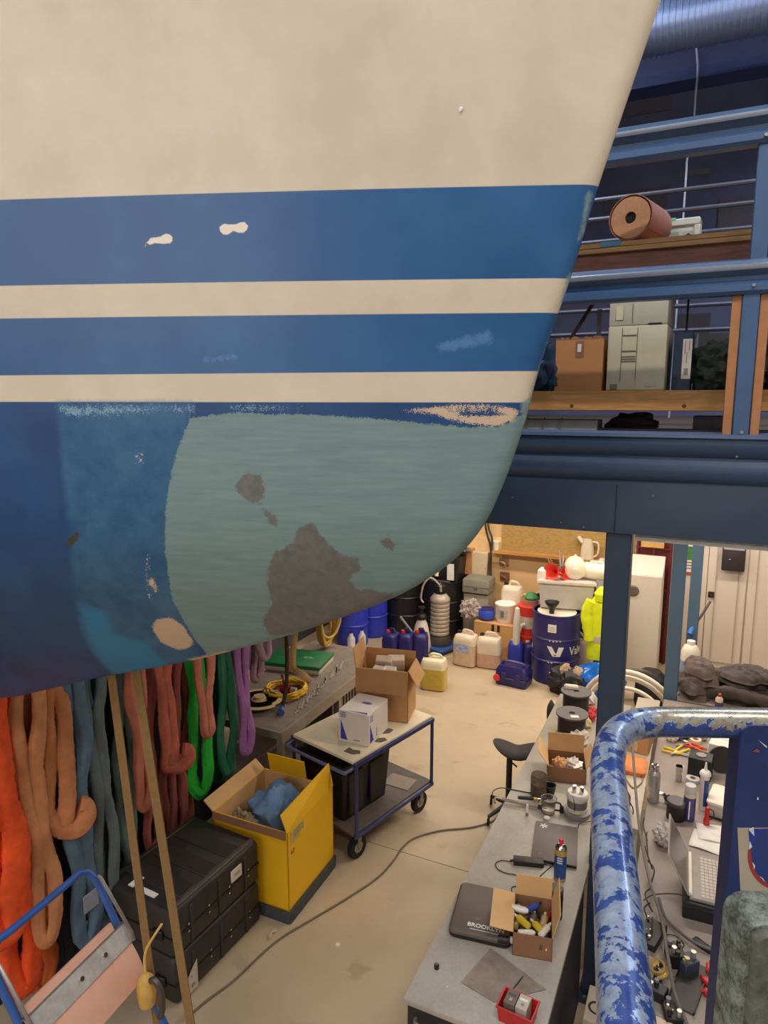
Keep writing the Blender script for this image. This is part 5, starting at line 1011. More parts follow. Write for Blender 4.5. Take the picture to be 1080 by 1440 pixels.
pf('blue_triangle', [(-w + .015, .02), (-w + .075, .02), (-w + .018, .18)], INKBLUE, 'f'); pf('blue_triangle', [(-d + .02, .015), (-d + .08, .025), (-d + .022, .17)], INKBLUE, 'r'); pf('blue_triangle', [(-w + .08, -d + .012), (w - .02, -d + .012), (w - .03, -d + .035)], INKBLUE, 't')
for k in range(3): pf('print_bar', [(-w + .015, .2 + k * .016), (-w + .06 + .01 * (k % 2), .2 + k * .016), (-w + .06, .21 + k * .016), (-w + .015, .21 + k * .016)], LB, 'f'); pf('print_bar', [(-d + .02, .185 + k * .018), (-d + .07, .185 + k * .018), (-d + .07, .196 + k * .018), (-d + .02, .196 + k * .018)], LB, 'r')
pf('grey_print', [(.0, .028), (.05, .028), (.05, .036), (0, .036)], GREYINK, 'f'); pf('print_bar', [(-d + .13, .03), (-d + .14, .03), (-d + .14, .1), (-d + .13, .1)], LB, 'r')
pf('blue_emblem', [(.02 + .045 * math.cos(R(a)), .02 + .02 * math.sin(R(a))) for a in range(0, 360, 30)], mat((100, 104, 190), .6, name='mid_blue_print'), 't')
# tall carton behind
a, b_, c_ = az(502, 1009, .852), az(572, 1017, .852), az(596, 1000, .852); e1 = b_ - a; rz = math.atan2(e1.y, e1.x); w = e1.length; P = az(548, 1000, .852)
hh = az(570, 925, .852); P = a + e1 / 2 + Vector((-math.sin(rz), math.cos(rz), 0)) * .16
t = open_box('tall_carton', 'tall brown carton with open flaps at the far end of the trolley', (P.x, P.y, .852), rz, w + .02, .32, .44, CARD, [('s', .2, 176), ('w', .16, 8), ('n', .06, 10), ('e', .15, 150)], inner=CARD, th=.005)
for k, (x, y, z, s, m, lb) in enumerate(((-.04, -.1, .4, .05, PAPER, 'white paper packets at the front of the tall carton'), (.05, -.09, .4, .05, PAPER, 'white paper packet right in the tall carton'), (-.02, .02, .42, .07, mat((222, 200, 176), .5, name='tan_film'), 'tan wrapped part sticking out of the tall carton'), (.07, .06, .42, .07, mat((230, 206, 180), .5, name='pale_tan_film'), 'pale tan wrapped part behind in the tall carton'))):
    Q = P + Matrix.Rotation(rz, 3, 'Z') @ Vector((x, y, z)); b = MB().at(Q, rz + R(10 * k - 15), R(20)); b.box((-s, -.04, -.35), (s, .04, .03 + .03 * (k > 1)), .004); tag(b.build('paper_packet', m), lb, 'packet')
# black crate on the lower shelf
P = cc + Mc @ Vector((-.06, -.17, .266)); t = thing('black_crate', 'black plastic crate on the lower shelf of the trolley', 'crate', P, cth)
MB().loft([(0, .22, .25, .02), (.44, .25, .28, .02)], 4).build('crate_body', BLACKPL, t); MB().loft([(.44, .265, .295, .02), (.47, .265, .295, .02)], 4).build('crate_rim', BLACKPL, t)
for y in (-.14, .1): MB().box((.235, y - .08, .05), (.26, y + .08, .38), .006).build('side_panel', mat((40, 37, 36), .5, name='dark_crate_panel'), t)
MB().box((-.12, -.29, .3), (.12, -.27, .36), .006).build('grip', mat((40, 37, 36), .5, name='dark_crate_panel'), t)
P = cc + Mc @ Vector((.14, .28, .266)); tag(MB().at(P, cth + R(12)).box((-.12, -.08, 0), (.12, .1, .004)).build('grey_sheet', mat((146, 130, 118), .7, name='grey_sheet')), 'grey card lying on the lower trolley shelf', 'card')

# steel table with spanners
TX0, TX1, TY0, TY1, TZ = -3.85, -2.96, 4.32, 6.3, .8
t = thing('steel_table', 'grey steel table with worn dark top behind the trolley', 'table', ((TX0 + TX1) / 2, (TY0 + TY1) / 2, 0)); hx, hy = (TX1 - TX0) / 2, (TY1 - TY0) / 2
MB().box((-hx, -hy, TZ - .02), (hx, hy, TZ)).build('table_top', mat((142, 128, 118), .5, .1, var=.16, scale=14, name='worn_steel_top'), t)
GS = mat((164, 152, 140), .5, .3, var=.08, name='grey_angle_steel')
MB().box((hx - .006, -hy, TZ - .1), (hx + .006, hy, TZ + .004)).build('edge_angle', GS, t); MB().box((-hx, -hy - .006, TZ - .06), (hx, -hy + .006, TZ + .004)).build('edge_angle', GS, t)
for sx in (-hx + .03, hx - .03):
    for sy in (-hy + .03, 0, hy - .05): MB().box((sx - .025, sy - .025, 0), (sx + .025, sy + .025, TZ - .02), .002).build('leg', GS, t)
MB().box((-hx, -hy, .22), (hx, hy, .24)).build('under_shelf', GS, t); MB().cyl((hx - .03, -hy + .03, TZ - .1), (hx - .5, -hy + .03, .3), .012, n=8).build('brace', GS, t)
for k in range(9): MB().box((hx - .35, -hy + 1.0 + k * .06, .24), (hx - .1, -hy + 1.03 + k * .06, .62)).build('stored_plate', mat((120, 104, 90), .6, name='brown_plate'), t)
for k in range(18):
    f = k / 17; px, py = 416 + 62 * f + rnd.uniform(-3, 3), 1000 - 62 * f + rnd.uniform(-3, 3); p = az(px, py, TZ + .001); ln = .05 + .012 * (k % 6)
    t = thing('spanner', 'steel spanner, %s from the near end of the row on the table edge' % NTH[k], 'spanner', p, R(-68 + rnd.uniform(-8, 8)), 'spanners along the table edge')
    SPN = mat((200, 192, 182), .35, .4, var=.08, name='spanner_steel'); MB().box((-ln, -.006, 0), (ln, .006, .007)).build('shank', SPN, t)
    for s in (-1, 1): MB().at((s * ln, 0, 0)).lathe([(.006, 0), (.012, 0), (.012, .007), (.006, .007), (.006, 0)], 10).build('head', SPN, t)
p = az(425, 937, TZ); t = thing('green_case', 'flat green case with white edge on the steel table', 'case', (p.x - .05, p.y + .02, TZ), R(10)); MB().box((-.3, -.21, 0), (.3, .21, .07), .01, 2).build('case_body', mat((214, 206, 190), .6, name='pale_case_edge'), t); MB().box((-.305, -.215, .045), (.302, .215, .085), .008, 2).build('case_lid', mat((28, 118, 66), .5, var=.1, name='green_plastic'), t)
text('<>', .1, mat((170, 200, 176), .6, name='pale_green_print'), t, loc=(.1, 0, .0853)); MB().box((-.04, -.225, .02), (.04, -.208, .05), .004).build('handle', mat((214, 206, 190), .6, name='pale_case_edge'), t)
p = az(402, 975, TZ); YC_ = mat((246, 196, 20), .5, var=.05, name='yellow_cable'); t = thing('yellow_cable', 'coiled yellow power cable with red plug on the steel table', 'cable', (p.x, p.y, TZ))
MB().tube([((.17 + .018 * math.sin(k * 1.7)) * math.cos(k * .3), (.2 + .02 * math.cos(k * 1.3)) * math.sin(k * .3), .015 + .05 * (k / 126) + .006 * math.sin(k * 2.1)) for k in range(127)], .0105, 7).build('coil', YC_, t)
MB().tube([(-.05, .0, .035), (.02, .01, .035), (.02, .01, .035), (.05, .012, .035)], [.042, .042, .032, .03], 14).build('red_plug', RED, t); MB().cyl((.05, .012, .035), (.1, .02, .035), .03, n=12).build('plug_end', WHITEPL, t)
for a in (2.4, 4.2): MB().tube(smooth_path([(.13 * math.cos(a), .16 * math.sin(a), .002), (.15 * math.cos(a), .18 * math.sin(a), .09), (.21 * math.cos(a), .24 * math.sin(a), .09), (.22 * math.cos(a), .25 * math.sin(a), .003)]), .009, 6, flat=.5).build('tie', mat((110, 84, 52), .7, name='brown_tie'), t)
p = az(396, 1003, TZ); t = thing('blue_plug', 'blue plug at the table edge below the yellow coil', 'plug', (p.x, p.y, TZ), R(-60)); MB().tube([(-.06, 0, .03), (-.02, 0, .03), (.0, 0, .03), (.05, 0, .03)], [.02, .024, .03, .03], 12).build('plug_body', mat((62, 100, 160), .4, name='blue_plug'), t); MB().cyl((-.12, .02, .02), (-.06, 0, .03), .009, n=8).build('cable_end', YC_, t)
# coiled beige strap at the left on table, and strap draped over the green case
BE = mat((206, 180, 132), .8, var=.12, scale=20, name='beige_webbing')
p = az(365, 990, TZ); t = thing('rolled_strap', 'beige strap roll lying on the steel table beside the purple slings', 'strap', (p.x, p.y, TZ)); MB().tube([((.06 + .0042 * k / 3) * math.cos(k * .35), (.06 + .0042 * k / 3) * math.sin(k * .35), .05) for k in range(90)], [.05] * 90, 6, flat=.06).build('roll', BE, t); MB().cyl((0, 0, 0), (0, 0, .08), .05, n=14).build('core', BE, t)
# cord from trolley / floor cable and litter
FC = mat((120, 104, 88), .7, name='grey_brown_cable'); fp = [az(x, y, .008) for x, y in ((262, 1432), (290, 1408), (330, 1378), (372, 1338), (400, 1316), (440, 1292), (490, 1262), (530, 1235), (552, 1212), (566, 1192), (584, 1178), (620, 1168), (660, 1164), (690, 1156), (700, 1148))]
tag(MB().tube(smooth_path(fp), .0075, 7).build('floor_cable', FC), 'long grey brown cable winding across the concrete floor', 'cable')
p = az(475, 1329); tag(MB().at(p).loft([(0, .014, .012, .005), (.008, .012, .01, .005)]).build('white_scrap', WHITE), 'tiny white scrap on the floor in front of the yellow carton', 'scrap')
p = az(386, 1316); tag(MB().at(p, R(30)).tube(smooth_path([(-.03, -.03, .01), (-.02, .02, .012), (.01, .035, .012)]), .012, 8, flat=.6).build('curled_scrap', mat((196, 176, 150), .5, name='pale_scrap')), 'curled pale scrap beside the cable and the yellow carton', 'scrap')

# ================================================================ far corner: cans, drums, bins
def jerry(px, py, w, d, h, m, label, rz=0, liquid=None, lab=None, cap=BLACKPL, z=0, group=None):
    p = az(px, py, z); t = thing('jerrycan', label, 'canister', (p.x, p.y + d / 2, z), rz, group); w /= 2; d /= 2
    MB().loft([(0, w - .02, d - .02, .05), (.02, w, d, .05), (h * .74, w, d, .05), (h * .86, w - .015, d - .02, .05), (h * .9, w - .05, d - .05, .04)], 5).build('can_body', m, t)
    MB().tube(smooth_path([(w - .05, 0, h * .87), (w - .07, 0, h * .97), (w - .12, 0, h), (-w + .13, 0, h), (-w + .11, 0, h * .97), (-w + .1, 0, h * .87)]), .018, 8).build('handle', m, t)
    MB().cyl((-w + .055, 0, h * .86), (-w + .055, 0, h * .96), .03, .028, 14).build('cap', cap, t)
    if liquid: MB().loft([(.012, w - .012, d - .012, .045), (.02, w + .002, d + .002, .05), (liquid[0], w + .002, d + .002, .05)], 5).build('liquid_level', liquid[1], t)
    if lab: MB().loft([(h * .42, w * .62, .004, .003, 0, -d - .001), (h * .66, w * .62, .004, .003, 0, -d - .001)], 3).build('label', lab, t)
    return t
PALEBLUE = mat((170, 186, 222), .5, var=.4, scale=30, name='pale_blue_label')
jerry(651, 938, .3, .24, .47, MILKY, 'milky jerrycan with pale blue label, left of the pair on the floor', R(-6), (.3, mat((216, 190, 156), .3, name='tan_liquid')), PALEBLUE)
jerry(684, 941, .31, .24, .46, MILKY, 'milky jerrycan holding pinkish liquid, right of the pair', R(4), (.2, mat((206, 166, 142), .3, name='pinkish_liquid')))
jerry(605, 972, .3, .24, .43, mat((232, 220, 186), .3, var=.03, name='cream_plastic_can'), 'jerrycan with yellow liquid behind the tall carton', R(8), (.27, mat((206, 178, 76), .3, name='yellow_liquid')))
# carton with bucket, bowl, clear can, rags
p = az(688, 936); bxy = p.y + .28; t = thing('cardboard_box', 'closed tan carton behind the two milky jerrycans', 'box', (p.x + .02, bxy + .2, 0), R(-4)); MB().box((-.3, -.26, 0), (.3, .3, .5), .004).build('carton', mat((220, 172, 108), .8, var=.05, name='tan_carton'), t)
for k in (-.03, .05): MB().box((k - .018, -.263, .4), (k + .018, -.259, .49)).build('hand_slot', INK, t)
MB().box((-.3, -.263, .495), (.3, .3, .503)).build('lid_edge', CARD, t)
ZX = .503; py_ = bxy + .12
def onbox(px): return ay(px, 860, py_).x
t = lathe_thing('white_bucket', 'white bucket with grey print on the tan carton', 'bucket', (onbox(710), py_ + .02, ZX), [('bucket_wall', [(.115, 0), (.12, .004), (.135, .23)], WHITEPL), ('lid', [(.142, .23), (.142, .25), (.135, .256), (.001, .256)], WHITE)], 22)
MB().rings([[(r * math.cos(R(a)), r * math.sin(R(a)), z) for a in range(-125, -60, 8)] for r, z in ((.1245, .05), (.134, .19))], cyc=False, cap=False).build('grey_label', mat((196, 190, 180), .6, var=.4, scale=60, name='grey_printed_label'), t)
MB().rings([[(r * math.cos(R(a)), r * math.sin(R(a)), z) for a in range(-104, -76, 7)] for r, z in ((.127, .08), (.133, .17))], cyc=False, cap=False).build('print_block', mat((128, 124, 112), .6, var=.5, scale=70, name='printed_block'), t)
t = lathe_thing('blue_bowl', 'round blue bowl on the tan carton left of the white bucket', 'bowl', (onbox(685), py_ - .02, ZX), [('bowl_wall', [(.06, 0), (.1, .02), (.12, .08), (.105, .14), (.1, .15), (.095, .14), (.108, .08), (.06, .03), (.001, .02)], mat((58, 88, 206), .4, var=.1, name='bright_blue_plastic')), ('dark_rim', [(.099, .15), (.105, .155), (.094, .152)], NAVYPL)], 22)
p = Vector((onbox(662), py_ - .02, ZX)); tag(MB().at(p).blob((0, 0, .11), (.13, .1, .14), 31, .5, 2.6, 4).build('grey_rag', mat((176, 160, 150), .8, var=.3, scale=20, name='grey_cloth'), smooth=0), 'bundle of grey rags on the tan carton left of the blue bowl', 'rag')
pz = az(711, 862, ZX); t = jerry(711, 858, .28, .22, .5, mat((222, 206, 184), .25, var=.05, name='clear_milky_can'), 'tall translucent can behind the white bucket', 0, None, None, BLACKPL, ZX - .0); t.location = (onbox(711) + .02, py_ + .25, ZX); 
MB().tube(smooth_path([(.14, -.05, .3), (.2, -.08, .36), (.22, -.08, .2), (.18, -.08, .05)]), .014, 8).build('yellow_hose', mat((226, 206, 120), .5, name='pale_yellow_hose'), t)
# enclosures and grey cases at the wall
a, b = ay(661, 810, YB - .12), ay(687, 777, YB - .12); t = thing('panel_box', 'beige metal enclosure mounted on the tan wall', 'box', ((a.x + b.x) / 2, YB - .037, a.z)); w = (b.x - a.x) / 2
MB().box((-w, -.12, 0), (w, 0, b.z - a.z), .005).build('enclosure', mat((206, 182, 148), .5, var=.04, name='beige_enclosure'), t); MB().box((-w + .01, -.126, .01), (w - .01, -.12, b.z - a.z - .01), .003).build('cover', mat((210, 188, 154), .5, var=.04, name='beige_cover'), t); MB().cyl((w - .03, -.13, .15), (w - .03, -.124, .15), .008, n=8).build('screw', GALV, t)
a = ay(647, 808, YB - .2); tag(MB().at((a.x + .09, YB - .1, ay(660, 806, YB - .1).z)).box((-.1, -.08, 0), (.08, .07, .38), .004).build('wall_cabinet', mat((190, 134, 86), .6, name='brown_cabinet')), 'small brown wooden cabinet left of the beige enclosure', 'cabinet')
YG = 9.2; gx0, gx1 = ay(656, 830, YG).x, ay(691, 830, YG).x; z1, z2, z3 = ay(670, 863, YG).z, ay(670, 831, YG).z, ay(670, 812, YG).z
GREYC = mat((132, 128, 112), .55, var=.08, name='grey_case_plastic'); GREYC2 = mat((150, 140, 124), .55, var=.08, name='warm_grey_case')
t = thing('grey_case', 'warm grey case with white label standing at the tan wall', 'case', ((gx0 + gx1) / 2, YG, 0)); w = (gx1 - gx0) / 2
MB().loft([(0, w - .01, .14, .03), (.02, w, .15, .03), (z2 - .04, w, .15, .03), (z2 - .01, w - .02, .13, .03)], 4).build('case_body', GREYC2, t); MB().box((-.04, -.156, z2 - .22), (.06, -.15, z2 - .15)).build('label', PAPER, t); MB().tube(smooth_path([(-.08, -.1, z2 - .03), (-.06, -.12, z2 + .0), (.06, -.12, z2 + .0), (.08, -.1, z2 - .03)]), .012, 8).build('handle', GREYC, t)
t = thing('grey_case', 'green grey case lying on top of the warm grey case', 'case', ((gx0 + gx1) / 2, YG, z2 + .005)); MB().loft([(0, w - .01, .16, .02), (.01, w + .01, .17, .02), (z3 - z2 - .02, w + .01, .17, .02), (z3 - z2, w, .16, .02)], 4).build('case_body', GREYC, t); MB().box((-.02, -.176, .06), (.03, -.168, .1), .003).build('latch', mat((100, 98, 88), .5, name='dark_latch'), t); MB().box((-w - .012, -.172, .09), (w + .012, .172, .1)).build('seam', mat((104, 100, 88), .5, name='seam_grey'), t)
# vertical dark cables along the wall
for k, pts in enumerate((((682, 730), (690, 770), (690, 800), (691, 840), (688, 900)), ((686, 730), (692, 760), (688, 800), (692, 820), (690, 860)))):
    q = [ay(x, y, YB - .14 - .03 * k) for x, y in pts]; q = [Vector((q[0].x, q[0].y, 2.9))] + q + [Vector((q[-1].x, q[-1].y, .0))]
    tag(MB().tube(smooth_path(q), .016, 7).build('wall_cable', mat((66, 54, 44), .6, name='dark_cable')), ['thick dark cable hanging along the tan wall, the left one', 'thick dark cable hanging along the tan wall, the right one'][k], 'cable')
a = ay(705, 775, YB - .1); t = lathe_thing('white_pot', 'small white pot on the wall ledge near the dark cables', 'pot', (ay(697, 772, YB - .08).x, YB - .08, ZL), [('pot_wall', [(.045, 0), (.055, .12), (.05, .12), (.001, .02)], WHITEPL), ('rim', [(.055, .115), (.06, .118), (.058, .126), (.05, .124)], WHITE)], 16)
for k, (px, py, w, h, rgb, lb) in enumerate(((707, 792, .14, .12, (170, 136, 100), 'brown metal bracket on the tan wall, the upper one'), (708, 812, .14, .13, (134, 94, 74), 'red brown tap fitting on the tan wall, the lower one'))):
    a = ay(px, py, YB - .1); t = thing('wall_fitting', lb, 'fitting', (a.x, YB - .021, a.z)); m = mat(rgb, .6, .3, var=.2, name='brown_fitting'); MB().box((-w / 2, -.02, -h / 2), (w / 2, 0, h / 2), .004).build('back_plate', m, t); MB().tube(smooth_path([(-.04, -.02, .02), (-.03, -.08, .02), (.03, -.1, 0), (.04, -.08, -.06)]), .018, 8).build('pipe', m, t)
# black barrels, with upper crate
BARREL = mat((34, 31, 32), .45, var=.2, name='black_barrel')
def barrel(x, y, z, m, label, r=.29, h=.88, name='barrel', group=None):
    t = thing(name, label, 'barrel', (x, y, z), 0, group)
    MB().lathe([(r - .02, 0), (r, .015), (r, h * .33), (r + .012, h * .345), (r, h * .36), (r, h * .64), (r + .012, h * .655), (r, h * .67), (r, h - .012)], 36).build('barrel_wall', m, t)
    MB().lathe([(r + .008, h - .012), (r + .008, h + .006), (r - .012, h + .006), (r - .014, h - .014), (.001, h - .014)], 36).build('lid_rim', m, t)
    return t
b1 = ay(574, 860, 9.22); b2 = ay(624, 860, 9.24)
t = barrel(b1.x - .05, 9.22, 0, BARREL, 'black barrel with tilted white label behind the pump sprayer'); b = MB(); b.M = Matrix.Translation((.04, -.296, .72)) @ Matrix.Rotation(R(12), 4, 'Y'); b.box((-.045, -.008, -.06), (.045, 0, .06)).build('label', PAPER, t)
t = barrel(b2.x, 9.24, 0, BARREL, 'black barrel behind the ribbed tank'); 
t = thing('black_bin', 'black upper bin with white bottle labels on the right black barrel', 'bin', (b2.x + .02, 9.28, .888)); MB().loft([(0, .24, .2, .03), (.34, .27, .22, .03)], 4).build('bin_body', BARREL, t); MB().box((.09, -.225, .02), (.19, -.205, .26)).build('white_label', PAPER, t); MB().tube([(-.07, -.23, .06), (-.07, -.22, .12), (-.07, -.22, .22)], [.03, .032, .02], 10).build('white_bottle', WHITEPL, t)
tag(MB().at((b2.x + .1, 9.32, 1.23)).blob((0, 0, .1), (.22, .12, .1), 6, .5, 3).build('tangled_hoses', mat((96, 88, 80), .6, var=.3, scale=30, name='grey_black_hose'), smooth=0), 'tangle of grey hoses on top of the black bin', 'hose')
# blue drums on the left
for k, (px, lb) in enumerate(((496, 'blue plastic drum, the left one under the hull'), (530, 'blue plastic drum, the right one beside the black barrels'))):
    p = ay(px, 880, 8.35 + .5 * k); t = barrel(p.x - .07 * k, p.y, 0, mat((52, 64, 190), .4, var=.12, name='bright_blue_drum'), lb, .22, .92, 'blue_drum'); MB().cyl((.08, -.05, .9), (.08, -.05, .94), .03, n=12).build('bung', BLACKPL, t)
for k, (px, py) in enumerate(((494, 921), (509, 917))):
    p = az(px, py, 0); t = thing('white_bottle', ['white plastic bottle before the blue drums, the left one', 'white plastic bottle before the blue drums, the right one'][k], 'bottle', (p.x, p.y, 0), 0, 'white bottles before the blue drums'); MB().lathe([(.05, 0), (.055, .01), (.055, .24), (.03, .28), (.02, .32), (.001, .32)], 14).build('bottle_body', mat((212, 204, 206), .4, var=.2, scale=20, name='greyish_white_plastic'), t); MB().cyl((0, 0, .32), (0, 0, .35), .024, n=10).build('cap', NAVYPL, t)
# blue canisters with red caps behind the tall carton
for k, (px, lb) in enumerate(((545, 'navy oil canister behind the tall carton, the leftmost of three'), (566, 'navy oil canister behind the tall carton, the middle of three'), (586, 'navy oil canister behind the tall carton, the rightmost of three'))):
    jerry(px, 940, .2, .26, .5, NAVYPL, lb, R(10 * k), None, None, REDBR, 0, 'navy oil canisters')
# sprayers on blue dolly
p = az(587, 921); t = lathe_thing('pump_sprayer', 'white pump sprayer with black pump and grey wand', 'sprayer', (p.x, p.y + .14, 0), [('tank', [(.1, 0), (.13, .02), (.135, .1), (.12, .24), (.085, .4), (.06, .46), (.055, .48)], mat((226, 214, 196), .4, var=.04, name='white_tank')), ('collar', [(.07, .48), (.075, .5), (.06, .54), (.03, .56)], BLACKPL), ('pump_handle', [(.02, .56), (.02, .62), (.05, .625), (.05, .65), (.001, .65)], BLACKPL)], 24)
MB().box((-.0, -.13, .18), (.07, -.115, .24)).build('label', mat((120, 112, 106), .6, var=.5, scale=60, name='dark_print'), t); MB().tube([(-.04, -.1, .33), (.04, -.1, .35), (.05, -.09, .39)], .02, 8, flat=.3).build('yellow_label', mat((226, 196, 90), .6, name='yellow_print'), t); MB().cyl((-.3, -.05, .48), (-.1, -.1, .3), .018, n=8).build('wand', mat((130, 124, 120), .4, name='grey_wand'), t)
p = az(613, 917); prof = []
for k in range(8): prof += [(.12, .14 + k * .058), (.135, .15 + k * .058), (.135, .175 + k * .058), (.12, .19 + k * .058)]
t = lathe_thing('ribbed_tank', 'grey ribbed suction tank with black pump top and hose', 'tank', (p.x, p.y + .14, .085), [('foot', [(.17, 0), (.175, .03), (.14, .12), (.12, .13)], mat((70, 64, 60), .5, name='dark_tank_foot')), ('ribbed_body', [(.115, .13)] + prof + [(.14, .62), (.14, .66), (.09, .72), (.07, .73)], mat((186, 170, 152), .35, .15, var=.06, name='pale_grey_tank')), ('pump_head', [(.075, .73), (.08, .76), (.08, .84), (.05, .86), (.03, .88), (.001, .9)], BLACKPL)], 28)
MB().cyl((-.14, 0, .9), (.14, 0, .9), .014, n=8).build('pump_bar', mat((96, 88, 86), .4, .5, name='dark_bar'), t); MB().tube(smooth_path([(.0, -.04, .86), (-.1, -.1, .96), (-.2, -.12, .86), (-.24, -.12, .66), (-.2, -.12, .6)]), .014, 8).build('hose', mat((176, 168, 160), .4, name='grey_hose'), t); MB().cyl((.04, -.08, .78), (.04, -.1, .86), .018, n=8).build('valve', STEEL, t)
tl = t
t = thing('blue_dolly', 'low blue plastic dolly under the ribbed tank', 'dolly', (tl.location.x + .02, tl.location.y, 0), R(-20)); MB().loft([(.03, .2, .22, .04), (.075, .22, .24, .04), (.085, .21, .23, .04)], 5).build('deck', mat((42, 86, 160), .5, var=.1, name='blue_dolly_plastic'), t)
for sx in (-.14, .14):
    for sy in (-.16, .16): MB().cyl((sx - .012, sy, .025), (sx + .012, sy, .025), .025, n=12).build('castor', RUBBER, t)
# oil drum with its lettering
p = az(779, 965); dd = Vector((p.x, p.y, 0)).normalized(); dc = Vector((p.x, p.y, 0)) + dd * .29
DR = mat((50, 46, 108), .35, var=.1, scale=6, name='navy_drum_paint')
t = barrel(dc.x, dc.y, 0, DR, 'navy steel oil drum with white V emblem', .29, .88, 'oil_drum'); t.rotation_euler = (0, 0, math.atan2(dd.y, dd.x) - R(90))
def wrapflat(nm, poly, m, off=.0015, r=.29):
    cxx = sum(q[0] for q in poly) / len(poly); b = MB(); n = len(poly); P = []
    for i in range(n):
        a, c = poly[i], poly[(i + 1) % n]
        for k in range(4): P.append((a[0] + (c[0] - a[0]) * k / 4, a[1] + (c[1] - a[1]) * k / 4))
    o = b.rings([[((r + e) * math.sin(x / r), -(r + e) * math.cos(x / r), z) for x, z in P] for e in (off - .001, off)]).build(nm, m, t); return o
wrapflat('emblem', [(-.105, .5), (-.045, .5), (.0, .42), (.012, .42), (.035, .5), (.1, .5), (.055, .38), (-.035, .38)], PAPER); wrapflat('emblem_gap', [(-.045, .5), (.035, .5), (.012, .425), (.0, .425)], DR, .0022)
o = text('Valvoline', .15, PAPER, t, 'lettering', loc=(0, 0, .44), rot=(0, 0, R(80)), wrap=.2915, sx=.85, bold=.002)
o = text('Valvoline', .12, PAPER, t, 'lettering', loc=(0, 0, .435), rot=(0, 0, R(-110)), wrap=.2915, sx=.85, bold=.002)
wrapflat('label', [(-.1, .68), (.0, .68), (.0, .78), (-.1, .78)], PAPER, .003)
for k in range(3): wrapflat('text_line', [(-.085, .7 + k * .022), (-.015, .7 + k * .022), (-.015, .705 + k * .022), (-.085, .705 + k * .022)], GREYINK, .0038)
for (x, z) in ((-.07, .575), (-.03, .572), (.01, .574), (.05, .577), (-.075, .3), (-.04, .3), (-.06, .17)):
    wrapflat('white_mark', [(x - .012, z), (x, z - .009), (x + .012, z), (x, z + .01)], PAPER, .013 if z > .5 or z > .25 else .003)
o = MB().lathe([(.001, .868), (.24, .868), (.24, .872), (.001, .872)], 24).build('white_lid_sheet', WHITEPL, t)
q = dc + Vector((-.04, -.13, .875)); lathe_thing('black_funnel', 'black funnel standing on the oil drum before the tub', 'funnel', (q.x, q.y, .873), [('spout', [(.03, 0), (.035, .06), (.04, .07)], BLACKPL), ('cone', [(.04, .07), (.085, .13), (.09, .15), (.082, .148), (.035, .07), (.03, .0)], BLACKPL)], 18)
# second pale barrel behind, tub on both
bk = dc + dd * .62 + Vector((-.06, 0, 0)); barrel(bk.x, bk.y, 0, mat((214, 192, 164), .45, var=.06, name='cream_barrel'), 'pale barrel standing behind the oil drum', .28, .868, 'barrel')
tubp = dc + dd * .26 + Vector((.1, 0, 0)); rzd = math.atan2(dd.y, dd.x) - R(90)
t = thing('plastic_tub', 'hazy clear plastic tub on top of the oil drum', 'tub', (tubp.x, tubp.y, .889), rzd)
tw, tdp, th_ = .335, .22, .34
MB().rings([[(x * a, y * b, z) for x, y in ((-1, -1), (1, -1), (1, 1), (-1, 1))] for a, b, z in ((tw - .03, tdp - .03, 0), (tw, tdp, th_), (tw - .006, tdp - .006, th_), (tw - .036, tdp - .036, .006))]).build('tub_wall', HAZY, t, 0)
MB().rings([[(x * a, y * b, z) for x, y in ((-1, -1), (1, -1), (1, 1), (-1, 1))] for a, b, z in ((tw + .02, tdp + .02, th_ - .015), (tw + .02, tdp + .02, th_ + .008), (tw - .004, tdp - .004, th_ + .008), (tw - .004, tdp - .004, th_ - .015))], closed=True).build('tub_rim', MILKY, t, 0)
MB().box((-.22, -.1, .008), (-.02, .12, .2), .01).build('contents', mat((196, 186, 180), .6, name='pale_contents'), t); MB().tube([(.1, -.1, .05), (.12, 0, .05), (.16, .1, .06)], .05, 10).build('bottle_inside', mat((190, 186, 196), .4, name='greyish_bottle'), t)
MB().box((-tw - .01, -tdp - .01, th_ + .009), (tw + .01, tdp + .01, th_ + .017)).build('tub_lid', HAZY, t)
TZ_ = .889 + th_ + .018; Mt = Matrix.Rotation(rzd, 3, 'Z')
def ontub(x, y): v = tubp + Mt @ Vector((x, y, 0)); return (v.x, v.y, TZ_)
def funnel_lying(x, y, rz, s, label):
    t = thing('red_funnel', label, 'funnel', ontub(x, y), rz, 'red funnels on the tub'); b = MB(); b.M = Matrix.Translation((0, 0, .08 * s)) @ Matrix.Rotation(R(78), 4, 'X')
    b.lathe([(.02 * s, -.12 * s), (.025 * s, -.05 * s), (.09 * s, .03 * s), (.095 * s, .04 * s), (.085 * s, .034 * s), (.018 * s, -.05 * s), (.014 * s, -.12 * s)], 18).build('cone', REDBR, t); b = MB(); b.M = Matrix.Translation((0, 0, .08 * s)) @ Matrix.Rotation(R(78), 4, 'X'); b.tube([(.09 * s, 0, .035 * s), (.12 * s, 0, .035 * s)], .012, 6).build('hang_tab', REDBR, t)
funnel_lying(-.17, -.12, R(-15), 1.15, 'bright red funnel lying on the tub with its mouth to the front'); funnel_lying(-.04, -.1, R(60), .95, 'bright red funnel lying sideways beside the first one')
tag(MB().at(ontub(-.3, -.08)).loft([(0, .06, .08, .03), (.1, .05, .07, .03), (.13, .02, .03, .02)]).build('white_bottle', WHITEPL), 'white squat bottle at the left corner of the tub', 'bottle')
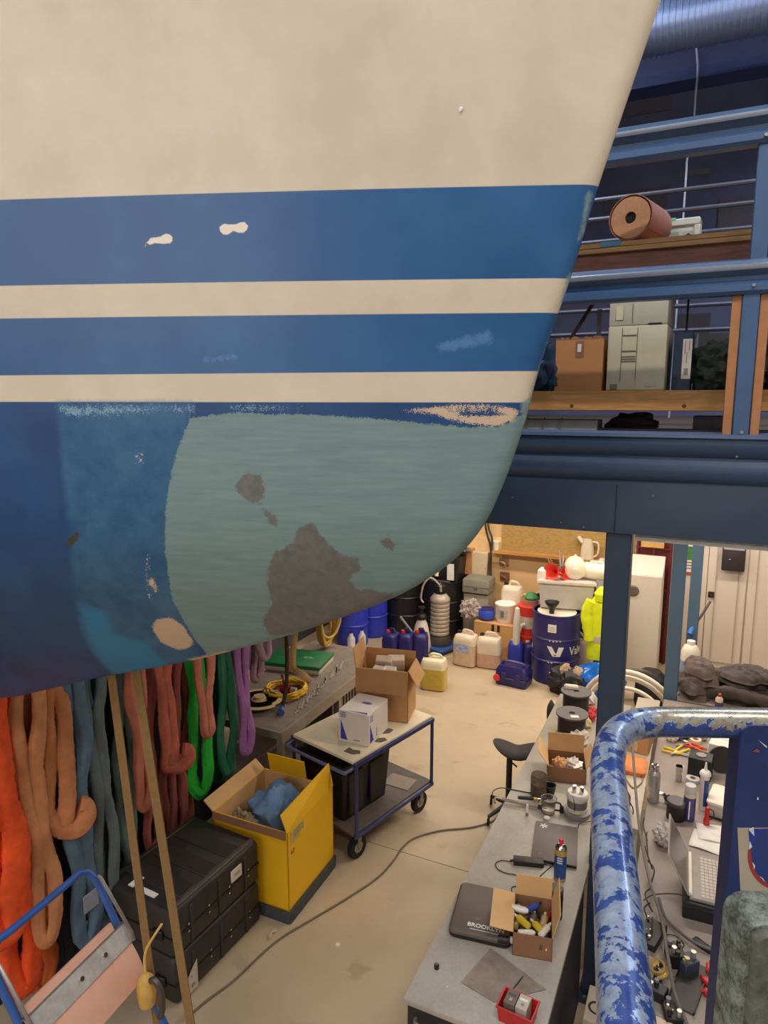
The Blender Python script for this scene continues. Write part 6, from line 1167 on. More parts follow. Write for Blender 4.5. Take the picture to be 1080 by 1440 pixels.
def can_lying(x, y, r, l, label, axis_rz):
    t = thing('white_canister', label, 'canister', ontub(x, y), axis_rz, 'white canisters on the tub'); b = MB(); b.M = Matrix.Translation((0, 0, r)) @ Matrix.Rotation(R(90), 4, 'X'); b.lathe([(.001, -l / 2), (r * .9, -l / 2), (r, -l / 2 + .02), (r, l / 2 - .02), (r * .85, l / 2), (.03, l / 2 + .02)], 24).build('can_body', mat((242, 228, 204), .4, var=.03, name='cream_white_can'), t); b = MB(); b.M = Matrix.Translation((0, 0, r)) @ Matrix.Rotation(R(90), 4, 'X'); b.cyl((0, 0, l / 2 + .02), (0, 0, l / 2 + .06), .03, n=12).build('cap', WHITE, t); b = MB(); b.M = Matrix.Translation((0, 0, r)); b.tube(smooth_path([(0, -l * .2, r * .95), (0, -l * .2, r * 1.15), (0, l * .2, r * 1.15), (0, l * .2, r * .95)]), .014, 8).build('handle', mat((242, 228, 204), .4, var=.03, name='cream_white_can'), t); return t
can_lying(.1, .02, .13, .26, 'round white canister lying on the tub, its bottom facing out', R(12)); can_lying(.36, -.02, .105, .32, 'long white canister lying across the right end of the tub', R(82))
for k, (x, y, h, a, lb) in enumerate(((-.06, .12, .2, -12, 'steel tongs standing up behind the red funnels, the tallest'), (-.1, .1, .13, 25, 'dark clamp behind the red funnels, the middle one'), (-.24, .12, .12, 40, 'dark clamp behind the red funnels, the leftmost'), (-.15, .14, .15, -30, 'brown handled clamp behind the red funnels'))):
    t = thing('clamp', lb, 'tool', ontub(x, y)); m = [STEEL, mat((70, 62, 58), .4, .5, name='dark_clamp_metal'), mat((84, 72, 64), .4, .5, name='brown_clamp_metal'), mat((140, 104, 70), .5, name='tan_clamp')][k]; b = MB(); b.M = Matrix.Rotation(R(a), 4, 'Y'); b.tube([(0, 0, .01), (.01, 0, h), (.014, 0, h * 1.6)], [.014, .012, .008], 8).build('arm', m, t); b = MB(); b.M = Matrix.Rotation(R(a + 14), 4, 'Y'); b.tube([(0, 0, .01), (.0, .02, h), (-.01, .02, h * 1.3)], [.014, .012, .008], 8).build('arm', m, t); MB().cyl((-.02, .0, h * .5), (.04, 0, h * .5), .012, n=8).build('pivot', BLACKPL, t)
# jug on the ledge
a = ay(826, 781, YB - .3); t = thing('white_jug', 'white plastic jug with spout on the ledge below the strand board', 'jug', (ay(826, 780, YB - .08).x, YB - .11, ZL)); MB().loft([(0, .09, .055, .05), (.16, .082, .05, .05), (.25, .06, .05, .04), (.27, .062, .05, .04, -.01)], 6).build('jug_body', mat((220, 204, 178), .4, var=.05, name='milky_jug'), t); MB().tube(smooth_path([(-.05, 0, .22), (-.09, 0, .25), (-.13, 0, .3)]), [.035] * 6 + [.03] * 6 + [.022], 10).build('spout', mat((220, 204, 178), .4, var=.05, name='milky_jug'), t); MB().tube(smooth_path([(.06, 0, .24), (.14, 0, .22), (.14, 0, .08), (.085, 0, .03)]), .014, 8).build('handle', mat((220, 204, 178), .4, var=.05, name='milky_jug'), t)
MB().box((ay(812, 785, YB).x, YB - .16, ZL - .05), (-.97, YB - .021, ZL - .002)).build('ledge_step', PINE, wb)
tag(MB().at((ay(846, 800, 9.2).x, 9.2, ay(846, 806, 9.2).z - .0)).lathe([(.06, -.9), (.06, .0), (.06, .14), (.03, .2), (.001, .2)], 14).build('white_post', mat((214, 206, 210), .5, name='lilac_white_plastic')), 'lilac white plastic pole behind the white canisters', 'pole')
# red pails, funnel
p = ay(743, 905, 8.75); t = thing('red_pail', 'red pail with white label, lower of two beside the oil drum', 'pail', (p.x, 8.75, 0), 0, 'stacked red pails'); MB().lathe([(.14, 0), (.155, .36), (.162, .365), (.162, .39), (.15, .395), (.001, .395)], 22).build('pail_body', REDBR, t)
t = thing('red_pail', 'red pail with white label, upper of two beside the oil drum', 'pail', (p.x, 8.75, .397), 0, 'stacked red pails'); MB().lathe([(.14, 0), (.155, .36), (.162, .365), (.162, .39), (.15, .395), (.001, .395)], 22).build('pail_body', REDBR, t); MB().rings([[(r * math.cos(R(a)), r * math.sin(R(a)), z) for a in range(-130, -50, 8)] for r, z in ((.147, .1), (.153, .26))], cyc=False, cap=False).build('label', mat((216, 200, 180), .6, name='cream_label'), t)
lathe_thing('green_funnel', 'green and white funnel on the red pails', 'funnel', (p.x + .02, 8.75, .793), [('brown_base', [(.1, 0), (.1, .07), (.08, .08)], mat((186, 128, 104), .6, name='brown_tin')), ('green_cone', [(.09, .08), (.1, .1), (.05, .16), (.02, .17), (.001, .17)], mat((60, 136, 80), .5, name='green_plastic_funnel'))], 16)
p = ay(737, 868, 8.6); tag(MB().at((p.x - .08, 8.55, .0)).lathe([(.05, 0), (.05, .62), (.04, .7), (.03, .78), (.001, .8)], 14).build('white_bottle', WHITEPL), 'tall white bottle squeezed beside the red pails', 'bottle')
p = az(727, 934); jerry(727, 922, .14, .2, .62, mat((110, 92, 140), .4, var=.2, name='lilac_can'), 'lilac can between the tan carton and the red pails', 0)
# blue cans and lying canister
t = jerry(723, 937, .2, .2, .36, mat((52, 62, 170), .4, var=.1, name='mid_blue_can'), 'mid blue small can with white hose before the red pails', 0, None, None, WHITE); MB().tube(smooth_path([(.02, -.02, .3), (.03, -.03, .42), (.06, -.02, .54), (.1, .0, .56)]), .022, 8).build('white_hose', WHITEPL, t)
jerry(744, 940, .22, .24, .36, NAVYPL, 'navy can with white cap close to the oil drum', R(20), None, None, WHITE)
p = az(718, 967); t = thing('oil_canister', 'navy ribbed canister lying on its side with a red cap', 'canister', (p.x, p.y + .15, 0), R(-6))
b = MB(); b.loft([(0, .19, .13, .04), (.02, .2, .14, .04), (.1, .2, .14, .04), (.11, .195, .13, .04), (.12, .2, .14, .04), (.18, .2, .13, .04), (.24, .17, .1, .04)], 4); b.build('can_body', NAVYPL, t)
for s in (-.09, .09): MB().box((s - .035, -.146, .03), (s + .035, -.13, .17), .008).build('rib_panel', NAVYPL, t)
MB().tube(smooth_path([(-.13, -.02, .22), (-.12, -.03, .28), (.12, -.03, .28), (.13, -.02, .22)]), .018, 8).build('handle', mat((70, 66, 130), .35, name='navy_highlight'), t); MB().cyl((-.17, -.16, .09), (-.17, -.12, .09), .042, n=16).build('cap', REDBR, t)
# dark sack with gloves, blue plastic, white can with hose, bins, hi-vis jacket
p = az(797, 968); tag(MB().at((p.x + .06, p.y - .14, 0)).blob((0, 0, .13), (.22, .16, .2), 41, .4, 2, 4).build('black_sack', BLACKPL), 'crumpled black sack before the oil drum', 'sack')
tag(MB().at((p.x + .0, p.y - .16, .2)).blob((0, 0, .08), (.07, .06, .09), 43, .35, 3).build('work_glove', mat((190, 160, 130), .5, var=.4, scale=20, name='tan_leather')), 'tan work glove on the black sack, the left one', 'glove'); tag(MB().at((p.x + .15, p.y - .16, .2)).blob((0, 0, .07), (.07, .06, .09), 44, .35, 3).build('work_glove', mat((190, 160, 130), .5, var=.4, scale=20, name='tan_leather')), 'tan work glove on the black sack, the right one', 'glove')
p = az(833, 975); tag(MB().at((p.x + .08, p.y - .06, 0)).blob((0, 0, .18), (.26, .18, .25), 51, .3, 1.6, 4).build('blue_plastic_bag', mat((36, 112, 214), .12, var=.08, bump=.3, bscale=14, name='glossy_blue_film')), 'glossy blue plastic bag beside the black sack', 'bag')
p = az(822, 945); t = thing('white_can', 'narrow white can with grey hose before the yellow jacket', 'canister', (p.x, p.y + .05, 0)); MB().loft([(0, .09, .08, .03), (.38, .09, .08, .03), (.42, .06, .05, .03)], 4).build('can_body', MILKY, t); MB().tube(smooth_path([(.02, 0, .4), (-.12, 0, .55), (-.1, 0, .7), (.02, 0, .78), (.1, 0, .74)]), .018, 8).build('hose', mat((190, 176, 160), .5, name='grey_beige_hose'), t)
p = ay(838, 850, 9.1); t = thing('black_locker', 'black cabinet with white letters behind the yellow jacket', 'cabinet', (p.x + .1, 9.2, 0)); MB().box((-.28, -.2, 0), (.16, .2, .98), .006).build('cabinet_body', BLACKPL, t); MB().box((-.27, -.208, .5), (.15, -.2, .93), .003).build('door_panel', mat((34, 32, 36), .5, name='black_panel'), t); text('RZ', .13, PAPER, t, loc=(-.16, -.209, .44), rot=(R(90), 0, 0)); text('rt', .1, PAPER, t, loc=(-.16, -.209, .36), rot=(R(90), 0, 0)); MB().box((-.28, -.21, .3), (.16, -.2, .34)).build('strip', PAPER, t)
yj = 8.2; pa, pb = ay(829, 835, yj), ay(858, 928, yj)
t = thing('hi_vis_jacket', 'bright yellow high visibility jacket hanging behind the blue column', 'jacket', (ay(850, 880, yj).x, yj, pb.z)); HV = mat((226, 236, 20), .7, var=.12, scale=10, bump=.4, bscale=20, name='hi_vis_yellow'); hj = pa.z - pb.z
MB().loft([(0, .19, .09, .07), (.2, .2, .1, .07, .01), (hj * .6, .18, .09, .07), (hj * .85, .2, .1, .08, .01), (hj * .97, .13, .08, .06), (hj * 1.05, .08, .06, .05)], 6).build('body', HV, t, 60); MB().tube(smooth_path([(-.15, -.03, hj * .9), (-.2, -.05, hj * .7), (-.17, -.08, hj * .45), (-.15, -.09, hj * .3)]), [.075] * 6 + [.07] * 6 + [.06] * 6 + [.055], 12, jit=.2).build('sleeve', HV, t); MB().tube(smooth_path([(.15, -.03, hj * .9), (.2, -.05, hj * .7), (.19, -.08, hj * .3)]), [.075] * 6 + [.065] * 6 + [.055], 12, jit=.2).build('sleeve', HV, t)
MB().loft([(.22, .205, .105, .07, .01), (.3, .203, .103, .07, .01)], 6).build('reflective_band', mat((196, 190, 176), .4, .3, name='silver_band'), t); MB().loft([(hj * .93, .12, .1, .06, 0, -.01), (hj * 1.04, .13, .1, .08, 0, -.02), (hj * 1.12, .08, .06, .05)], 6).build('hood', HV, t)
MB().cyl((0, .1, -pb.z), (0, .1, hj * 1.08), .018, n=10).build('coat_stand_pole', BLACKPL, t); MB().cyl((0, .1, hj * 1.06), (0, 0, hj * 1.08), .012, n=8).build('hook', BLACKPL, t)
for a in (0, 120, 240): MB().cyl((0, .1, -pb.z + .05), (.22 * math.cos(R(a)), .1 + .22 * math.sin(R(a)), -pb.z + .015), .014, n=8).build('stand_foot', BLACKPL, t)
# white cabinet with sloping top
FXa, FXb = ay(868, 900, 8.9).x, ay(926, 900, 8.9).x; zf, zb_ = ay(900, 808, 8.9).z, ay(905, 779, 9.4).z
t = thing('white_cabinet', 'tall white cabinet with sloping top and round vent', 'cabinet', ((FXa + FXb) / 2, 8.9, 0)); w = (FXb - FXa) / 2
MB().rings([[(x, 0, .04), (x, 0, zf), (x, .45, zb_), (x, .45, .04)] for x in (-w, w)]).build('cabinet_body', mat((238, 226, 214), .45, var=.03, name='off_white_cabinet'), t, 20); MB().box((-w + .03, .03, 0), (w - .03, .42, .04)).build('plinth', mat((90, 80, 70), .7, name='dark_plinth'), t)
MB().box((-w + .004, -.012, .06), (w - .004, 0, zf - .01), .004).build('front_door', mat((226, 212, 198), .45, var=.03, name='white_door_panel'), t)
v = ay(890, 831, 8.88); b = MB(); b.M = Matrix.Translation((v.x - t.location.x, -.012, v.z)) @ Matrix.Rotation(R(90), 4, 'X'); b.lathe([(.001, .004), (.02, .01), (.06, .01), (.075, .002), (.075, -.004)], 22).build('round_vent', mat((136, 124, 116), .5, .3, name='grey_vent'), t)
for k in range(5): b = MB(); b.M = Matrix.Translation((v.x - t.location.x, -.024, v.z - .044 + .022 * k)); b.box((-.05, -.002, 0), (.05, .002, .006)).build('vent_slat', mat((96, 86, 80), .5, name='dark_vent'), t)
rx0, rx1 = ay(893, 800, 9.45).x, ay(944, 800, 9.45).x; t = thing('red_rack', 'dark red wall rack with tan panel behind the white cabinet', 'rack', ((rx0 + rx1) / 2, 9.47, 0)); w = (rx1 - rx0) / 2
MB().box((-w, -.02, 0), (w, .07, 1.95)).build('back_panel', mat((122, 44, 44), .5, var=.1, name='dark_red_panel'), t)
for x in (-w + .02, w - .02, 0): MB().box((x - .015, -.06, 0), (x + .015, -.02, 1.95)).build('upright', mat((104, 36, 38), .5, name='dark_red_upright'), t)
for z in (.5, 1.0, 1.55): MB().box((-w, -.07, z), (w, -.02, z + .02)).build('shelf', mat((104, 36, 38), .5, name='dark_red_upright'), t)
MB().box((-w + .06, -.09, 1.57), (w - .1, -.03, 1.8), .004).build('tan_panel', mat((206, 160, 90), .6, name='tan_panel'), t)
# broom, pail with bluish liquid
a, b_ = ay(999, 846, 9.0), ay(968, 900, 8.6); t = thing('blue_broom', 'blue squeegee with dark handle leaning by the white doors', 'broom', (b_.x, b_.y, 0)); o_ = Vector((b_.x, b_.y, 0)); MB().cyl(a - o_, ay(972, 888, 8.7) - o_, .014, n=8).build('handle', mat((90, 80, 80), .5, name='dark_handle'), t); MB().cyl(ay(978, 872, 8.78) - o_, ay(970, 892, 8.68) - o_, .035, n=10).build('blue_socket', mat((60, 120, 206), .4, name='bright_blue_grip'), t); MB().cyl(ay(970, 892, 8.68) - o_, (-.0, 0, .1), .02, n=8).build('lower_handle', mat((60, 84, 120), .5, name='blue_grey_handle'), t); MB().box((-.16, -.04, 0), (.16, .04, .1), .01).build('head', mat((50, 90, 160), .5, name='blue_head'), t)
p = az(968, 950, .0); t = lathe_thing('blue_water_can', 'white can of pale blue liquid beside the farther column', 'canister', (ay(970, 930, 7.9).x, 7.9, .45), [('liquid', [(.09, 0), (.095, .01), (.095, .2)], mat((150, 166, 216), .3, name='pale_blue_liquid')), ('upper_body', [(.096, .2), (.096, .3), (.07, .36), (.04, .38)], WHITEPL), ('cap', [(.042, .38), (.042, .42), (.001, .42)], WHITE)], 18)
t = thing('low_stand', 'low black stand under the pale blue liquid can', 'stand', (t.location.x, 7.9, 0)); MB().box((-.16, -.16, .4), (.16, .16, .448), .005).build('stand_top', BLACKPL, t)
for sx in (-.13, .13):
    for sy in (-.13, .13): MB().box((sx - .015, sy - .015, 0), (sx + .015, sy + .015, .4)).build('leg', BLACKPL, t)
t = thing('vacuum_hose', 'grey black vacuum cleaner beside the white cabinet foot', 'vacuum', (ay(915, 960, 8.0).x, 8.0, 0)); MB().loft([(.04, .15, .15, .1), (.06, .17, .17, .12), (.35, .16, .16, .12), (.42, .1, .1, .08)], 6).build('tank', BLACKPL, t); MB().tube(smooth_path([(.0, -.1, .4), (-.1, -.15, .45), (-.25, -.1, .4), (-.35, 0, .3)]), .03, 10).build('hose', mat((92, 84, 78), .5, name='grey_vacuum_hose'), t); MB().cyl((0, 0, .0), (0, 0, .05), .16, n=16).build('base_ring', RUBBER, t); MB().cyl((.16, .05, .1), (.24, .1, .9), .018, n=8).build('wand', mat((150, 140, 130), .4, .4, name='steel_wand'), t)

# ================================================================ things on the mezzanine shelves
def shelf_pt(px, py, y): return ay(px, py, y)
a, b = ay(779, 548, 4.06), ay(849, 474, 4.06); t = thing('cardboard_box', 'brown carton with torn tape on the pine shelf', 'box', ((a.x + b.x) / 2, 4.07, ZS1 + .001)); w = (b.x - a.x) / 2; h = b.z - a.z
MB().box((-w, 0, 0), (w, .3, h)).build('carton', mat((196, 140, 90), .85, var=.05, name='shelf_carton'), t)
MB().rings([[(-w + k * w / 8, y, h + (rnd.random() * .02 if 0 < z else -.001)) for k in range(17)] for y, z in ((0, 0), (0, 1), (.004, 1), (.004, 0))], closed=True, cyc=False, cap=False).build('torn_edge', CARDDK, t)
MB().box((-.02, -.003, h - .1), (.025, .0, h - .01)).build('tape', mat((150, 110, 90), .3, name='brown_tape'), t); MB().box((-.01, -.005, h - .07), (.012, -.003, h - .025), .002).build('torn_paper', PAPER, t)
a, b = ay(851, 546, 4.05), ay(941, 432, 4.05); t = thing('printer', 'beige office printer standing on end on the pine shelf', 'printer', ((a.x + b.x) / 2, 4.06, ZS1 + .001), R(-2)); w = (b.x - a.x) / 2; h = b.z - a.z
BEIGE = mat((206, 200, 172), .45, var=.04, name='aged_beige_plastic'); BEIGE2 = mat((190, 186, 166), .45, var=.04, name='darker_beige_plastic'); SH = mat((110, 106, 92), .6, name='groove_grey')
MB().box((-w, 0, 0), (w, .36, h * .83), .008, 2).build('body', BEIGE, t); MB().box((-w, .005, h * .835), (w - .003, .36, h + .12), .006, 2).build('scanner_unit', BEIGE2, t)
for z in (.5, .43, .40, .37, .70): MB().box((-w * .5, -.004, h * z), (-w * .02, .001, h * z + .005)).build('vent_slot', SH, t)
for x in (-w * .52, 0): MB().box((x, -.003, .05), (x + .003, .001, h * .8)).build('panel_groove', SH, t)
MB().box((-w * .85, -.006, .005), (-w * .6, .001, .035), .003).build('foot_recess', mat((130, 126, 118), .5, name='grey_recess'), t); MB().box((w * .35, -.005, .02), (w * .72, .001, .04), .002).build('foot_recess', BEIGE2, t); MB().box((w * .35, -.003, h * .835), (w * .8, .002, h * .85)).build('dark_slot', INK, t)
MB().box((-w * .78, -.002, h * .9), (-w * .5, .006, h * 1.08), .003).build('button_panel', BEIGE, t); MB().box((-w * .2, -.003, h * .86), (-w * .19, .006, h * 1.1)).build('panel_groove', SH, t)
a, b = ay(943, 545, 4.08), ay(976, 460, 4.08); t = thing('blue_case', 'dark blue upright case with white barcode label on the pine shelf', 'case', ((a.x + b.x) / 2, 4.09, ZS1 + .001)); w = (b.x - a.x) / 2; h = b.z - a.z
MB().loft([(0, w, .16, .01, 0, .16), (h - .01, w, .16, .01, 0, .16), (h, w - .01, .15, .01, 0, .16)], 3).build('case_body', mat((40, 58, 80), .5, var=.08, name='dark_blue_case'), t); MB().box((-.0, -.004, .06), (.046, 0, .27)).build('label', mat((226, 212, 204), .7, name='label_paper'), t)
for x, z0, z1 in ((.01, .19, .26), (.02, .14, .2), (.03, .21, .26)): MB().box((x, -.005, z0), (x + .004, -.004, z1)).build('print_line', GREYINK, t)
MB().box((.012, -.0048, .08), (.032, -.004, .115)).build('print_block', mat((150, 140, 130), .7, name='grey_print_block'), t)
tag(MB().at((ay(766, 540, 4.08).x, 4.13, ZS1)).blob((0, 0, .11), (.09, .1, .15), 61, .4, 2, 4).build('blue_sheet_bag', mat((34, 62, 92), .4, var=.2, bump=.4, bscale=30, name='dark_blue_film')), 'crumpled dark blue bag left of the shelf carton', 'bag')
tag(MB().at((ay(1005, 540, 4.2).x, 4.24, ZS1)).blob((0, 0, .12), (.13, .12, .14), 62, .5, 2.4, 4).build('green_net', mat((44, 52, 46), .9, var=.4, scale=20, name='dark_green_net'), smooth=0), 'dark green netting heap on the pine shelf beside the post', 'net')
tag(MB().at((ay(1075, 540, 4.2).x, 4.2, ZS1)).blob((0, 0, .14), (.1, .12, .18), 63, .4, 2.4, 4).build('black_bag', BLACKPL), 'black bag on the pine shelf right of the post', 'bag')
a = ay(1015, 520, 4.45); t = thing('sheet_metal', 'grey metal sheet leaning behind the green netting', 'panel', (a.x, 4.44, ZS1 + .001), R(-6)); b = MB(); b.M = Matrix.Rotation(R(-8), 4, 'X'); b.box((-.14, 0, 0), (.14, .012, .33)).build('panel_sheet', mat((104, 104, 110), .5, name='grey_sheet_metal'), t); b = MB(); b.M = Matrix.Rotation(R(-8), 4, 'X'); b.box((-.15, -.005, -.0), (-.14, .017, .335)).build('panel_edge', GALV, t)
a = ay(832, 430, 4.5); b = ay(800, 480, 4.42); tag(MB().tube([Vector((b.x, b.y, ZS1 + .01)), b, a, a + (a - b) * .5], .012, 8).build('brown_stick', mat((90, 72, 66), .6, name='brown_stick')), 'brown stick leaning behind the shelf carton', 'stick')
tag(MB().at((ay(842, 470, 4.5).x, 4.5, ZS1)).box((-.012, -.012, 0), (.012, .012, .5)).build('white_pipe', mat((150, 148, 154), .5, name='pale_pipe')), 'pale upright pipe between the shelf carton and the printer', 'pipe')
tag(MB().at((ay(967, 440, 4.5).x, 4.5, ZS1)).box((-.006, -.006, 0), (.006, .006, .55)).build('black_rod', BLACKPL), 'thin black rod upright behind the dark blue case', 'rod')
# under the pine shelf
a, b = ay(752, 598, 3.95), ay(836, 582, 3.95); t = thing('grey_tray', 'long pale grey tray with wire loops under the pine shelf', 'tray', (a.x - .1, 4.08, 3.272)); MB().box((-.1, 0, 0), (b.x - a.x + .1, .2, .075), .004).build('tray_body', mat((150, 152, 148), .5, name='pale_grey_tray'), t)
for k in range(3): MB().tube(smooth_path([(.02 + .1 * k, -.012, .0), (.02 + .1 * k, -.016, .06), (.03 + .1 * k, .0, .085)]), .005, 6).build('wire_loop', GALV, t)
tag(MB().at((ay(880, 600, 4.1).x, 4.1, 3.272)).box((-.28, 0, 0), (.8, .08, .03), .003).build('dark_profile', mat((70, 66, 66), .5, .3, name='dark_profile')), 'long dark metal profile lying under the pine shelf', 'profile')
tag(MB().at((ay(890, 590, 4.3).x, 4.32, 3.272)).blob((0, 0, .05), (.14, .08, .06), 66, .4, 2).build('green_tarp', mat((80, 84, 76), .8, name='grey_green_tarp')), 'small grey green tarp roll under the pine shelf', 'tarp')
tag(MB().at((ay(1000, 590, 4.2).x, 4.2, 3.272)).box((-.09, 0, 0), (.14, .2, .1), .004).build('grey_carton', mat((92, 92, 98), .6, name='dark_grey_carton')), 'dark grey box under the pine shelf by the post', 'box')
# upper shelf
c = ay(887, 303, 4.07); rr_ = .118; t = thing('cork_roll', 'thick roll of brown cork sheet on the plywood shelf', 'roll', (c.x, 4.06, ZU + .001), R(-14)); CK_ = mat((206, 152, 114), .8, var=.1, scale=60, name='brown_cork')
b = MB(); b.M = Matrix.Translation((0, 0, rr_)) @ Matrix.Rotation(R(-90), 4, 'X'); b.lathe([(.03, 0), (rr_ - .012, 0), (rr_ - .012, .32), (.03, .32), (.03, 0)], 40).build('roll_core', CK_, t)
b = MB(); b.M = Matrix.Translation((0, 0, rr_)) @ Matrix.Rotation(R(-90), 4, 'X'); b.rings([[((rr_ - .008 + .004 * k / 40 + e) * math.cos(2 * math.pi * k / 40 + .6), (rr_ - .008 + .004 * k / 40 + e) * math.sin(2 * math.pi * k / 40 + .6), z) for k in range(41)] for e, z in ((0, -.004), (.005, -.004), (.005, .32), (0, .32))], closed=True, cyc=False, cap=False).build('outer_wrap', mat((168, 108, 84), .7, var=.1, name='reddish_wrap'), t)
b = MB(); b.M = Matrix.Translation((0, 0, rr_)) @ Matrix.Rotation(R(-90), 4, 'X'); b.lathe([(.001, .012), (.0298, .012)], 16, cap=False).build('dark_hole', RUBBER, t)
a, b = ay(922, 322, 4.2), ay(980, 276, 4.2); t = thing('white_crate', 'white plastic crate lid standing behind the cork roll', 'crate', ((a.x + b.x) / 2 - .01, 4.46, ZU + .001), R(-4)); w = (b.x - a.x) / 2 + .03; h = b.z - a.z + .03; WCR = mat((202, 206, 196), .5, var=.04, name='white_crate_plastic')
MB().box((-w, 0, 0), (w, .1, h), .008).build('crate_body', WCR, t); MB().box((-w, -.02, h - .04), (w, .1, h), .006).build('crate_rim', WCR, t); MB().box((w - .03, -.02, 0), (w, .1, h - .041), .005).build('corner_post', WCR, t)
for k in range(3): MB().box((-w + .03 + k * .07, -.008, .03), (-w + .075 + k * .07, .0, h - .07)).build('recess_panel', mat((180, 184, 176), .5, name='crate_recess'), t)
MB().box((-.08, -.022, h - .012), (.0, .1, h + .006), .003).build('green_tape', mat((120, 186, 150), .5, name='mint_tape'), t)
a = ay(944, 322, 4.2); t = tag(MB().at((a.x, 4.25, ZU + .002), R(-15)).grid(lambda u, v: ((u - .5) * .18, v * .2, .006 + .1 * max(0, u - .55) ** 1.2), 12, 4).build('dark_sheet', mat((78, 70, 74), .7, name='dark_sheet'), solid=.003), 'curled dark sheet between the cork roll and the white crate', 'sheet')
tag(MB().at((ay(858, 338, 4.04).x, 4.05, ZU + .001)).box((-.05, -.004, -.022), (.055, -.001, .002)).build('blue_tape', mat((74, 140, 172), .5, name='blue_tape')), 'strip of blue tape hanging on the plywood edge below the cork roll', 'tape')

# ================================================================ slings on their rack
t = thing('sling_rack', 'dark steel rack carrying the coloured lifting slings', 'rack', (-3.3, 3.2, 0))
for q in (-.115, 0, .115): MB().cyl((.12 + q, -1.1, 2.15), (.12 + q, 1.75, 2.15), .014, n=10).build('hanging_bar', mat((60, 64, 76), .5, .5, name='dark_rack_steel'), t)
for y in (-1.05, 1.0):
    MB().box((-.24, y - .03, 0), (-.18, y + .03, 2.135)).build('post', mat((60, 64, 76), .5, .5, name='dark_rack_steel'), t); MB().box((-.18, y - .02, 2.115), (.27, y + .02, 2.135)).build('arm', mat((60, 64, 76), .5, .5, name='dark_rack_steel'), t)
MB().box((-.3, -1.5, 0), (-.26, 1.1, 2.06)).build('shade_backing', mat((34, 34, 40), .8, name='black_shade_backing'), t); MB().box((-.3, -1.4, 0), (.1, -1.2, .012)).build('base_foot', GALV, t)  # black sheet added to stand for the shade behind the slings
def sling(pxs, ybot, rgb, r, label, dx=0.0, spread=.05, flat=.6, curl=None, seed=0, var=.22, name='lifting_sling'):
    """hanging loop: two strands over the bar, a soft bend at the bottom; pxs = pixel column near its lower end"""
    X = -3.18 + dx; b = ax(pxs, ybot, X); y0 = b.y; zb = max(b.z, .03) + r
    t = thing(name, label, 'sling', (X, y0, 0), 0, 'lifting slings on the rack'); m = mat(rgb, .85, var=var, scale=7, bump=.9, bscale=38, name='sling_cloth')
    sp = spread; wob = lambda z, k: .018 * math.sin(z * 5 + seed * 2 + k) + .01 * math.sin(z * 13 + seed + 2 * k)
    zt = 2.01
    down = [(wob(z, 0) * .6, -sp + wob(z, 1), z) for z in np.linspace(zt, zb + .12, 16)]
    up = [(wob(z, 3) * .6 + .02, sp + wob(z, 2), z) for z in np.linspace(zb + .12, zt, 16)]
    bend = [(0, -sp * .7, zb + .03), (.01, 0, zb), (.02, sp * .7, zb + .03)]
    top = [(.0, sp * .6, zt + .03), (-.02, 0, zt + .04), (-.0, -sp * .6, zt + .03)]
    P = smooth_path(down + bend + up + top, 7, True)
    P0s = P; N = len(P); rings = []
    for i, p in enumerate(P0s):
        tn = (P0s[(i + 1) % N] - P0s[i - 1]).normalized(); w = Vector((1, 0, 0)); w = (w - tn * w.dot(tn)).normalized(); v_ = tn.cross(w); ring = []
        fat = 1 + .22 * mnoise.noise(Vector((p.x * 4, p.y * 7 + seed * 3.1, p.z * 3.2)))
        for k in range(18):
            a = 2 * math.pi * k / 18
            fold = mnoise.noise(Vector((math.cos(a) * 1.5 + seed * 5, math.sin(a) * 1.5, p.z * 2.6))) * .34 + mnoise.noise(Vector((math.cos(a) * 3.4, math.sin(a) * 3.4 + seed * 3, p.z * 6))) * .2 + (.35 - abs(mnoise.noise(Vector((math.cos(a) * 1.2 + seed, math.sin(a) * 1.2, p.z * 24))))) * .22
            rd = r * fat * (1 + fold); ring.append(p + w * (rd * flat * math.cos(a)) + v_ * (rd * math.sin(a)))
        rings.append(ring)
    MB().rings(rings, True).build('sleeve', m, t, 180)
    MB().tube(smooth_path([(.0, 0, zt - .03), (.025, 0, zt + .02), (.02, 0, 2.105), (.0, 0, 2.118)], 4), .005, 6).build('hook', GALV, t)
    if curl: MB().tube(smooth_path([(0, 0, zb), (.05, .05, zb - .02), (.08, .1, zb + .02), (.06, .12, zb + .07), (.04, .09, zb + .09)]), r * 1.1, 10, jit=.2, seed=seed).build('curled_end', m, t)
    return t
OR_ = (238, 84, 30); TN = (196, 128, 84); BKG = (40, 40, 46); BLG = (92, 116, 134); PK = (196, 116, 92); GN = (44, 190, 60); DG = (44, 112, 84); PU = (158, 104, 160); MV = (150, 112, 128)
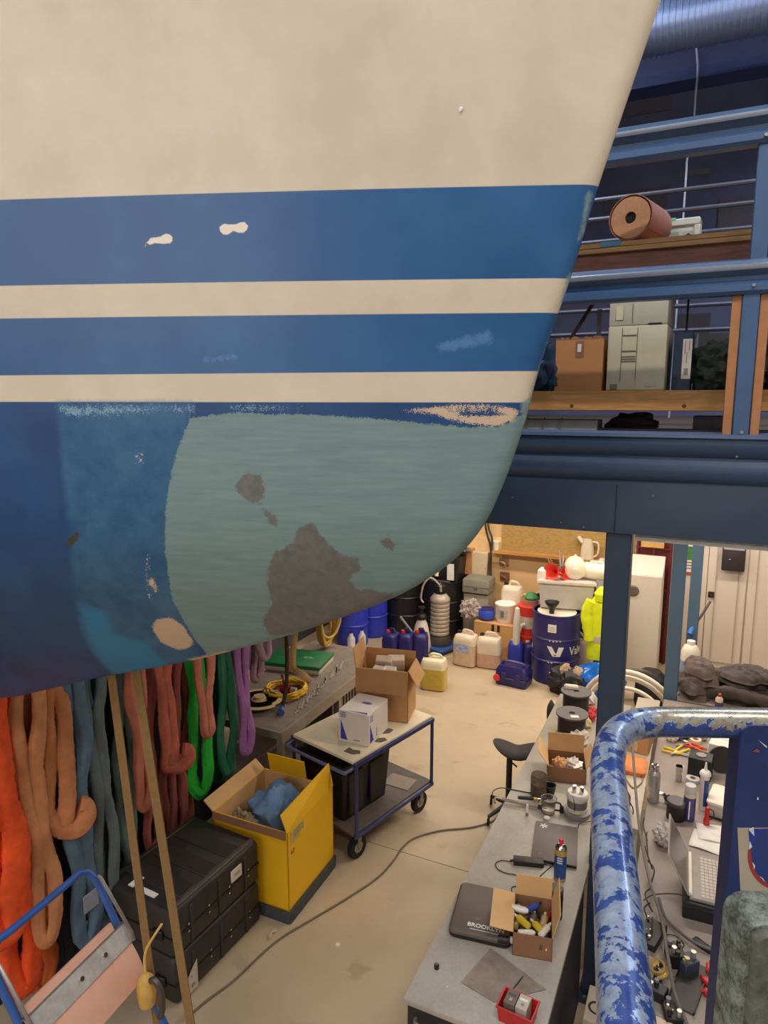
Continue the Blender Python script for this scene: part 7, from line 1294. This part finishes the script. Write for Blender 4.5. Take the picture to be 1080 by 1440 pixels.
S = [(8, 1330, OR_, .075, 'bright orange sling, the leftmost at the picture edge', .06, .07), (34, 1400, OR_, .07, 'bright orange sling, the longest and bulkiest', .02, .06), (58, 1395, (222, 108, 52), .05, 'dull orange sling ending near the floor beside the orange ones', -.02, .05),
     (50, 1290, TN, .055, 'tan sling hanging right of the orange ones', .04, .04), (66, 1330, (208, 140, 92), .045, 'light tan long sling between tan slings', .03, .04), (86, 1175, TN, .055, 'tan sling with a curled end', .07, .045),
     (86, 1390, BKG, .05, 'black sling left of the blue grey ones', -.08, .06), (104, 1392, BKG, .05, 'black sling close to the blue grey ones', -.06, .06), (122, 1330, BLG, .05, 'blue grey sling with a pale grey tag', .05, .05), (138, 1320, (78, 104, 122), .045, 'darker blue grey sling, right of the tagged one', .02, .045), (154, 1310, (100, 112, 112), .04, 'grey green sling beside the left brown strap', -.02, .04),
     (172, 1300, BKG, .05, 'black sling behind the left brown strap', -.1, .05), (184, 1230, (110, 126, 120), .04, 'grey green sling between the two brown straps', -.02, .04), (202, 1140, PK, .04, 'pink brown sling between the straps ending high', .06, .035), (214, 1200, (176, 96, 84), .04, 'rose brown sling ending behind the black cases', -.02, .04),
     (228, 1180, PK, .045, 'pink brown sling right of the right strap', .02, .045), (238, 1085, (190, 104, 84), .045, 'short pink brown sling bunched up high', .09, .04), (250, 1180, (150, 80, 70), .04, 'dark red brown sling ending by the black cases', -.04, .045), (262, 1160, PK, .035, 'slim pink brown sling beside the green one', .0, .035),
     (283, 1122, GN, .062, 'bright green flat sling with a wide loop', .1, .06), (292, 1038, (206, 128, 104), .04, 'short pink sling folded over the green one', .14, .04), (306, 1100, DG, .05, 'dark green sling, left of the pair', .03, .05), (320, 1092, (56, 130, 98), .045, 'dark green sling, right of the pair', .06, .045),
     (345, 1062, PU, .04, 'purple sling reaching lowest before the steel table', .08, .04), (336, 1040, (120, 84, 110), .045, 'dull purple sling behind the bright purple one', -.0, .045), (360, 960, MV, .045, 'short mauve sling bunched over the steel table', .1, .05), (372, 930, (158, 124, 136), .035, 'short pale mauve sling over the steel table', .12, .05)]
LAY = [0, 1, 2, 1, 0, 0, 2, 2, 0, 1, 0, 2, 1, 0, 1, 2, 0, 1, 2, 1, 0, 2, 1, 0, 2, 1, 0]
for k, (px, yb, c, r, lb, dx, spd) in enumerate(S):
    o = sling(px, yb, c, r * .86, lb, (.115, 0, -.115)[LAY[k]], spd * .85, .22 if 'flat' in lb else .65, 'curled' in lb or 'bunched up' in lb, k)
    if 'pale grey tag' in lb: MB().box((.06, -.05, ax(122, 1262, -3.1).z), (.066, .05, ax(122, 1238, -3.1).z)).build('grey_tag', mat((150, 156, 164), .7, name='pale_grey_tag'), o)
    if 'longest' in lb: MB().box((.09, -.06, .95), (.096, .0, 1.08)).build('purple_label', mat((70, 50, 110), .7, name='purple_label_cloth'), o)
# beige straps draped over the green case, yellow hoses behind
bx_ = -3.35
t = thing('beige_strap', 'beige webbing strap draped down onto the green case', 'strap', (bx_, 5.0, 0))
for k, (qa, qb) in enumerate((((398, 890), (408, 935)), ((415, 888), (412, 935)))):
    a, b = ax(*qa, bx_), ax(*qb, bx_); a2 = a + (a - b) * .9; end = az(436, 958, .81)
    P = smooth_path([a2, a, b] + ([az(425, 948, .95), end] if k else [az(412, 945, .93)]), 6); MB().tube([p - Vector((bx_, 5.0, 0)) for p in P], .034, 8, flat=.2).build('band', mat((222, 196, 150), .8, var=.12, scale=20, name='light_beige_webbing'), t)
yh = ax(465, 900, -3.55)
t = thing('yellow_hose', 'bundle of yellow hose loops hanging behind the steel table', 'hose', (-3.6, yh.y, 0)); YH = mat((206, 168, 84), .55, var=.12, scale=20, name='ochre_hose')
for k in range(7):
    w_, z0, ztop = .13 + .012 * k, max(.835, ax(465, 938 - k * 7, -3.55).z), 1.5 + .02 * k
    MB().tube([(.015 * k - .03 + .02 * math.sin(a * 2 + k), w_ * math.sin(a) + .02 * math.sin(k), (z0 + ztop) / 2 - (ztop - z0) / 2 * math.cos(a)) for a in np.linspace(0, 2 * math.pi, 28, endpoint=False)], .014, 7, closed=True).build('hose_loop', YH, t)
MB().cyl((-.98, 0, 1.52), (.1, 0, 1.5), .02, n=8).build('wall_peg', STEEL, t)
t = thing('purple_strap', 'long dark hook strap hanging over the yellow coil', 'strap', (-3.2, az(372, 985, .8).y, .8)); MB().tube(smooth_path([(.0, -.08, .01), (.03, -.06, .2), (.02, -.02, .5), (0, 0, 1.2)]), .02, 8, flat=.4).build('band', mat((96, 80, 60), .8, name='olive_strap'), t)

# ================================================================ sub-parts: small pieces ride on the part they are fixed to
OWNER = [(('cap', 'handle', 'liquid_level'), 'can_body'), (('key', 'touchpad', 'hinge_bar'), 'base'), (('sticker',), 'lid'), (('screen',), 'screen_lid'), (('hub',), 'tyre'), (('vent_slot', 'foot_recess', 'panel_groove', 'dark_slot'), 'body'), (('button_panel',), 'scanner_unit'),
    (('knot',), 'front_joist'), (('rivet', 'plate_seam'), 'web_plate'), (('red_ring', 'blue_disc', 'blue_print'), 'sticker_sheet'), (('picture', 'red_band', 'text_line'), 'sheet'), (('lettering', 'print_line'), 'case_lid'), (('print_line', 'print_block'), 'label'), (('rolled_edge',), 'rail'),
    (('seam_trim', 'rivet', 'rib', 'latch'), 'case_body'), (('torn_label', 'print_label'), 'carton'), (('blue_triangle', 'print_bar', 'grey_print', 'blue_emblem'), 'carton'), (('hand_slot',), 'carton'), (('tape',), 'carton'), (('latch', 'rim'), 'case'), (('diffuser',), 'housing'), (('grey_label', 'print_block'), 'bucket_wall'), (('white_stripe',), 'can_body'), (('label_print',), 'label_wrap'), (('reflective_band',), 'body'), (('box_lip', 'control_panel'), 'control_box'), (('emblem', 'label', 'white_mark', 'lettering'), 'barrel_wall'), (('emblem_gap',), 'barrel_wall'), (('vent_slat',), 'round_vent'), (('lock_knob',), 'lock'), (('edge_seam',), 'band'), (('bolt',), 'galvanised_bar'), (('castor',), 'foot_arm')]
stem = lambda o: o.name.split('.')[0]
for root in [o for o in bpy.data.objects if o.parent is None]:
    kids = list(root.children)
    for names, own in OWNER:
        host = next((k for k in kids if stem(k) == own and k.matrix_local == Matrix()), None)
        if host is None: continue
        for k in kids:
            if stem(k) in names and k is not host and k.parent is root and not k.children: k.parent = host
